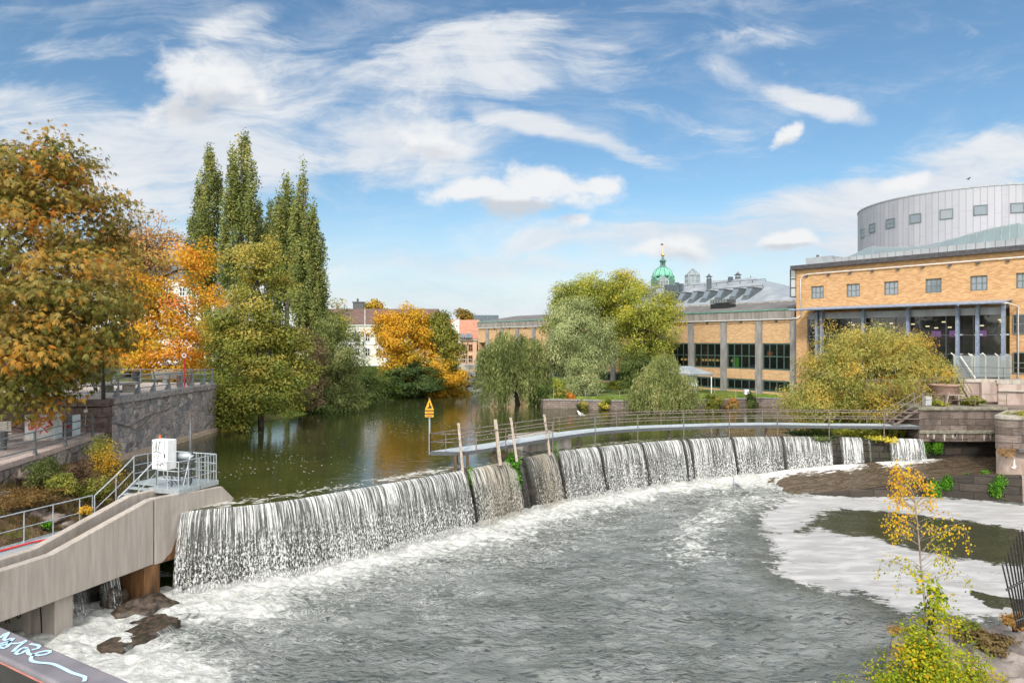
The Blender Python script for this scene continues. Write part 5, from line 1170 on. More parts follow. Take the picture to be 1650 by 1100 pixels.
tree('pale_willow', 'large pale silvery willow in the middle of the grove', 'willows of the grove', 933, 75, PALEW, [lobe(930, 540, 52, 46, 75), lobe(905, 570, 34, 40, 74), lobe(965, 555, 36, 45, 75), lobe(930, 505, 34, 26, 76), lobe(945, 590, 30, 34, 73)], 26000, .34, 230, (.75, .75, .6), 65, .35, None, 20, droop=1.2, aspect=.26, tint=(.46, .18, .14), shell=.5, top=.15)
tree('silver_shrub', 'silvery drooping young willow on the lawn edge under the large pale willow', 'willows of the grove', 945, 71.5, PALEW, [lobe(938, 605, 26, 26, 71.5), lobe(955, 620, 16, 16, 71), lobe(925, 622, 16, 14, 71)], 9000, .3, 90, (.5, .5, .5), 67, .12, None, 10, droop=1.2, aspect=.24, tint=(.5, .18, .15), limit=4.2)
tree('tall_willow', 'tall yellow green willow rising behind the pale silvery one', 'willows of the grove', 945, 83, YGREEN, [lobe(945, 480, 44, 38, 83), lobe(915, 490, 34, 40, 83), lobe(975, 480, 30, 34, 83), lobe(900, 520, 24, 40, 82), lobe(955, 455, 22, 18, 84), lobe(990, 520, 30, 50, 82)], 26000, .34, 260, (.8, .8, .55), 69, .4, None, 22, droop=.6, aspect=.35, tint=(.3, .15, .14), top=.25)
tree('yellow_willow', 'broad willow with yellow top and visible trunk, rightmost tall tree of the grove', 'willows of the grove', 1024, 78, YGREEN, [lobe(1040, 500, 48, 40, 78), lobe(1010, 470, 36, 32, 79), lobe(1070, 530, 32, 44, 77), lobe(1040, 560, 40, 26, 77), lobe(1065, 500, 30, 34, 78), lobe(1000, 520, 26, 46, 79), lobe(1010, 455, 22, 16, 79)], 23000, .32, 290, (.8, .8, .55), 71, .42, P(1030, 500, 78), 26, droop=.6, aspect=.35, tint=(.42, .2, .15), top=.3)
tree('dark_willow', 'dark blue green small willow in the shade of the yellow topped one', 'willows of the grove', 1022, 73, DGREEN, [lobe(1022, 590, 26, 26, 73), lobe(1010, 612, 22, 14, 72.5), lobe(1035, 605, 18, 20, 73)], 8000, .3, 80, (.5, .5, .45), 73, .14, None, 9, droop=1., aspect=.28, tint=(.65, .2, .15), limit=4.3)
for a in (('yellow orange shrub on the lawn edge, left of the silvery willow', 903, 628, 12, 16, 71, YGREEN, 1800, 75), ('round yellow shrub by the windows behind the lawn', 995, 622, 14, 11, 78, YGREEN, 1800, 76), ('dark blue green shrub at the left corner of the lawn wall', 872, 640, 14, 13, 72, DGREEN, 2000, 77), ('red orange creeper bush beside the silvery willow', 918, 640, 10, 9, 70, MAPLE, 900, 78),
          ('green shrub growing up the quay wall right of the low weeping willow', 1149, 645, 16, 16, 68.6, OLIVE, 2400, 79), ('rusty shrub on the quay wall, middle of the three right of the low weeping willow', 1178, 650, 13, 11, 69.6, PINKL, 1600, 80), ('tall green ivy on the quay wall left of the big yellow bush', 1212, 648, 9, 18, 70.6, DGREEN, 1600, 81), ('ivy on the low quay wall under the silvery willow', 938, 652, 9, 8, 68.6, OLIVE, 900, 82), ('yellow ivy on the low quay wall right of the silvery willow', 975, 652, 10, 8, 68, YGREEN, 900, 83)):
    shrub(*a[:8], a[8], .2, tint=(.5, .22, .15), limit=3.25)
# the big bush beside the weir
bb = V(26.5, 53, 3.2)
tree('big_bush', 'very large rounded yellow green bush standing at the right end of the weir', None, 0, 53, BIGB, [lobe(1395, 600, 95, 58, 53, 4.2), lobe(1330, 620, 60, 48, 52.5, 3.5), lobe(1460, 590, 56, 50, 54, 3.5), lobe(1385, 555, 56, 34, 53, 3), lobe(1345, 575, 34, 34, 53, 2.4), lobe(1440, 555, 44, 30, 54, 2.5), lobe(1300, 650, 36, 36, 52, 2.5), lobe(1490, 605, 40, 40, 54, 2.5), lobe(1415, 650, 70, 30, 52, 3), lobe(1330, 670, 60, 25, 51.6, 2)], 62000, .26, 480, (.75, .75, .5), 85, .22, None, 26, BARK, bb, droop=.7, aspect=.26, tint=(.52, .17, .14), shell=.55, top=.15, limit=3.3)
for a in (('dark leafy growth under the footbridge at the right end of the weir', 1310, 702, 40, 9, 50.2, DGREEN, 2600, 87), ('yellow spotted plants on the weir shore under the footbridge steps', 1400, 703, 50, 9, 50.0, YGREEN, 2600, 88), ('fern like plant leaning over the last curtain of water', 1440, 696, 20, 8, 49.4, OLIVE, 1000, 89)):
    shrub(*a[:8], a[8], .26, tint=(.5, .25, .15), limit=3.1)
# shrubs on the left bank and the terrace
for a in (('round green shrub below the pink coping stones on the left bank', 70, 760, 26, 24, 27.8, leafmat('sage_leaves', [(0, (.05, .07, .015)), (.6, (.14, .17, .04)), (1, (.25, .25, .1))]), 5200, 91), ('second green shrub on the bank, lower right of the round one', 100, 780, 18, 16, 27.2, OLIVE, 2600, 92), ('yellow leaved bush against the dark terrace wall behind the stair', 172, 748, 26, 32, 33, YELL, 1300, 93), ('thin green briar climbing beside the yellow leaved bush', 160, 722, 24, 26, 33.6, OLIVE, 1500, 94),
          ('brown withered shrub in the middle of the left bank', 125, 765, 20, 22, 29, leafmat('withered_leaves', [(0, (.08, .05, .03)), (1, (.22, .14, .08))]), 2600, 95), ('ochre bracken low on the left bank', 50, 800, 46, 14, 26.4, leafmat('bracken', [(0, (.1, .07, .025)), (.6, (.22, .13, .04)), (1, (.3, .2, .06))]), 4200, 96), ('small yellow plant beside the foot of the steel stair', 138, 822, 9, 6, 25.8, YELL, 420, 97), ('small bright green plant above the walkway', 75, 845, 7, 5, 25.6, FERN, 300, 98), ('brown tangle of stems near the stair railing', 150, 790, 26, 20, 29, OLIVE, 2200, 99)):
    shrub(*a[:8], a[8], .1, nc=60, tint=(.5, .22, .15), aspect=.5)
shrub('airy grey green willow shrub on the terrace behind the tall black pole', 155, 592, 34, 36, 40.5, leafmat('grey_leaves', [(0, (.09, .10, .05)), (1, (.3, .3, .16))]), 5200, 101, .16, aspect=.25, tint=(.5, .2, .15))
shrub('bright green undergrowth on the bank at the end of the terrace wall', 362, 655, 22, 30, 54, OLIVE, 3500, 103, .2, tint=(.5, .2, .15), limit=3.2)
shrub('ivy and weeds hanging over the foot of the terrace wall end', 372, 690, 26, 14, 52.8, OLIVE, 2600, 104, .2, tint=(.45, .2, .15), limit=3.2)
# grass tufts
def grass(name, region, n, seed, zf, h=.18, mat=None):
    rng = np.random.default_rng(seed); x0, x1, y0, y1 = region
    p = np.stack([rng.uniform(x0, x1, n), rng.uniform(y0, y1, n)], 1)
    k = inside(p[:, 0], p[:, 1], zf[1]) if zf[1] else np.ones(n, bool); p = p[k]; n = len(p)
    z = zf[0](p[:, 0], p[:, 1]); b = np.column_stack([p, z]); a = rng.normal(size=(n, 3)) * .4; a[:, 2] = 1
    nr = rng.normal(size=(n, 3)); nr[:, 2] = .3; L = h * (.5 + rng.random(n))
    v, f = leaf_quads(b, unit(a), unit(nr), L, L * .16)
    tag(link(name, npmesh(name, v, f, 4, rng.random(n)), mat), kind='stuff')
GRS = leafmat('grass_blades', [(0, (.06, .1, .015)), (.6, (.14, .2, .03)), (1, (.26, .26, .06))])
grass('bank_grass', (-21, -15.5, 14, 37), 16000, 3, (lambda x, y: np.array([bank_z(a, b) for a, b in zip(x, y)]) - .02, [(float(BX[i, 0]), float(ty[i])) for i in range(0, 90, 4)] + [(float(BX[i, -1]), float(ty[i])) for i in range(88, -1, -4)]), .2, leafmat('dry_grass', [(0, (.06, .07, .015)), (.5, (.16, .13, .04)), (1, (.3, .2, .08))]))
# ------------------------------------------------------------------ buildings
GLASS = None
def mat_glass(name, col, rough=.05, tr=0.):
    t = NT(name); p = t.pos(); w = t.bump(t.noise(p, .6, 2), .05, .3)
    b = t.bsdf(col, rough, 0, .9, w)
    if tr:
        tb = t.node('ShaderNodeBsdfTransparent'); tb.inputs[0].default_value = (.75, .8, .78, 1)
        return t.done(t.mixs(tr, b, tb.outputs[0]))
    return t.done(b)
DARKG = mat_glass('dark_window_glass', (.012, .014, .015), .04, .45)
PANEG = mat_glass('grey_window_glass', (.17, .20, .225), .08)
CLEARG = mat_glass('clear_facade_glass', (.03, .035, .04), .03, .62)
ROOFG = mat_glass('pale_roof_glass', (.2, .25, .245), .3)
GREENF = M('dark_green_frame', (.045, .085, .07), (.07, .12, .1), .5, 8)
GRIDF = M('grey_green_frame', (.10, .13, .125), (.15, .18, .17), .5, 8)
ZINC = M('zinc_sheet', (.28, .3, .315), (.36, .38, .395), .45, 1.2, (1, 1, .4), metal=.25)
def seam(name, ang, c1, c2, w, tilt=False, rough=.45, hz=None, lo=.5):
    """metal sheet with upright seams every w metres along the horizontal direction ang"""
    t = NT(name); sx = t.node('ShaderNodeSeparateXYZ'); t.l.new(t.mapv(t.pos(), rot=(0, 0, -ang)), sx.inputs[0])
    f = t.math('FRACT', t.math('DIVIDE', sx.outputs[0], w)); e = t.math('LESS_THAN', f, .09)
    n = t.noise(t.mapv(t.pos(), (1, 1, .5)), .7, 4); col = t.mix(t.step(n, .35, .65), c1, c2)
    fl = t.math('FLOOR', t.math('DIVIDE', sx.outputs[0], w)); wn = t.node('ShaderNodeTexWhiteNoise', noise_dimensions='1D'); t.l.new(fl, wn.inputs['W'])
    col = t.mix(.3, col, t.mix(wn.outputs[0], (.75, .75, .75), (1.1, 1.1, 1.1)), 'MULTIPLY')
    if hz:
        g = t.math('LESS_THAN', t.math('FRACT', t.math('ADD', t.math('DIVIDE', sx.outputs[2], hz), t.math('MULTIPLY', wn.outputs[0], .5))), .03); e = t.math('MAXIMUM', e, t.math('MULTIPLY', g, .6))
    col = t.mix(t.math('MULTIPLY', e, .65), col, tuple(x * .35 for x in c1))
    return t.done(t.bsdf(col, rough, .25, .5, t.bump(e, .6, .05)))
def window(parent, c, u, n, w, h, cols, rows, gm, fm, fw=.07, proud=.05, rec=.02, label=None, outer=None):
    """one window: pane with a frame of its own; c lies on the wall face"""
    c, u, n = Vector(c), Vector(u), Vector(n); z = V(0, 0, 1)
    mb = MB(); mb.axbox(c + n * rec, (u, n, z), (w / 2 - .02, .012, h / 2 - .02)); p = mb.build('window', gm, parent)
    if label: p['label'] = label
    mb = MB(); o = outer or fw * 1.3
    for s in (-1, 1):
        mb.axbox(c + u * s * (w / 2 - o / 2) + n * proud * .5, (u, n, z), (o / 2, proud * .5 + .03, h / 2)); mb.axbox(c + z * s * (h / 2 - o / 2) + n * proud * .5, (u, n, z), (w / 2 - o - .002, proud * .5 + .028, o / 2))
    for k in range(1, cols): mb.axbox(c + u * (w * (k / cols - .5)) + n * proud * .4, (u, n, z), (fw / 2, proud * .4 + .02, h / 2 - o - .002))
    for k in range(1, rows): mb.axbox(c + z * (h * (k / rows - .5)) + n * proud * .4, (u, n, z), (w / 2 - o - .002, proud * .4 + .017, fw / 2))
    mb.build('frame', fm, p); return p

# long brick hall along the lawn
LE = V(-34.8, 50, 0).normalized(); LNm = V(-LE.y, LE.x, 0)
if LNm.y > 0: LNm = -LNm
L0 = V(29.35, 70.6, 0); LANG = math.atan2(LE.y, LE.x)
def Lp(u, o, z): return L0 + LE * u + LNm * o + V(0, 0, z)          # u along the facade, o out of it
def l_u(px, o=0):
    d = V((px - CX) / F, 1, 0); a = L0 + LNm * o; k = (a.x * d.y - a.y * d.x) / (LE.y * d.x - LE.x * d.y); return k
BRK_L = brick('pale_orange_brick', LANG, (.48, .275, .13), (.64, .42, .22), (.50, .38, .25), .36, .115, .016, var=.4, bump=.2)
hall = thing('brick_hall', 'long orange brick hall with grey concrete pilasters and green framed windows behind the lawn', 'building', Lp(20, 0, 4.4))
U = [0.15, l_u(1223.6), l_u(1167), l_u(1114.5)]; stepu = (U[3] - U[0]) / 3; UEND = l_u(772)
U = U + [U[3] + stepu * (k + 1) for k in range(int((UEND - U[3]) / stepu))]
mb = MB()
for z0, z1 in ((9.82, 12.5), (5.86, 6.96), (4.0, 4.62)): mb.ext([Lp(0, 0, z0), Lp(UEND, 0, z0), Lp(UEND, 0, z1), Lp(0, 0, z1)], -LNm * .4)
mb.ext([Lp(UEND, 0, 4), Lp(UEND + .3, 0, 4), Lp(UEND + .3, 0, 12.5), Lp(UEND, 0, 12.5)], -LNm * 12); mb.build('brick_wall', BRK_L, hall)
PIL = M('grey_concrete_pilaster', (.2, .195, .185), (.29, .28, .265), .9, 2.5, (1, 1, .3), bump=.2)
for u in U: mb = MB(); mb.ext([Lp(u - .38, .22, 4), Lp(u + .38, .22, 4), Lp(u + .38, .22, 12.45), Lp(u - .38, .22, 12.45)], -LNm * .6); mb.build('pilaster', PIL, hall)
FASC = M('weathered_fascia', (.19, .17, .15), (.30, .275, .25), .9, 3, (1, 1, .15), bump=.2)
mb = MB(); mb.ext([Lp(0, .26, 12.42), Lp(UEND + .3, .26, 12.42), Lp(UEND + .3, .26, 13.3), Lp(0, .26, 13.3)], -LNm * .7); mb.build('fascia', FASC, hall)
mb = MB(); mb.ext([Lp(0, .36, 13.3), Lp(UEND + .4, .36, 13.3), Lp(UEND + .4, .36, 13.42), Lp(0, .36, 13.42)], -LNm * .5); mb.build('gutter', M('verdigris_copper', (.1, .26, .2), (.17, .36, .29), .6, 3), hall)
mb = MB(); mb.add([Lp(0, .3, 13.43), Lp(UEND + .4, .3, 13.43), Lp(UEND + .4, -8.2, 14.7), Lp(0, -8.2, 14.7), Lp(0, -8.2, 13), Lp(UEND + .4, -8.2, 13)], [(0, 1, 2, 3), (3, 2, 5, 4)]); mb.build('roof', M('grey_roofing_felt', (.11, .105, .10), (.17, .16, .15), .95, 1.2, c3=(.22, .21, .2), s3=.2), hall)
mb = MB(); mb.tube([Lp(.1, .34, 12.35), Lp(20, .34, 12.35), Lp(UEND, .34, 12.35)], .05, 6); mb.build('drain_pipe', WHITEP, hall)
for i in range(len(U) - 1):
    uc, w = (U[i] + U[i + 1]) / 2, abs(U[i + 1] - U[i]) - .78
    if i < 5 or i in (6, 8):
        window(hall, Lp(uc, -.12, 8.39), LE, LNm, w, 2.84, 4, 2, DARKG, GREENF, .11, .06)
    window(hall, Lp(uc, -.12, 5.24), LE, LNm, w, 1.2, 4, 1, DARKG, GREENF, .11, .06)
    if not (i < 5 or i in (6, 8)):
        mb = MB(); mb.ext([Lp(uc - w / 2, -.02, 6.97), Lp(uc + w / 2, -.02, 6.97), Lp(uc + w / 2, -.02, 9.8), Lp(uc - w / 2, -.02, 9.8)], -LNm * .3); mb.build('brick_panel', BRK_L, hall)
    mb = MB(); mb.box(Lp(uc, .1, 12.2), (.22, .22, .18), LANG); mb.build('vent_box', IRON, hall)
INNER = M('dark_interior', (.03, .026, .022), (.06, .05, .04), .9, 1); WARMW = M('warm_wood_interior', (.42, .2, .05), (.55, .3, .09), .7, 1.5)
mb = MB(); mb.ext([Lp(0, -4, 4.2), Lp(UEND, -4, 4.2), Lp(UEND, -4, 12), Lp(0, -4, 12)], -LNm * .2); mb.ext([Lp(0, -.45, 6.3), Lp(UEND, -.45, 6.3), Lp(UEND, -4, 6.3), Lp(0, -4, 6.3)], (0, 0, .2)); mb.ext([Lp(0, -.45, 10.2), Lp(UEND, -.45, 10.2), Lp(UEND, -4, 10.2), Lp(0, -4, 10.2)], (0, 0, .2)); mb.build('interior', INNER, hall)
LAMP = None
def lampmat(name, c, e):
    t = NT(name); em = t.node('ShaderNodeEmission'); em.inputs[0].default_value = tuple(c) + (1,); em.inputs[1].default_value = e; return t.done(em.outputs[0])
WARML = lampmat('warm_lamp', (1, .62, .22), 1.3); rng = random.Random(12)
mb = MB(); ml = MB()
for u in np.arange(U[2] + .6, U[4], .55):
    if rng.random() < .75: mb.ext([Lp(u, -3.4, 6.6), Lp(u + .25, -3.4, 6.6), Lp(u + .25, -3.4, 6.6 + rng.uniform(1.2, 2.4)), Lp(u, -3.4, 6.6 + 1.6)], -LNm * .3)
    if rng.random() < .55: ml.ext([Lp(u, -3.2, 7.6), Lp(u + .35, -3.2, 7.6), Lp(u + .35, -3.2, 7.85), Lp(u, -3.2, 7.85)], -LNm * .05)
mb.build('shelves', WARMW, hall); ml.build('ceiling_lamps', WARML, hall)
mb = MB(); c = l_u(1176); mb.ext([Lp(c - .4, -1.0, 6.6), Lp(c + .4, -1.0, 6.6), Lp(c + .4, -1.0, 8.2), Lp(c - .4, -1.0, 8.2)], -LNm * .1); mb.build('green_board', lampmat('lit_green_board', (.2, .8, .08), .55), hall)
mb = MB(); c = l_u(1231); mb.ext([Lp(c - .3, -1.0, 8.4), Lp(c + .3, -1.0, 8.4), Lp(c + .3, -1.0, 8.9), Lp(c - .3, -1.0, 8.9)], -LNm * .1); mb.build('orange_board', lampmat('lit_orange_board', (.9, .2, .04), .6), hall)
sk = thing('roof_skylight', 'small dark ribbed skylight box on the grey lower roof of the brick hall', 'skylight', Lp(l_u(1165, -4), -4, 13.9)); c = WL[sk]
mb = MB(); mb.axbox(c + V(0, 0, .2), (LE, LNm, (0, 0, 1)), (1.25, .8, .45)); mb.build('box', BLACK, sk)
mb = MB(); mb.axbox(c + V(0, 0, .95), (LE, LNm, (0, 0, 1)), (1.2, .75, .2)); mb.build('glazing', mat_glass('skylight_glass', (.2, .23, .24)), sk)
mb = MB()
for k in range(7): mb.axbox(c + LE * (-1.2 + .4 * k) + V(0, 0, .95), (LE, LNm, (0, 0, 1)), (.05, .8, .23))
mb.build('bars', IRON, sk)
# little pavilion roof by the hall
pv = thing('garden_pavilion', 'small white pavilion with a ribbed grey metal roof beside the low weeping willow', 'pavilion', P(1108, 628, 75)); c = WL[pv].copy()
mb = MB(); mb.prism([(c.x - 2.6, c.y - 1.6), (c.x + 2.4, c.y - 1.6), (c.x + 2.4, c.y + 1.4), (c.x - 2.6, c.y + 1.4)], 6.35, 6.5); v = [(c.x - 2.7, c.y - 1.7, 6.5), (c.x + 2.5, c.y - 1.7, 6.5), (c.x + 2.5, c.y + 1.5, 6.5), (c.x - 2.7, c.y + 1.5, 6.5), (c.x - 1.2, c.y, 7.3), (c.x + .4, c.y, 7.3)]
mb.add(v, [(0, 1, 5, 4), (1, 2, 5), (2, 3, 4, 5), (3, 0, 4)]); mb.build('roof', seam('pavilion_roof', 0, (.3, .34, .37), (.42, .45, .47), .35), pv)
mb = MB(); mb.box((c.x - .3, c.y + .2, 5.4), (2.4, 1.6, 1.9)); mb.build('wall', WHITEP, pv)
for x in (-2.4, 2.2): mb = MB(); mb.tube([(c.x + x, c.y - 1.4, 4.3), (c.x + x, c.y - 1.4, 6.4)], .06, 6); mb.build('post', WHITEP, pv)

# metal roofed hall behind it
mh = thing('metal_roofed_hall', 'hall with a big pale seamed metal roof and row of dormers behind the brick hall', 'building', Lp(15, -14, 4.4))
SEAMR = seam('standing_seam_roof', LANG, (.33, .365, .385), (.44, .465, .48), .62)
def l_z(px, py, o): return H - (py - CY) / F * Lp(l_u(px, o), o, 0).y
o0, o1 = -8.5, -17.0; r0, r1 = l_u(1277, o0), 46.
z0, z1 = l_z(1180, 488.5, o0), l_z(1180, 450, o1)
hip = l_u(1212, o1) - r0
mb = MB(); mb.add([Lp(r0, o0, z0), Lp(r1, o0, z0), Lp(r1, o1, z1), Lp(r0 + hip, o1, z1), Lp(r0, o1 - 8.5, z0), Lp(r1, o1 - 8.5, z0)], [(0, 1, 2, 3), (0, 3, 4), (4, 3, 2, 5), (1, 5, 2)]); mb.build('roof', SEAMR, mh)
mb = MB(); mb.ext([Lp(r0, o0, 4), Lp(r1, o0, 4), Lp(r1, o1 - 8.5, 4), Lp(r0, o1 - 8.5, 4)], (0, 0, z0 - 4.01)); mb.build('walls', CONC_OLD, mh)
sl = (Lp(0, o1, z1) - Lp(0, o0, z0)); slope = sl.length; sln = sl.normalized(); rn = LE.cross(sln); rn = rn if rn.z > 0 else -rn
DCHK = M('dark_dormer_cheek', (.07, .09, .10), (.11, .13, .14), .5, 3)
for px in (1087, 1101, 1121, 1141, 1163, 1187, 1209):
    u = l_u(px - 4, o0 - 1.5)
    a = Lp(u, o0, z0) + sln * .9; w = 1.0; L = 3.4
    mb = MB(); q = [a, a + sln * L, a + sln * L * .62 + V(0, 0, .0) + rn * 1.1]
    front = [a + sln * L * .5, a + sln * L * .5 + rn * .95]
    mb.ext([a - LE * w / 2, a + sln * L - LE * w / 2, a + sln * L + rn * .12 - LE * w / 2, a + sln * L * .55 + rn * .95 - LE * w / 2, a + sln * .1 + rn * .1 - LE * w / 2], LE * w); d_ = mb.build('dormer', DCHK, mh)
    mb = MB(); mb.ext([a + sln * L + rn * .14 - LE * (w / 2 + .1), a + sln * L * .52 + rn * 1.0 - LE * (w / 2 + .1), a + sln * L * .52 + rn * 1.08 - LE * (w / 2 + .1), a + sln * L + rn * .22 - LE * (w / 2 + .1)], LE * (w + .2)); mb.build('dormer_roof', ZINC, d_)
    wd = (front[1] - front[0]).normalized(); mb = MB(); mb.ext([a + sln * L * .16 + rn * .33 - LE * (w / 2 - .12), a + sln * L * .5 + rn * .92 - LE * (w / 2 - .12), a + sln * L * .5 + rn * .92 + LE * (w / 2 - .12), a + sln * L * .16 + rn * .33 + LE * (w / 2 - .12)], (rn - sln) * .04); mb.build('window', PANEG, d_)
for f, ua, ub in ((.78, r0 + 8.2, r1), (.52, r0 + 7, r0 + 15)):
    mb = MB(); A, B = Lp(ua, o0, z0) + sln * slope * f, Lp(ub, o0, z0) + sln * slope * f; mb.bar(A + rn * .35, B + rn * .35, .07); k = 0
    while k < (B - A).length: mb.bar(A + LE * k, A + LE * k + rn * .36, .06); k += 2.0
    mb.build('snow_rail', IRON, mh)
def chimney(px, pyt, w, d, name='chimney', cap=True):
    c = P(px, pyt, d); mb = MB(); mb.box((c.x, c.y, c.z - 1.3), (w, w, 2.6), LANG); o = mb.build(name, DCHK, mh)
    if cap:
        mb = MB(); mb.box((c.x, c.y, c.z + .28), (w * 1.35, w * 1.35, .1), LANG); mb.lathe([(w * .8, .3), (.06, .62), (.04, .75)], (c.x, c.y, c.z), 6)
        for i in (-1, 1):
            for j in (-1, 1): mb.box((c.x + i * w * .4, c.y + j * w * .4, c.z + .12), (.06, .06, .3))
        mb.build('cowl', IRON, o)
D2 = 97
chimney(1142.5, 449, .5, D2); chimney(1177, 446, .5, D2, cap=False); chimney(1189, 446, .55, D2); chimney(1091, 455, .45, D2 + 4, cap=False); chimney(1098, 457, .45, D2 + 4, cap=False); chimney(1245, 459, .45, D2, cap=False); chimney(1079, 459, 1.0, D2 - 6, cap=False)
mb = MB(); c = P(1209.5, 446, D2); mb.tube([c - V(0, 0, 1), c + V(0, 0, .2)], .04, 5); mb.build('aerial', IRON, mh)
gl = thing('glass_lantern', 'white framed glass roof lantern with a pyramid top on the metal roofed hall', 'roof lantern', P(1116, 457, 104)); c = WL[gl]
def lantern(c, s, h, tp, t):
    mb = MB(); mb.box(c + V(0, 0, h / 2), (s * .96, s * .96, h)); mb.add([c + V(-s / 2, -s / 2, h), c + V(s / 2, -s / 2, h), c + V(s / 2, s / 2, h), c + V(-s / 2, s / 2, h), c + V(0, 0, h + tp)], [(0, 1, 4), (1, 2, 4), (2, 3, 4), (3, 0, 4)]); mb.build('glass', mat_glass('lantern_glass', (.45, .5, .52), .1, .72), t)
    mb = MB()
    for i in range(4):
        a = [(-1, -1), (1, -1), (1, 1), (-1, 1)]; p, q = a[i], a[(i + 1) % 4]; A, B = c + V(p[0] * s / 2, p[1] * s / 2, 0), c + V(q[0] * s / 2, q[1] * s / 2, 0)
        mb.bar(A, A + V(0, 0, h), .12); mb.bar(A + V(0, 0, h), B + V(0, 0, h), .13); mb.bar(A + V(0, 0, h), c + V(0, 0, h + tp), .1); mb.bar(A + V(0, 0, .1), B + V(0, 0, .1), .12)
        for f in (1 / 3, 2 / 3): mb.bar(A.lerp(B, f), A.lerp(B, f) + V(0, 0, h), .07)
        mb.bar(A + V(0, 0, h * .5), B + V(0, 0, h * .5), .06)
    mb.build('frame', ZINC, t)
lantern(c - V(0, 0, .3), 1.8, 1.6, 1.0, gl)
mb = MB(); mb.box(c + V(0, 0, -1.3), (2.2, 2.2, 2)); mb.ext([c + V(1, -1, -.6), c + V(3.0, -1, .4), c + V(3, -1, -1.2), c + V(1, -1, -1.2)], (0, 2, 0)); mb.build('base', DCHK, gl)
gl = thing('glass_lantern', 'white framed glass roof lantern in front of the green dome', 'roof lantern', P(1069, 458, 100)); lantern(WL[gl] - V(0, 0, .5), 1.2, 1.0, .7, gl)
# green domed tower
DM = M('verdigris_dome', (.13, .40, .27), (.24, .52, .38), .55, 1.5, (1, 1, .3), c3=(.09, .24, .18), s3=.8)
DMD = M('dark_verdigris', (.06, .13, .11), (.12, .22, .18), .6, 2); GOLD = M('gilded_copper', (.7, .36, .08), (.8, .45, .12), .35, 3, metal=.9)
dt = thing('domed_tower', 'round tower with a green copper dome, lantern and gilded ball behind the trees', 'tower', P(1068, 600, 145)); dd = 145; k = dd / F
def dz(py): return H - (py - CY) / F * dd
c = V((1068 - CX) * k, dd, 0); rr = 16.5 * k
mb = MB(); mb.lathe([(rr * math.cos(a), dz(446) + (dz(430) - dz(446)) * math.sin(a)) for a in np.linspace(0, 1.45, 10)], c, 28); mb.build('dome', DM, dt, True)
mb = MB()
for a in np.arange(0, 6.28, math.pi / 6): mb.tube([c + V(math.cos(a) * rr * 1.01 * math.cos(b), math.sin(a) * rr * 1.01 * math.cos(b), dz(446) + (dz(430) - dz(446)) * 1.01 * math.sin(b)) for b in np.linspace(0, 1.4, 7)], .07, 5)
mb.build('ribs', DMD, dt)
mb = MB(); mb.lathe([(rr * .98, 4), (rr * .98, dz(447)), (rr * 1.12, dz(446.4)), (rr * 1.12, dz(445.6)), (rr * .98, dz(445.4))], c, 28); mb.build('drum', DMD, dt)
for a in np.arange(-2.6, .3, math.pi / 4):
    o = c + V(math.cos(a), math.sin(a), 0) * rr * 1.02; tv = V(-math.sin(a), math.cos(a), 0)
    mb = MB(); mb.ext([o - tv * 1.0 + V(0, 0, dz(462)), o + tv * 1.0 + V(0, 0, dz(462)), o + tv * 1.0 + V(0, 0, dz(452)), o + V(0, 0, dz(446)), o - tv * 1.0 + V(0, 0, dz(452))], V(math.cos(a), math.sin(a), 0) * .25); g_ = mb.build('gable', DMD, dt)
    mb = MB(); mb.bar(o - tv * 1.15 + V(math.cos(a), math.sin(a), 0) * .2 + V(0, 0, dz(452.5)), o + V(math.cos(a), math.sin(a), 0) * .2 + V(0, 0, dz(445)), .16); mb.bar(o + tv * 1.15 + V(math.cos(a), math.sin(a), 0) * .2 + V(0, 0, dz(452.5)), o + V(math.cos(a), math.sin(a), 0) * .2 + V(0, 0, dz(445)), .16); mb.build('cornice', DM, g_)
mb = MB(); mb.lathe([(6.2 * k, dz(431)), (4.6 * k, dz(428.5)), (4.2 * k, dz(428))], c, 12); mb.lathe([(3.6 * k, dz(422.5)), (5.6 * k, dz(421)), (5.6 * k, dz(420)), (2.5 * k, dz(417.5)), (1.6 * k, dz(414))], c, 12)
for a in np.arange(0, 6.28, math.pi / 4): mb.bar(c + V(math.cos(a) * 3.4 * k, math.sin(a) * 3.4 * k, dz(428.5)), c + V(math.cos(a) * 3.4 * k, math.sin(a) * 3.4 * k, dz(422)), .16)
mb.build('lantern', DMD, dt)
mb = MB(); mb.lathe([(.02, dz(414.5)), (2.2 * k, dz(412.5)), (2.7 * k, dz(410.8)), (2.2 * k, dz(409)), (.3 * k, dz(407.6)), (.3 * k, dz(396)), (.05, dz(395))], c, 10); mb.build('spire', GOLD, dt, True)
mb = MB(); mb.ext([c + V(.0, 0, dz(395.5)), c + V(-.45, 0, dz(394.5)), c + V(-.4, 0, dz(392.4)), c + V(.15, 0, dz(393))], (0, .05, 0)); mb.build('weather_vane', BLACK, dt)

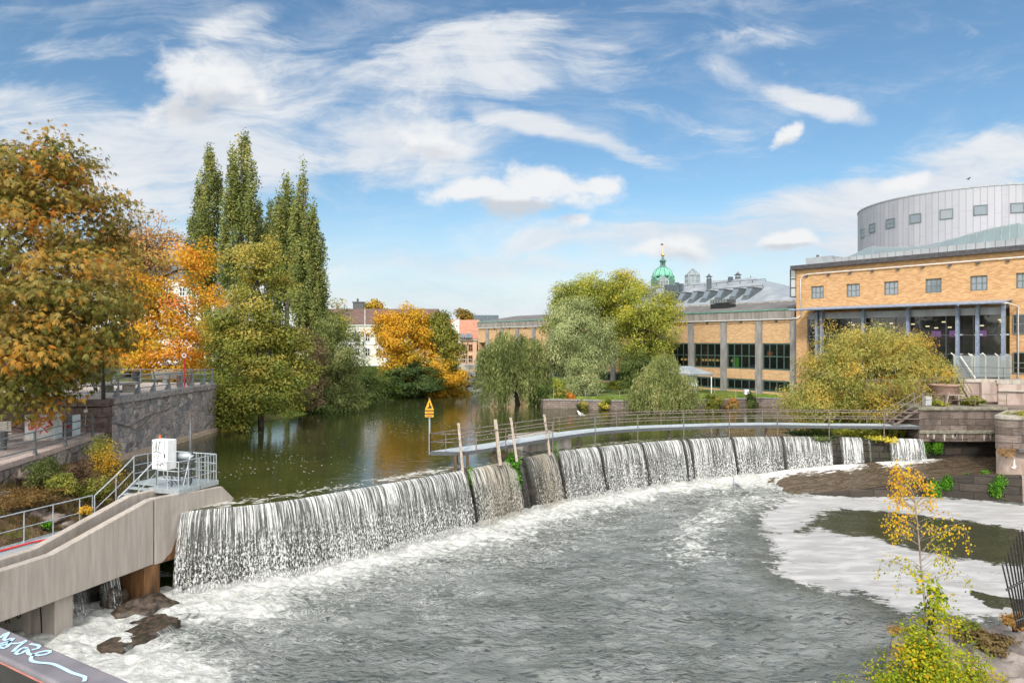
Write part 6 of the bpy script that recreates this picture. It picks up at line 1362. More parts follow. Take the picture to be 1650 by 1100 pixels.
# theatre: big orange brick block at the right
TD = V(11.9, -14.8, 0).normalized(); TN = V(TD.y, -TD.x, 0)
if TN.y > 0: TN = -TN
T0 = V((1283 - CX) / F * 68.9, 68.9, 0); TANG = math.atan2(TD.y, TD.x)
def Tp(u, o, z): return T0 + TD * u + TN * o + V(0, 0, z)
def t_u(px, o=0):
    d = V((px - CX) / F, 1, 0); a = T0 + TN * o; return (a.x * d.y - a.y * d.x) / (TD.y * d.x - TD.x * d.y)
def t_z(px, py, o=0):
    q = Tp(t_u(px, o), o, 0); return H - (py - CY) / F * q.y
BRK_T = brick('warm_orange_brick', TANG, (.45, .235, .105), (.63, .39, .19), (.50, .35, .2), .36, .115, .016, var=.45, bump=.25)
UPW = [(1317, 460.5, 481.5, 20.5), (1374.5, 457.5, 479, 21.5), (1436, 453.5, 475.5, 23), (1504, 449, 472, 26), (1577, 444.5, 467.5, 28), (1652, 438, 463, 30)]
WZ0 = sum(t_z(p[0], p[2]) for p in UPW) / 6; WZ1 = sum(t_z(p[0], p[1]) for p in UPW) / 6
WU = [(t_u(p[0] - p[3] / 2), t_u(p[0] + p[3] / 2)) for p in UPW]
th = thing('brick_theatre', 'large warm orange brick building at the right with a glazed terrace front', 'building', Tp(10, 0, 7))
UE = 34
g0, g1 = t_u(1310), t_u(1627); gt = 12.9
mb = MB()
for ua, ub, za, zb_ in [(0, UE, gt, WZ0), (0, UE, WZ1, 17.25)] + [(a_, b_, WZ0, WZ1) for a_, b_ in zip([0] + [w_[1] for w_ in WU], [w_[0] for w_ in WU] + [UE])]: mb.ext([Tp(ua, 0, za), Tp(ub, 0, za), Tp(ub, 0, zb_), Tp(ua, 0, zb_)], -TN * .5)
mb.ext([Tp(0, 0, 3), Tp(g0, 0, 3), Tp(g0, 0, gt), Tp(0, 0, gt)], -TN * .5); mb.ext([Tp(g1, 0, 3), Tp(UE, 0, 3), Tp(UE, 0, gt), Tp(g1, 0, gt)], -TN * .5)
mb.ext([Tp(0, -.5, 3), Tp(.5, -.5, 3), Tp(.5, -.5, 17.25), Tp(0, -.5, 17.25)], -TN * 20); mb.build('brick_wall', BRK_T, th)
mb = MB(); mb.ext([Tp(-.4, .45, 17.2), Tp(UE, .45, 17.2), Tp(UE, .45, 17.62), Tp(-.4, .45, 17.62)], -TN * 1.1); mb.build('cornice', M('dark_cornice_metal', (.05, .045, .05), (.08, .075, .08), .5, 4), th)
mb = MB(); mb.ext([Tp(3.2, -.7, 17.6), Tp(UE, -.7, 17.6), Tp(UE, -.7, 18.5), Tp(3.2, -.7, 18.1)], -TN * .3); mb.build('parapet_band', seam('zinc_band', TANG, (.30, .31, .325), (.37, .38, .39), .7), th)
mb = MB(); mb.ext([Tp(0, -.3, 17.55), Tp(UE, -.3, 17.55), Tp(UE, -20, 17.55), Tp(0, -20, 17.55)], (0, 0, .12)); mb.build('roof', ZINC, th)
mb = MB(); mb.ext([Tp(.2, -1.5, 17.6), Tp(2.9, -1.5, 17.6), Tp(2.9, -1.5, 18.5), Tp(.2, -1.5, 18.5)], -TN * 3); mb.build('roof_plant', ZINC, th)
mb = MB(); mb.lathe([(.15, 0), (.15, .2), (.05, .25)], Tp(1.3, -1.8, 18.5), 8); mb.build('roof_vent', IRON, th)
mb = MB(); mb.tube([Tp(.55, .15, 12.6), Tp(.55, .15, 16.2), Tp(.75, .15, 16.55), Tp(1.2, .15, 16.68), Tp(UE, .15, 16.7)], .045, 8); mb.tube([Tp(.55, .15, 12.62), Tp(.3, .2, 12.36), Tp(-.3, .3, 12.36)], .045, 8); mb.tube([Tp(g1 - .8, 1.9, 13.0), Tp(g1 + .4, 1.9, 13.0), Tp(g1 + .6, .15, 12.8), Tp(g1 + .6, .12, 7.1)], .055, 8); mb.build('white_pipe', WHITEP, th, True)
for px in (1300, 1335, 1370, 1406, 1447, 1487, 1531, 1576, 1624): mb = MB(); mb.box(Tp(t_u(px), .1, 16.5), (.22, .22, .16), TANG); mb.build('vent_box', IRON, th)
for ua, ub in WU:
    window(th, Tp((ua + ub) / 2, -.2, (WZ0 + WZ1) / 2), TD, TN, ub - ua, WZ1 - WZ0, 3, 2, PANEG, GRIDF, .07, .05, .02)
for y0, y1 in ((506, 538), (567, 602)):
    u = t_u(1653); window(th, Tp(u, 0, (t_z(1650, y0) + t_z(1650, y1)) / 2), TD, TN, 1.7, t_z(1650, y0) - t_z(1650, y1), 2, 2, DARKG, GRIDF, .07, .06, .03)
u = t_u(1309); window(th, Tp(u + .0, .0, 11.2), TD, TN, 1.0, 2.6, 1, 2, DARKG, GRIDF, .07, .05, .03)
# glazed oriel on the corner
mb = MB(); q = Tp(0, 0, 0)
mb.ext([Tp(-.1, -.3, 14.6), Tp(-.7, -.2, 14.6), Tp(-.7, -.2, 17.2), Tp(-.1, -.3, 17.2)], -TN * 2.5); og = mb.build('oriel', mat_glass('oriel_glass', (.4, .43, .42), .15), th)
mb = MB()
for z in (14.5, 15.4, 16.3, 17.25): mb.ext([Tp(-.08, -.26, z), Tp(-.75, -.15, z), Tp(-.75, -.15, z + .1), Tp(-.08, -.26, z + .1)], -TN * 2.6)
for u in (-.72, -.1): mb.axbox(Tp(u, -.2, 15.9), (TD, TN, (0, 0, 1)), (.05, .06, 1.4))
mb.build('frame', IRON, og)
# terrace glazing with steel columns and canopy
BLUEC = M('blue_grey_steel', (.16, .2, .28), (.24, .285, .37), .5, 5)
gz0 = 7.05
mb = MB(); mb.ext([Tp(g0, .75, gz0), Tp(g1 - .3, .75, gz0), Tp(g1 - .3, .75, gt - .65), Tp(g0, .75, gt - .65)], -TN * .03); gf = mb.build('glass_front', CLEARG, th)
mb = MB()
for z in (8.9, 10.5): mb.ext([Tp(g0, .8, z), Tp(g1 - .3, .8, z), Tp(g1 - .3, .8, z + .06), Tp(g0, .8, z + .06)], -TN * .1)
for f in np.linspace(0, 1, 9): mb.axbox(Tp(g0 + (g1 - .3 - g0) * f, .74, (gz0 + gt) / 2 - .3), (TD, TN, (0, 0, 1)), (.03, .05, (gt - gz0) / 2 - .35))
mb.build('glazing_bars', IRON, gf)
mb = MB(); mb.ext([Tp(g0, .9, gt - .75), Tp(g1 - .2, .9, gt - .75), Tp(g1 - .2, .9, gt - .15), Tp(g0, .9, gt - .15)], -TN * .4)
for k in range(4): mb.ext([Tp(g0, 1.0, gt - .72 + .15 * k), Tp(g1 - .2, 1.0, gt - .72 + .15 * k), Tp(g1 - .2, 1.0, gt - .66 + .15 * k), Tp(g0, 1.0, gt - .66 + .15 * k)], -TN * .12)
mb.build('louvre_band', ZINC, th)
for px in (1316, 1324, 1391, 1463, 1543, 1575, 1617):
    u = t_u(px, 1.25); mb = MB(); mb.axbox(Tp(u, 1.25, (gz0 + gt) / 2 + .05), (TD, TN, (0, 0, 1)), (.12, .15, (gt - gz0) / 2 + .05)); cl = mb.build('column', BLUEC, th)
    mb = MB()
    for z in (8.95, 10.55): mb.axbox(Tp(u, .95, z), (TD, TN, (0, 0, 1)), (.28, .14, .06))
    mb.build('bracket', STEEL, cl)
mb = MB(); mb.ext([Tp(g0 - .8, 2.9, gt + .12), Tp(g1 + .2, 2.4, gt + .12), Tp(g1 + .2, .05, gt + .42), Tp(g0 - .2, .05, gt + .42)], (0, 0, .07)); mb.build('canopy', M('grey_canopy', (.24, .25, .28), (.32, .33, .36), .5, 3), th)
mb = MB(); mb.tube([Tp(g0 - .9, 2.9, gt + .14), Tp(g1 + .2, 2.42, gt + .14)], .1, 8)
for px in (1345, 1400, 1470, 1545): u = t_u(px, 1.2); mb.bar(Tp(u, .2, gt + .28), Tp(u + .4, 2.6, gt + .05), .1, .14)
mb.build('canopy_beam', BLUEC, th)
mb = MB(); mb.ext([Tp(g0, -5, 6.5), Tp(g1, -5, 6.5), Tp(g1, -5, gt), Tp(g0, -5, gt)], -TN * .2); mb.ext([Tp(g0, -.45, 9.5), Tp(g1 - 6, -.45, 9.5), Tp(g1 - 6, -5, 9.5), Tp(g0, -5, 9.5)], (0, 0, .25)); mb.ext([Tp(g0, .4, 6.85), Tp(g1, .4, 6.85), Tp(g1, -5, 6.85), Tp(g0, -5, 6.85)], (0, 0, .15)); mb.build('foyer', M('foyer_wall', (.16, .135, .11), (.26, .22, .18), .9, 1), th)
mb = MB(); mb.ext([Tp(g1 - 2, -3.5, 7), Tp(g1 - .6, -3.5, 7), Tp(g1 - .6, -3.5, 12.2), Tp(g1 - 2, -3.5, 12.2)], -TN * .2); mb.bar(Tp(g1 - 7, -1, 8.2), Tp(g1 - 2.2, -1, 10.0), .14, .4); mb.build('foyer_panel', M('olive_wall_panel', (.2, .16, .04), (.28, .23, .07), .7, 1), th)
rng = random.Random(5); mw, mp = MB(), MB()
for k in range(16): mw.box(Tp(rng.uniform(g0 + 2, g1 - .8), -rng.uniform(1.5, 4), rng.uniform(11.2, 11.9)), (.22, .22, .1))
for k in range(5): mp.box(Tp(g1 - 11 + 1.9 * k + rng.uniform(-.4, .4), -4.6, 10.7), (rng.uniform(.5, 1.0), .2, .55), TANG)
mw.build('foyer_lamps', lampmat('foyer_lamp', (1, .8, .5), 2.2), th); mp.build('stage_glow', lampmat('violet_lamp', (.75, .3, .85), .45), th)
# zinc clad drum and its glass skirt
DC, DR = V(54.6, 81.5, 0), 11.9
zd1 = 26.15
drum = thing('zinc_drum', 'tall round grey metal clad drum with small square windows above the brick theatre', 'building', DC + V(0, 0, 17))
mb = MB(); nseg = 120; vsd = []
for k in range(nseg):
    a = 2 * math.pi * k / nseg; vsd += [DC + V(math.cos(a) * DR, math.sin(a) * DR, 10), DC + V(math.cos(a) * DR, math.sin(a) * DR, zd1)]
mb.add(vsd, [(2 * k, 2 * ((k + 1) % nseg), 2 * ((k + 1) % nseg) + 1, 2 * k + 1) for k in range(nseg)] + [tuple(2 * k + 1 for k in range(nseg))])
def mat_drum():
    t = NT('drum_zinc_panels'); p = t.pos(); sx = t.node('ShaderNodeSeparateXYZ'); t.l.new(t.mapv(p, loc=(-DC.x, -DC.y, 0)), sx.inputs[0])
    an = t.math('MULTIPLY', t.math('ARCTAN2', sx.outputs[1], sx.outputs[0]), DR / .62)
    f = t.math('FRACT', an); e = t.math('LESS_THAN', f, .1); wn = t.node('ShaderNodeTexWhiteNoise', noise_dimensions='1D'); t.l.new(t.math('FLOOR', an), wn.inputs['W'])
    g = t.math('LESS_THAN', t.math('FRACT', t.math('ADD', t.math('DIVIDE', sx.outputs[2], 2.3), wn.outputs[0])), .02)
    col = t.mix(wn.outputs[0], (.31, .315, .34), (.37, .375, .40)); col = t.mix(t.step(t.noise(t.mapv(p, (1, 1, .3)), .8, 4), .35, .7), col, (.36, .36, .39))
    col = t.mix(t.math('MULTIPLY', t.math('MAXIMUM', e, t.math('MULTIPLY', g, .6)), .55), col, (.16, .16, .18))
    return t.done(t.bsdf(col, .55, .15, .4, t.bump(e, .5, .05)))
mb.build('cladding', mat_drum(), drum)
mb = MB(); mb.lathe([(DR + .06, zd1 - .08), (DR + .06, zd1 + .06), (DR - .3, zd1 + .06)], DC, 120); mb.build('rim', ZINC, drum)
for px, py, hh in ((1390.5, 376, 14), (1406, 367.5, 14), (1435, 360, 15), (1475, 352, 15), (1525, 345, 16), (1580, 338.5, 16), (1639, 335, 16)):
    d = V((px - CX) / F, 1, 0); A = d.x ** 2 + 1; B = -2 * (d.x * DC.x + DC.y); Cc = DC.x ** 2 + DC.y ** 2 - DR ** 2; disc = B * B - 4 * A * Cc
    s = (-B - math.sqrt(max(disc, 0))) / (2 * A); q = d * s; nn = (q - V(DC.x, DC.y, 0)).normalized(); tt_ = V(-nn.y, nn.x, 0); zc = H - (py - CY) / F * q.y
    window(drum, V(q.x, q.y, zc), tt_, nn, 1.22, hh / F * q.y, 1, 2 if px < 1440 else 1, PANEG, GRIDF, .06, .06, .03)
sk = thing('glass_skirt', 'sloping band of pale roof glass with white bars leaning against the grey drum', 'glass roof', Tp(14, -2, 18))
pk = [(1352, 421, 421), (1405, 397, 414), (1425, 399, 412), (1452, 398.5, 410), (1487, 396, 407), (1520, 389, 404), (1560, 378, 400.5), (1600, 368, 396.5), (1641, 359.5, 392), (1700, 372, 386)]
lo_, hi_ = [], []
for px, yt, yb in pk:
    u = t_u(px, -1.2); q = Tp(u, -1.2, 0); lo_.append(V(q.x, q.y, H - (yb - CY) / F * q.y + .02)); u = t_u(px, -4.5); q = Tp(u, -4.5, 0); hi_.append(V(q.x, q.y, H - (yt - CY) / F * q.y))
mb = MB(); n_ = len(pk); mb.add(lo_ + hi_, [(i, i + 1, n_ + i + 1, n_ + i) for i in range(n_ - 1)]); mb.build('glass', ROOFG, sk)
mb = MB()
for i in range(n_ - 1):
    mb.bar(lo_[i], lo_[i + 1], .1); mb.bar(hi_[i], hi_[i + 1], .1)
    for f in ((0, .33, .66) if i else (0,)): mb.bar(lo_[i].lerp(lo_[i + 1], f), hi_[i].lerp(hi_[i + 1], min(1, f + .0)), .055, .08)
mb.build('bars', ZINC, sk)
mb = MB(); mb.add(hi_ + [p - TN * 4 + V(0, 0, -.1) for p in hi_], [(i, i + 1, n_ + i + 1, n_ + i) for i in range(n_ - 1)]); mb.build('flashing', ZINC, sk)

# old houses in the distance
def house(name, label, px0, px1, d, zb, ze, zr, wallm, roofm, wins, wm=DARKG, fm=WHITEP, ww=.95, wh=1.5, hipw=0., depth=10, gable=False):
    x0, x1 = (px0 - CX) / F * d, (px1 - CX) / F * d
    t = thing(name, label, 'house', V((x0 + x1) / 2, d, zb))
    mb = MB(); mb.ext([V(x0, d, zb), V(x1, d, zb), V(x1, d, ze), V(x0, d, ze)], (0, depth, 0)); mb.build('wall', wallm, t)
    mb = MB(); mb.ext([V(x0 - .2, d - .25, ze - .02), V(x1 + .2, d - .25, ze - .02), V(x1 + .2, d - .25, ze + .25), V(x0 - .2, d - .25, ze + .25)], (0, .3, 0)); mb.build('cornice', WHITEP if wallm != 0 else wallm, t)
    mb = MB(); a = [V(x0 - .3, d - .4, ze + .25), V(x1 + .3, d - .4, ze + .25), V(x1 + .3 - hipw, d + depth / 2, zr), V(x0 - .3 + hipw, d + depth / 2, zr), V(x1 + .3, d + depth + .4, ze + .25), V(x0 - .3, d + depth + .4, ze + .25)]
    mb.add(a, [(0, 1, 2, 3), (1, 4, 2), (0, 3, 5), (3, 2, 4, 5)]); rf = mb.build('roof', roofm, t)
    for px, py in wins:
        window(t, V((px - CX) / F * d, d, H - (py - CY) / F * d), (1, 0, 0), (0, -1, 0), ww, wh, 2, 2, wm, fm, .09, .08, .02, outer=.12)
    return t, rf
BROWNT = M('brown_tile_roof', (.10, .06, .05), (.17, .105, .085), .9, 3, (.4, 1, 4), bump=.3); REDT = M('red_tile_roof', (.36, .16, .10), (.46, .23, .155), .9, 3, (.4, 1, 4), bump=.3)
CREAM = M('cream_render', (.56, .54, .48), (.64, .62, .56), .9, 1.2); PEACH = M('peach_render', (.62, .40, .27), (.7, .48, .34), .9, 1.2); LGREY = M('pale_grey_render', (.5, .5, .5), (.6, .6, .59), .9, 1.2)
t, rf = house('white_house', 'long cream rendered house with brown tiled roof behind the golden tree', 478, 700, 125, 4.2, 12.9, 16.2, CREAM, BROWNT, [(x, y) for x in (500, 518, 536, 556, 575.5, 592.5, 610, 628, 646, 664, 682) for y in (543.5, 567)], fm=LGREY)
mb = MB(); x0, x1 = (478 - CX) / F * 125, (600 - CX) / F * 125
mb.ext([V(x0, 124.85, 5.3), V(-14.2, 124.85, 5.3), V(-14.2, 124.85, 5.6), V(x0, 124.85, 5.6)], (0, .2, 0)); mb.ext([V(x0, 124.87, 9.5), V(-14.2, 124.87, 9.5), V(-14.2, 124.87, 9.8), V(x0, 124.87, 9.8)], (0, .2, 0)); mb.build('string_course', WHITEP, t)
mb = MB(); mb.tube([P(584, 536, 124.8), P(586.5, 540, 124.8), P(586.5, 596, 124.8)], .08, 6); mb.build('downpipe', IRON, t)
mb = MB(); c = P(578, 497, 131); mb.box((c.x, c.y, c.z - .3), (2.0, 1.0, 2.8)); mb.box((c.x, c.y, c.z + 1.2), (2.3, 1.2, .2)); mb.tube([(c.x - .2, c.y, c.z + 1.2), (c.x - .2, c.y, c.z + 1.9)], .2, 6); mb.build('chimney', IRON, rf)
for px in (575, 590): 
    c = P(px, 515, 126.6); mb = MB(); mb.box(c, (.7, .5, .5)); mb.build('skylight', DCHK, rf)
house('red_roofed_house', 'house with only its red roof visible above the brown roofed cream house', 520, 640, 150, 4.2, 15.2, 17.2, CREAM, REDT, [])
t, rf = house('peach_house', 'peach coloured house with orange tiled roof and skylights beside the far bridge', 722, 768, 128, 4.2, 10.2, 14.2, PEACH, REDT, [(x, y) for x in (728, 740, 747, 758) for y in (560, 578)], fm=M('tan_window_frame', (.3, .16, .08), (.36, .2, .1), .6, 4), ww=.8, wh=1.35)
for px in (732, 745, 752, 757): c = P(px, 541, 126.9 + .6); mb = MB(); mb.axbox(c, ((1, 0, 0), V(0, .78, .62), V(0, -.62, .78)), (.35, .65, .06)); mb.build('skylight', PANEG, rf)
mb = MB(); mb.tube([P(754, 552, 127.8), P(752, 556, 127.8), P(752, 588, 127.8)], .07, 6); mb.build('downpipe', IRON, t)
t, rf = house('grey_gabled_house', 'pale grey house with dark sheet metal roof right of the peach house', 764, 800, 130, 4.2, 11.6, 15.2, LGREY, DCHK, [(772, 560), (772, 578)])
for px in (757, 772): c = P(px, 524, 134); mb = MB(); mb.box((c.x, c.y, c.z), (1.6, 1, 1.6)); mb.build('chimney', IRON, rf)
t, rf = house('distant_block', 'long pale flat topped block with small chimneys beyond the peach house', 738, 860, 175, 4.2, 13.8, 15.0, LGREY, LGREY, [])
for px in (743, 753, 771, 790): c = P(px, 514.5, 178); mb = MB(); mb.box((c.x, c.y, c.z - .3), (1.2, 1, 1.2)); mb.build('chimney', IRON, rf)
t, rf = house('city_house', 'pale apartment house with grey roof glimpsed through the orange maple', 120, 345, 118, 5.5, 20.5, 24.5, CREAM, DCHK, [(x, y) for x in range(140, 345, 22) for y in (470, 500, 530, 560)], ww=1.1, wh=1.6)
def flagpole(px, pt, pb, d, label, flag):
    a, b = P(px, pb, d), P(px, pt, d); t = thing('flagpole', label, 'flagpole', a)
    mb = MB(); mb.tube([a - V(0, 0, .4), b], [.09, .05], 8); mb.build('pole', WHITEP, t); mb = MB(); mb.lathe([(.02, 0), (.12, .1), (.02, .22)], b, 8); mb.build('finial', GOLD, t)
    if flag:
        nu, nv_ = 5, 10; vv = [b + V(-.05 - .28 * i + .1 * math.sin(j * .9), .12 * math.sin(i * 1.4 + j * .5), -.2 - .26 * j - .16 * i) for j in range(nv_) for i in range(nu)]
        me = npmesh('flag', np.array([tuple(v) for v in vv]), grid_faces(nu, nv_)); link('flag', me, M('white_flag_cloth', (.68, .66, .64), (.76, .75, .73), .8, 3), t, None, True)
flagpole(588, 498, 600, 110, 'white flagpole without flag in front of the cream house', False); flagpole(739.5, 512, 592, 105, 'white flagpole with a furled pale flag beside the peach house', True)
# far bridge at the end of the water
fbz = thing('road_bridge', 'low grey road bridge with railing closing the far end of the water', 'bridge', P(765, 600, 112))
c = WL[fbz]; mb = MB(); mb.ext([V(-13, 112, 5.3), V(2, 112, 5.3), V(2, 112, 6.1), V(-13, 112, 6.1)], (0, 6, 0)); mb.build('deck', CONC_OLD, fbz)
mb = MB(); mb.ext([V(-13, 112.5, 2), V(-8.6, 112.5, 2), V(-8.6, 112.5, 5.3), V(-13, 112.5, 5.3)], (0, 5, 0)); mb.ext([V(-.5, 112.5, 2), V(2, 112.5, 2), V(2, 112.5, 5.3), V(-.5, 112.5, 5.3)], (0, 5, 0)); mb.build('abutment', GRANITE, fbz)
mb = MB()
for x in np.arange(-13, 2, .45): mb.bar((x, 112.1, 6.1), (x, 112.1, 7.1), .05)
for z in (6.2, 7.1): mb.bar((-13, 112.1, z), (2, 112.1, z), .07)
mb.build('railing', STEEL, fbz)
rng = random.Random(8)
mb = MB()
for k in range(46): mb.blob(P(rng.uniform(752, 776), rng.uniform(602, 632), rng.uniform(90, 98)), (.55, .5, .4), k, .3, 1)
tag(mb.build('rock_revetment', M('pale_grey_rock', (.24, .24, .235), (.38, .38, .37), .9, 2, bump=.5)), kind='stuff')
# parked cars on the street behind the terrace
def car(x, y, z, rz, m, label):
    t = thing('parked_car', label, 'car', V(x, y, z), 'cars parked on the street behind the terrace')
    pr = [(-2.1, .3), (2.1, .3), (2.15, .75), (1.9, .9), (1.1, .98), (.5, 1.42), (-1.1, 1.45), (-1.9, 1.0), (-2.15, .85)]
    mb = MB(); mb.ext([V(x + a, y - .85, z + b) for a, b in pr], (0, 1.7, 0)); mb.build('body', m, t, bev=.08)
    mb = MB(); mb.ext([V(x + a, y - .865, z + b) for a, b in ((1.0, 1.0), (.45, 1.36), (-1.0, 1.38), (-1.6, 1.0))], (0, 1.73, 0)); mb.build('window', DARKG, t)
    for a in (-1.3, 1.3):
        for s in (-1, 1): mb = MB(); mb.tube([V(x + a, y + s * .72, z + .32), V(x + a, y + s * .9, z + .32)], .32, 16); mb.build('wheel', BLACK, t)
    mb = MB()
    for s in (-.6, .6): mb.box(V(x + 2.12, y + s, z + .68), (.06, .3, .14))
    mb.build('headlight', WHITEP, t)
    t.rotation_euler = (0, 0, rz)
for px, d, m, lab, zz in ((212, 88, REDP, 'red car parked behind the orange maple trunk', 7.6), (238, 84, WHITEP, 'white car parked right of the maple trunk, nearer the red one', 6.6), (262, 86, M('silver_car_paint', (.5, .52, .54), (.56, .58, .6), .3, 2, metal=.4), 'silver car parked behind the long bench', 6.6), (285, 90, WHITEP, 'white car parked at the right end of the row near the red pole', 7.0)):
    car((px - CX) / F * d, d, zz, .1, m, lab)
STREET = M('street_asphalt', (.07, .07, .07), (.1, .1, .1), .95, 4)
mb = MB(); mb.prism([(-95, 72), (-44, 72.2), (-34, 80), (-34, 100), (-95, 100)], 5.0, 6.6); tag(mb.build('street', STREET, None, loc=(-60, 85, 6.6)), kind='structure')
mb = MB(); mb.prism([(-95, 86.9), (-46, 86.9), (-46, 100), (-95, 100)], 5.5, 7.0); tag(mb.build('upper_street', STREET, None, loc=(-60, 92, 7)), kind='structure')
# ------------------------------------------------------------------ lawn quay
QUAY = brick('granite_quay', 0, (.19, .155, .14), (.29, .24, .215), (.12, .10, .09), .6, .22, .02, .9, (.12, .10, .07), .6, .6)
qp = [(3.2, 69.6), (10.8, 68), (14.3, 67.4), (18.9, 68.6), (26.2, 71.6), (28.6, 70.4)]
qw = thing('quay_wall', 'low granite quay wall along the lawn edge with plants growing on it', 'quay wall', (14, 68, 3))
mb = MB()
inner = [(4.2, 71.0), (11, 69.4), (14.4, 68.8), (18.5, 69.9), (26, 72.9), (29, 71.6)]
mb.prism(qp + inner[::-1], 2, 4.0); mb.prism([(3.2, 69.6), (4.2, 71), (3.6, 77), (2.4, 76)], 2, 4.0); mb.build('stones', QUAY, qw)
mb = MB(); mb.prism([(a, b - .06) for a, b in qp] + [(a, b - .9) for a, b in inner[::-1]], 4.003, 4.13); mb.build('coping', GRANITE, qw, bev=.02)
LAWN = M('lawn', (.09, .17, .02), (.16, .25, .03), .95, 2.5, bump=.5, c3=(.22, .2, .05), s3=.5, f3=.4)
mb = MB(); mb.prism([(4.1, 70.8), (11, 69.2), (14.4, 68.6), (18.5, 69.7), (26, 72.6), (29.4, 71.3), (29.5, 72.5), (2, 112), (2, 80)], 3.5, [4.1, 4.1, 4.1, 4.1, 4.15, 4.2, 4.45, 4.5, 4.3]); tag(mb.build('lawn', LAWN, None, loc=(15, 80, 4.4)), kind='structure')
grass('lawn_grass', (3.5, 29, 68.8, 76), 26000, 6, (lambda x, y: np.full(len(x), 4.12), [(4.1, 70.8), (11, 69.2), (14.4, 68.6), (18.5, 69.7), (26, 72.6), (29.4, 71.3), (28, 72.5), (24, 77), (4, 77)]), .16, GRS)
lf = thing('lawn_fence', 'thin wire fence of steel posts along the edge of the lawn', 'fence', (14, 69, 4.4))
fp = [V(4.3, 70.6, 4.1), V(7.5, 69.9, 4.1), V(10.9, 69.2, 4.1), V(14.4, 68.6, 4.1), V(16.4, 69.1, 4.1), V(18.6, 69.7, 4.1), V(21, 70.7, 4.1), V(23.5, 71.7, 4.1), V(26, 72.6, 4.1)]
for p in fp: mb = MB(); mb.tube([p, p + V(0, 0, .9)], .025, 6); mb.build('post', STEEL, lf)
for z in (.5, .92): mb = MB(); mb.tube([p + V(0, 0, z) for p in fp], .005, 5); mb.build('wire', STEEL, lf)
mb = MB(); mb.box(P(1203, 631.5, 72.4), (.5, .4, .55)); tag(mb.build('electrical_box', WHITEP, bev=.02), 'small white electrical box on the lawn edge before the brick hall windows', 'box')

# ------------------------------------------------------------------ stone works at the right end of the weir
AB = brick('dark_granite_block', 0, (.115, .092, .08), (.225, .185, .165), (.08, .068, .06), 1.2, .46, .02, .9, (.06, .048, .042), .8, .9)
ABD = brick('black_wet_block', 0, (.03, .025, .022), (.06, .05, .043), (.015, .012, .01), 1.2, .5, .03, .55, (.02, .02, .016), .6, .7)
ab_ = thing('stone_abutment', 'dark stained granite block abutment at the right end of the weir', 'abutment', (31, 48, 2))
ax0, ax1, ay = 28.45, 34.6, 47.7
mb = MB(); mb.ext([V(ax0, ay, 3.0), V(ax1 + 6, ay, 3.0), V(ax1 + 6, ay, 5.2), V(ax0, ay, 5.2)], (0, 6, 0)); mb.build('blocks', AB, ab_, bev=.02)
mb = MB(); mb.ext([V(ax0 - .1, ay - .12, 5.2), V(ax1, ay - .12, 5.2), V(ax1, ay - .12, 5.42), V(ax0 - .1, ay - .12, 5.42)], (0, 6, 0)); mb.ext([V(ax0 - .02, ay - .1, 3.55), V(ax1 + 4, ay - .1, 3.55), V(ax1 + 4, ay - .1, 3.8), V(ax0 - .02, ay - .1, 3.8)], (0, .2, 0)); mb.build('coping', M('mossy_coping', (.14, .13, .1), (.24, .22, .17), .95, 4, bump=.6, c3=(.09, .10, .04), s3=.8), ab_, bev=.04)
mb = MB(); mb.ext([V(ax0 + .1, ay + .55, 0), V(ax1 + 6, ay + .55, 0), V(ax1 + 6, ay + .55, 3.02), V(ax0 + .1, ay + .55, 3.02)], (0, 4, 0)); mb.build('lower_wall', ABD, ab_)
mb = MB(); rng = random.Random(3)
for k in range(14):
    x = ax0 + rng.uniform(.4, 9); w = rng.uniform(.05, .22); h = rng.uniform(.15, .6); mb.ext([V(x, ay - .006, 3.56), V(x + w, ay - .006, 3.56), V(x + w * .6, ay - .006, 3.56 - h), V(x + w * .2, ay - .006, 3.56 - h * .8)], (0, .012, 0))
mb.build('lime_streaks', M('lime_streak', (.36, .32, .27), (.5, .46, .4), .9, 5), ab_)
# upper terrace wall and arched bridge at the right
TW = M('stained_pink_stone', (.30, .225, .19), (.42, .34, .30), .9, 1.6, (1, 1, .35), bump=.4, c3=(.10, .075, .065), s3=.55, f3=.8)
rt = thing('right_terrace', 'stained pinkish stone terrace wall under the glazed theatre front', 'terrace wall', (34, 52.5, 5))
mb = MB(); mb.prism([(27.5, 52.9), (37.2, 52.4), (37.2, 58), (45, 60), (40, 66), (29.5, 67)], 3, 6.85); mb.build('wall', TW, rt)
mb = MB(); mb.prism([(27.4, 52.8), (37.3, 52.3), (37.3, 57), (60, 50), (60, 60), (41, 67), (29.4, 68)], 6.853, 7.08); mb.build('coping', CONC_OLD, rt, bev=.03)
mb = MB(); mb.ext([V(35.9, 52.42, 5.4), V(37.4, 52.3, 5.4), V(37.4, 52.3, 6.9), V(35.9, 52.42, 6.9)], (0, -.25, 0)); mb.build('pilaster', TW, rt)
ar = thing('arched_bridge', 'stained pinkish stone bridge with a low dark arch at the right edge of the picture', 'bridge', (41, 50, 3))
bd = V(.965, -.262, 0); bo = V(37.2, 51.9, 0)
def Bp(s, z): return bo + bd * s + V(0, 0, z)
arch = [(1.0 + 6.0 * t, 3.9 + 1.12 * math.sin(math.pi * t)) for t in np.linspace(0, 1, 15)]
mb = MB(); pr = [Bp(-.2, 2.8)] + [Bp(1.0, 2.8)] + [Bp(s, z) for s, z in arch] + [Bp(7.0, 2.8), Bp(14, 2.8), Bp(14, 6.75), Bp(-.2, 6.75)]
mb.ext(pr, V(.262, .965, 0) * 5); mb.build('arch_wall', TW, ar)
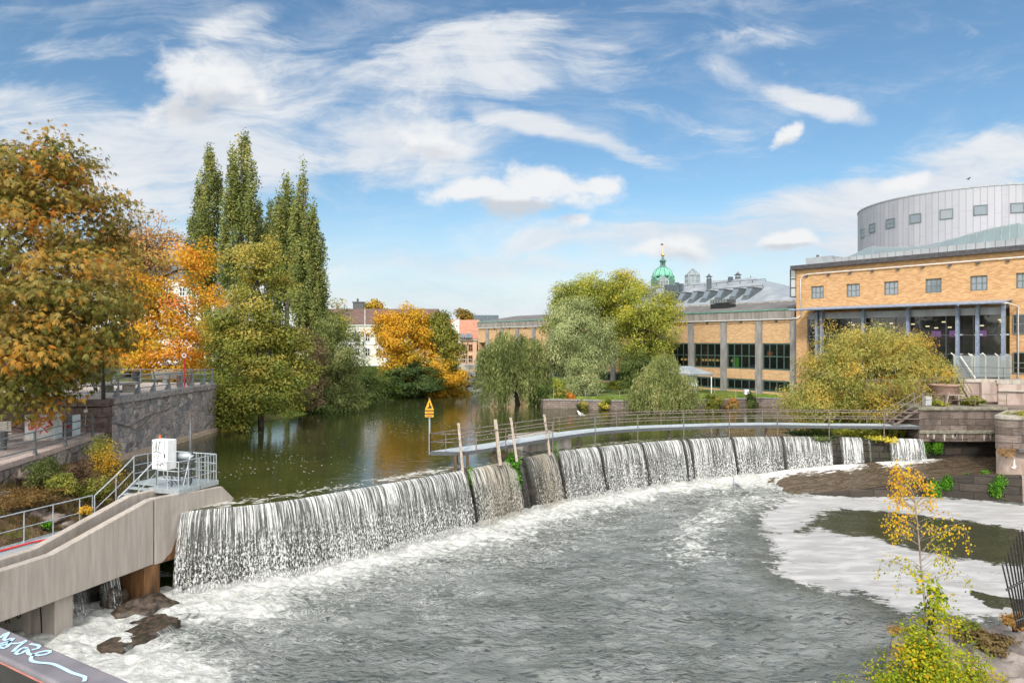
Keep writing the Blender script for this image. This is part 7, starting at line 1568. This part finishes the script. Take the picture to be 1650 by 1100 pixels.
mb = MB(); mb.ext([Bp(-.3, 6.75), Bp(14, 6.75), Bp(14, 7.05), Bp(-.3, 7.05)], V(.262, .965, 0) * 5.2 ); mb.ext([Bp(-.25, 6.2) - V(.05, .19, 0), Bp(14, 6.2) - V(.05, .19, 0), Bp(14, 6.32) - V(.05, .19, 0), Bp(-.25, 6.32) - V(.05, .19, 0)], V(.05, .2, 0)); mb.build('coping', CONC_OLD, ar, bev=.03)
mb = MB(); mb.ext([Bp(.5, 2.5), Bp(8, 2.5), Bp(8, 6.5), Bp(.5, 6.5)], V(.262, .965, 0) * .2); o = mb.build('back_wall', M('arch_shade_black', (.02, .017, .015), (.04, .035, .03), .95, 2), ar); o.location = V(.262, .965, 0) * 4.6  # near-black sheet standing in for the shade inside the arch
def topz(x, y): return 7.08
rr_ = thing('terrace_railing', 'thin dark railing along the top of the right terrace and arched bridge', 'railing', (36, 52, 7.08))
rp = [V(28.3, 53.1, 7.08), V(30.2, 53.0, 7.08), V(32.0, 52.9, 7.08), V(33.8, 52.8, 7.08), V(35.6, 52.7, 7.08)] + [Bp(s, 7.05) + V(.03, .15, 0) for s in (.2, 1.9, 3.6, 5.3, 7, 9)]
railrun(rr_, rp, (0, .5, .95), .018, True, IRON, n=5)
gfn = thing('glass_screen', 'glass wind screen with pale bent top posts on the right terrace', 'glass screen', (36, 53.6, 7.08))
for px, yt in ((1538, 569), (1566, 570), (1570, 571), (1588, 569), (1609, 570)):
    x = (px - CX) / F * 53.6; z0 = 6.2 if px > 1575 else 7.08; z1 = H - (yt + 4 - CY) / F * 53.6
    mb = MB(); mb.tube([V(x, 53.6, z0), V(x, 53.6, z1), V(x - .28, 53.6, z1 + .22)], .05, 8); mb.build('post', M('cream_steel_post', (.6, .58, .5), (.68, .66, .58), .5, 5), gfn, True)
mb = MB(); mb.ext([V(34.6, 53.55, 7.2), V(39.2, 53.55, 7.2), V(39.2, 53.55, 8.9), V(34.6, 53.55, 8.9)], (0, .03, 0)); mb.build('glass', mat_glass('screen_glass', (.5, .53, .55), .1, .72), gfn)
mb = MB(); mb.tube([V(35.0, 53.3, 8.85), V(36.1, 53.2, 7.15)], .05, 6); tag(mb.build('white_pole', WHITEP), 'slanting white pole leaning on the glass screen of the right terrace', 'pole')
# stair and oddments in the yard
ys_ = thing('yard_stair', 'steep rusty steel stair from the yard up to the right terrace', 'stairs', P(1560, 655, 50.5))
a, b = P(1556, 652, 50.6), P(1531, 607, 52.6)
for o in (-.45, .45):
    mb = MB(); mb.bar(a + V(o, 0, 0), b + V(o, 0, 0), .05, .18); mb.tube([a + V(o, 0, .95), b + V(o, 0, .95)], .025, 6); mb.tube([a + V(o, 0, .5), b + V(o, 0, .5)], .018, 6)
    for f in (0.02, .5, .98): p = a.lerp(b, f) + V(o, 0, 0); mb.tube([p, p + V(0, 0, .95)], .02, 5)
    mb.build('stringer', RUSTY, ys_)
for k in range(9): f = (k + .5) / 9; mb = MB(); mb.box(a.lerp(b, f), (.9, .26, .04)); mb.build('step', RUSTY, ys_)
tk = thing('clay_tub', 'large round pinkish clay tub standing in the yard under the right terrace', 'tub', P(1521, 648, 50.6)); c = WL[tk].copy(); c.z = 5.42
mb = MB(); mb.lathe([(.8, 0), (.92, .2), (.95, 1.3), (1.02, 1.32), (1.02, 1.42), (.85, 1.42), (.82, 1.2)], c, 26); mb.build('body', M('clay', (.27, .17, .13), (.38, .26, .21), .9, 2, (1, 1, 4), bump=.3), tk, True)
tb_ = thing('wooden_table', 'rough wooden work table in the yard beside the clay tub', 'table', P(1532, 652, 49.4)); c = WL[tb_].copy(); c.z = 5.42
mb = MB(); mb.box(c + V(0, 0, .72), (1.0, .6, .06)); mb.build('top', WOOD, tb_)
for i in (-.42, .42):
    for j in (-.22, .22): mb = MB(); mb.box(c + V(i, j, .35), (.08, .08, .7)); mb.build('leg', WOOD, tb_)
mb = MB(); c2 = P(1524, 648, 48.9); c2.z = 5.42; mb.bar(c2, c2 + V(.28, .1, .95), .14, .05); tag(mb.build('plank', WOOD), 'wooden plank leaning against the work table in the yard', 'plank')
mb = MB(); c2 = P(1494, 647, 48.6); mb.box((c2.x, c2.y, 5.75), (.42, .4, .62)); mb.box((c2.x, c2.y, 6.08), (.46, .44, .04)); tag(mb.build('metal_box', GREYBOX, bev=.02), 'pale grey metal box at the left end of the yard by the footbridge steps', 'box')
mb = MB(); c2 = P(1549, 650, 49.3); c2.z = 5.42; mb.box(c2 + V(0, 0, .38), (1.0, .5, .1)); mb.box(c2 + V(-.35, 0, .18), (.08, .4, .36)); mb.box(c2 + V(.35, 0, .18), (.08, .4, .36)); tag(mb.build('low_bench', WOODD, bev=.01), 'low dark bench in the yard right of the work table', 'bench')
mb = MB(); mb.tube([V(28.7, 47.9, 6.35), V(30, 47.85, 6.3), V(34.8, 47.9, 6.3)], .022, 5); mb.tube([V(28.7, 47.9, 5.9), V(34.8, 47.9, 5.85)], .018, 5)
for x in (30.4, 32.5, 34.7): mb.tube([V(x, 47.9, 5.4), V(x, 47.9, 6.32)], .025, 5)
tag(mb.build('yard_railing', RUSTY), 'thin rusty two bar railing along the yard edge above the abutment', 'railing')
for a in (('dry plants in the yard at the foot of the steel stair', 1564, 646, 16, 7, 49.0, OLIVE, 1500, 111), ('weeds in the yard below the clay tub', 1508, 650, 14, 5, 48.6, YGREEN, 900, 112)): shrub(*a[:8], a[8], .18, tint=(.45, .25, .2))
# massive pillar with the painted arrow
pl_ = thing('stone_pillar', 'massive round cornered granite pillar with a painted white arrow at the right edge', 'pillar', (34, 44, 0))
PILM = M('pale_pink_render', (.33, .25, .21), (.45, .36, .31), .9, 1.6, (1, 1, .5), bump=.3, c3=(.2, .13, .085), s3=.6, f3=.6)
def rounded(x0, y0, x1, y1, r, n=6): return [(x0 + r - r * math.cos(a), y0 + r - r * math.sin(a)) for a in np.linspace(0, math.pi / 2, n)] + [(x1, y0), (x1, y1), (x0 + 2.9, y1)]
mb = MB(); mb.prism(rounded(30.62, 42.55, 42, 46.2, .7), 3.25, 5.1); mb.build('granite_top', AB, pl_)
mb = MB(); mb.prism(rounded(30.72, 42.62, 42, 46.1, .7), -.8, 3.247); mb.build('shaft', PILM, pl_)
mb = MB(); mb.prism(rounded(30.56, 42.5, 42, 46.3, .75), 5.103, 5.36); mb.build('cap', M('lichened_cap', (.26, .24, .2), (.36, .33, .28), .95, 4, bump=.5, c3=(.16, .18, .07), s3=.8), pl_, bev=.05)
AW = M('white_paint_marks', (.6, .58, .56), (.7, .68, .66), .8, 8); yp = 42.6
def pp(px, py): return V((px - CX) / F * yp, yp, H - (py - CY) / F * yp)
mb = MB(); mb.ext([pp(*q) for q in ((1633.4, 739), (1635, 739), (1636, 750), (1638.5, 750), (1634.6, 755.5), (1628.5, 752.5), (1632.5, 750.5))], (0, -.012, 0))
mb.ext([pp(*q) for q in ((1627, 768.5), (1648, 768.5), (1648, 770), (1632, 770.5), (1636, 778), (1630, 783), (1628, 776))], (0, -.012, 0)); mb.ext([pp(*q) for q in ((1636, 785), (1642, 783), (1646, 795), (1645, 806), (1641, 811), (1638, 800))], (0, -.012, 0)); mb.build('white_marks', AW, pl_)
mb = MB(); mb.ext([pp(1632, 721.5), pp(1700, 732), pp(1700, 736.5), pp(1632, 726)], (0, -.5, 0)); tag(mb.build('steel_channel', IRON, bev=.01), 'dark steel channel bracket sticking out of the pillar at the right edge', 'bracket')
shrub('dry straw coloured tuft growing out of the pillar', 1622, 729, 13, 5, 42.3, leafmat('straw', [(0, (.3, .17, .08)), (1, (.5, .34, .17))]), 700, 113, .3, aspect=.1, droop=.2)
shrub('grass tuft on top of the stone pillar', 1643, 666, 16, 3, 43.2, OLIVE, 700, 114, .25, aspect=.12)

# ------------------------------------------------------------------ foreground: rock, birch, bush, iron fan, bridge rail
RKF = M('layered_rock', (.16, .135, .12), (.30, .26, .235), .9, 1.3, (1, 1, 2.5), bump=.9, c3=(.12, .08, .05), s3=1.1, f3=.6)
sh = [(9.9, 15.5), (10.3, 18.6), (11.1, 20.1), (12.2, 20.9), (14.5, 21.3), (18, 21.6), (26, 21.0), (26, 12), (10, 12)]
xs = np.arange(9, 26, .14); ys = np.arange(11, 22.2, .14); RX, RY = np.meshgrid(xs, ys); sd = sdf(RX, RY, sh) + .55 * (fbm(RX * .9, RY * .9, 91) - .5) + .3 * (vnoise(RX * 3.1, RY * 3.1, 5) - .5)
terr = .28 * np.floor((fbm(RX * .5, RY * .5, 93) * 1.6 + .12 * RY) / .12 % 3) * .45
RZ = np.where(sd < 0, 1.15 + terr + .35 * (fbm(RX * 1.2, RY * 1.2, 95) - .5) + .1 * (fbm(RX * 5, RY * 5, 96) - .5), 0) * sstep(.12, -.16, sd) - .9 * sstep(-.1, .25, sd)
ok_ = sd < .6
fc = grid_faces(len(xs), len(ys)); fc = fc[ok_.ravel()[fc].all(1)]
tag(link('rock_shelf', npmesh('rock_shelf', np.stack([RX, RY, RZ], -1).reshape(-1, 3), fc), RKF, None, (15, 18, 0)), 'flat layered grey brown rock shelf in the lower right foreground', 'rock')
def rock_z(x, y): return float(RZ[int(np.argmin(np.abs(ys - y))), int(np.argmin(np.abs(xs - x)))])
BIRL = leafmat('birch_leaves', [(0, (.16, .22, .02)), (.3, (.42, .42, .03)), (.6, (.74, .54, .025)), (1, (.78, .40, .015))], .45)
bb = V(12.5, 20.3, 1.2); bi = thing('birch_sapling', 'slender young birch with sparse orange yellow leaves on the foreground rock', 'tree', bb); d = 20.4
rng = random.Random(77); mb = MB(); spine = [P(px, py, d) for px, py in ((1496, 1015), (1489, 960), (1483, 900), (1479, 850), (1473, 800), (1462, 772), (1449, 748))]
mb.tube(spine, [.036, .031, .026, .021, .016, .011, .005], 7)
nrng = np.random.default_rng(78); LB, LA, LTt = [], [], []
def sp_at(t): i = min(int(t * 6), 5); return spine[i].lerp(spine[i + 1], t * 6 - i)
def leafy(pts, n, sc, warm):
    for _ in range(n):
        k = rng.randrange(len(pts) - 1); q = pts[k].lerp(pts[k + 1], rng.random()) + V(rng.gauss(0, sc), rng.gauss(0, sc), rng.gauss(-.03, sc)); LB.append(tuple(q)); LA.append((rng.gauss(0, .5), rng.gauss(0, .5), -1.)); LTt.append(np.clip(warm + rng.gauss(0, .16), 0, 1))
for k in range(74):
    t = rng.uniform(.2, .98); s = sp_at(t); rch = (1.45 * (1 - t) ** .8 + .16) * rng.uniform(.45, 1); sgn = 1 if rng.random() < .5 else -1
    if .35 < t < .6 and sgn > 0: rch *= 1.35
    e = s + V(sgn * rch * .8, rng.uniform(-.6, .6) * rch, rch * .45); tip_ = e + V(sgn * rch * .15, 0, -rng.uniform(.25, .8) * rch)
    pts = [s, s.lerp(e, .55) + V(0, 0, .06), e, tip_]; mb.tube(pts, [.009, .007, .005, .0025], 5)
    leafy(pts[1:], int(7 + 17 * rch), .085, .25 + .62 * min(1, max(0, (t - .22) / .3)))
leafy(spine[3:], 90, .1, .7); mb.build('trunk', M('birch_bark', (.22, .17, .14), (.34, .28, .24), .9, 5), bi, True)
LB, LA = np.array(LB), unit(np.array(LA)); nn_ = len(LB); L_ = .08 * (.7 + .6 * nrng.random(nn_)); nor = unit(nrng.normal(size=(nn_, 3)) + np.array([0, -.6, .3]))
v, f = leaf_quads(LB, LA, nor, L_, L_ * .75); link('crown', npmesh('crown', v, f, 4, np.array(LTt)), BIRL, bi)
FBL = leafmat('foreground_leaves', [(0, (.10, .18, .01)), (.35, (.26, .34, .015)), (.65, (.5, .48, .02)), (.88, (.7, .45, .015)), (1, (.65, .25, .01))], .45)
fg = thing('foreground_bush', 'leafy yellow green bush close by at the bottom right', 'shrub', V(10.8, 17, 1.2))
o, cp = crown('foliage', fg, FBL, [lobe(1500, 1075, 75, 55, 17, 1.0), lobe(1560, 1100, 60, 40, 17, .9), lobe(1440, 1095, 46, 28, 16.8, .8), lobe(1490, 1040, 46, 30, 17.2, .7), lobe(1530, 1010, 36, 18, 17.6, .5), lobe(1470, 1130, 110, 40, 16.5, 1)], 10500, .09, 190, (.3, .3, .26), 79, shell=.2, aspect=.62, droop=.4, tint=(.4, .2, .16))
mb = MB(); rng = random.Random(80)
for c in cp[::5]: limb(mb, V(10.6 + rng.uniform(-.5, .6), 17 + rng.uniform(-.3, .3), 1.0), c, .02, .006, rng, 4, .08, 5)
mb.build('stems', BARK, fg, True)
for a in (('big leaved green twig rising in front of the birch trunk', 1500, 970, 28, 45, 18.2, FBL, 240, 115, .16), ('rusty dry herbs on the rock shelf under the iron fan', 1636, 1000, 16, 12, 20.0, PINKL, 900, 116, .1), ('dry brown weeds on the rock shelf behind the foreground bush', 1590, 1030, 40, 12, 19.4, leafmat('dry_weeds', [(0, (.12, .08, .03)), (1, (.3, .22, .09))]), 1600, 117, .12), ('small olive weeds on the back edge of the rock shelf', 1560, 1010, 18, 8, 20.0, OLIVE, 700, 118, .1), ('brown moss cushion at the left corner of the rock shelf', 1446, 1015, 16, 7, 20.4, PINKL, 500, 119, .08)):
    shrub(*a[:9], a[9], nc=26, tint=(.4, .2, .16))
fanb = V((1668 - CX) / F * 18.5, 18.5, 1.6); fan = thing('iron_fan', 'fan of black iron spikes guarding the edge at the right of the picture', 'railing', fanb)
for k in range(15):
    tx, ty = 1614 + k * 4.6, 905 - 62 * math.sin(min(1, k / 9) * 1.5)
    bx, by = 1640 + k * 3.2, 1012 - k * 1.0
    a, b = P(bx, by, 18.5), P(tx - 0, ty, 18.5 - .02 * k); mb = MB(); mb.tube([a, a.lerp(b, .93), b], [.022, .02, .002], 6); mb.build('spike', BLACK, fan)
mb = MB(); mb.tube([P(1621, 950, 18.44), P(1650, 935, 18.4), P(1690, 930, 18.4)], .03, 6); mb.tube([P(1636, 1000, 18.44), P(1665, 990, 18.4), P(1690, 985, 18.4)], .03, 6); mb.build('band', BLACK, fan)
# rail of the bridge the picture was taken from
rl = thing('bridge_handrail', 'broad grey metal handrail with pale blue scribbled graffiti in the lower left corner', 'railing', V(-.8, 1.2, 9.3))
zt = 9.45
def Gr(px, py): return P(px, py, (H - zt) * F / (py - CY))
a1, a2 = Gr(0, 1008), Gr(215, 1100); e1 = (a2 - a1).normalized(); b1, b2 = Gr(0, 1056), Gr(95, 1100); wv_ = (b1 - a1); wid = abs(wv_.cross(e1).z); nb = V(e1.y, -e1.x, 0); nb = nb if nb.y < 0 else -nb
A, B = a1 - e1 * 4, a2 + e1 * 7
HR = M('worn_grey_rail_paint', (.15, .14, .155), (.22, .205, .225), .6, 9, c3=(.24, .18, .185), s3=9., f3=.4)
mb = MB(); mb.ext([A, B, B + nb * wid, A + nb * wid], (0, 0, -.012)); mb.build('rail_top', HR, rl, bev=.004)
mb = MB(); mb.ext([A + nb * (wid - .006) + V(0, 0, -.012), B + nb * (wid - .006) + V(0, 0, -.012), B + nb * (wid - .006) + V(0, 0, -.019), A + nb * (wid - .006) + V(0, 0, -.019)], -nb * .01); mb.build('red_edge', M('faded_red_edge', (.4, .12, .1), (.5, .2, .17), .6, 20), rl)
mb = MB(); mb.ext([A + nb * (wid - .02) + V(0, 0, -.0125), B + nb * (wid - .02) + V(0, 0, -.0125), B + nb * (wid - .02) + V(0, 0, -.07), A + nb * (wid - .02) + V(0, 0, -.07)], -nb * (wid - .04)); mb.build('rail_underside', BLACK, rl)
k = 0.1
while k < (B - A).length: mb = MB(); q = A + e1 * k + nb * wid * .5; mb.bar(q + V(0, 0, -.07), q + V(0, 0, -1.1), .016); mb.build('baluster', BLACK, rl); k += .12 if k > 1e9 else .45
q = 6.875
SCR = [[(0, 17), (8, 20), (16, 3.5 + 27 * .0 + 22), (10, 12)], ]
def Z(x, y): return (x / 6.875, 990 + y / 6.875)
scr = [[(0, 262), (60, 215), (95, 205), (40, 290), (150, 262), (75, 330), (0, 345)], [(0, 330), (110, 300), (60, 375), (-20, 360)], [(130, 325), (215, 320), (305, 285), (210, 350), (140, 415)], [(305, 375), (250, 372), (175, 430), (230, 440), (305, 385), (310, 430), (345, 450)], [(330, 330), (425, 345), (430, 375), (350, 395)],
       [(345, 450), (450, 455), (545, 430), (550, 405), (480, 410), (385, 440), (345, 480), (350, 515), (420, 535), (580, 550), (700, 600), (800, 650), (900, 680), (945, 700), (930, 745)]]
mb = MB()
def catm(ln):
    q_, _ = smooth_line([tuple(Gr(*Z(*p_))) for p_ in ln], .008); return [Vector(x) for x in q_]
for ln in scr:
    pts = catm(ln); w = .0062; L, R2 = [], []
    for i, p_ in enumerate(pts):
        t_ = (pts[min(i + 1, len(pts) - 1)] - pts[max(i - 1, 0)]).normalized(); s_ = V(-t_.y, t_.x, 0) * w / 2; L.append(p_ + s_ + V(0, 0, .0015)); R2.append(p_ - s_ + V(0, 0, .0015))
    m_ = len(pts); mb.add(L + R2, [(i, i + 1, m_ + i + 1, m_ + i) for i in range(m_ - 1)])
mb.build('graffiti', M('pale_blue_marker', (.42, .62, .78), (.5, .7, .84), .6, 30), rl)
# deck of that bridge, out of the picture below
mb = MB(); dirn = V(e1.x, e1.y, 0); mb.ext([A + nb * .02 + V(0, 0, -1.12), B + nb * .02 + V(0, 0, -1.12), B + nb * 3 + V(0, 0, -1.12), A + nb * 3 + V(0, 0, -1.12)], (0, 0, -.4)); tag(mb.build('viewing_bridge_deck', CONC_OLD), kind='structure')

# ------------------------------------------------------------------ birds
GULLW = M('white_plumage', (.7, .7, .7), (.78, .78, .77), .8, 20); GULLG = M('grey_plumage', (.26, .28, .3), (.36, .38, .4), .8, 12); BEAK = M('yellow_beak', (.6, .35, .05), (.65, .4, .08), .5, 20)
gl = far_[dk_i(935)] + V(0, 0, ZD + .95 + .03); gc = P(935, 678.5, gl.y); gc.z = gl.z
g = thing('gull', 'white gull perched on the footbridge rail facing left', 'bird', gc); c = gc
mb = MB(); mb.tube([c + V(.30, 0, .04), c + V(.2, 0, .09), c + V(.06, 0, .13), c + V(-.06, 0, .19), c + V(-.12, 0, .27), c + V(-.14, 0, .33), c + V(-.18, 0, .355), c + V(-.2, 0, .36)], [.015, .05, .085, .085, .055, .05, .04, .01], 12)
mb.tube([c + V(-.01, -.03, 0), c + V(.0, -.03, .1)], .008, 5); mb.tube([c + V(-.01, .03, 0), c + V(.0, .03, .1)], .008, 5); mb.build('body', GULLW, g, True)
for s in (-1, 1): mb = MB(); mb.tube([c + V(-.05, s * .06, .2), c + V(.08, s * .075, .165), c + V(.24, s * .04, .09), c + V(.36, s * .015, .045)], [.02, .055, .035, .004], 8); mb.build('wing', GULLG, g, True)
mb = MB(); mb.tube([c + V(-.2, 0, .36), c + V(-.25, 0, .345)], [.012, .003], 6); mb.build('beak', BEAK, g)
hc = G(1184, 792, .1); h = thing('heron', 'grey heron standing in the froth below the weir', 'bird', hc); c = hc
mb = MB(); mb.tube([c + V(.34, 0, .33), c + V(.2, 0, .42), c + V(.05, 0, .52), c + V(-.06, 0, .62), c + V(-.1, 0, .74), c + V(-.06, 0, .86), c + V(-.1, 0, .95), c + V(-.16, 0, .96), c + V(-.2, 0, .95)], [.02, .09, .12, .09, .045, .035, .04, .04, .015], 12)
for s in (-.04, .04): mb.tube([c + V(.06, s, -.2), c + V(.04, s, .2), c + V(.08, s, .45)], [.012, .012, .03], 6)
mb.build('body', GULLG, h, True); mb = MB(); mb.tube([c + V(-.2, 0, .95), c + V(-.34, 0, .92)], [.018, .003], 6); mb.build('beak', BEAK, h)
for s in (-1, 1): mb = MB(); mb.tube([c + V(-.02, s * .08, .58), c + V(.15, s * .1, .46), c + V(.38, s * .03, .3)], [.03, .07, .01], 8); mb.build('wing', M('dark_slate_plumage', (.12, .13, .15), (.18, .19, .21), .8, 12), h, True)
fc_ = P(1560, 289, 60); fb_ = thing('flying_bird', 'small dark bird in flight above the grey drum', 'bird', fc_); c = fc_
mb = MB(); mb.tube([c + V(.16, 0, 0), c + V(.05, 0, .0), c + V(-.08, 0, .02), c + V(-.15, 0, .03)], [.01, .045, .045, .008], 8); mb.build('body', IRON, fb_, True)
for s in (-1, 1): mb = MB(); mb.add([c + V(-.06, 0, .02), c + V(.06, 0, .02), c + V(.1, s * .22, .12), c + V(.12, s * .3, .1), c + V(-.02, s * .2, .13)], [(0, 1, 2, 4), (4, 2, 3)]); w_ = mb.build('wing', IRON, fb_); m_ = w_.modifiers.new('thick', 'SOLIDIFY'); m_.thickness = .012
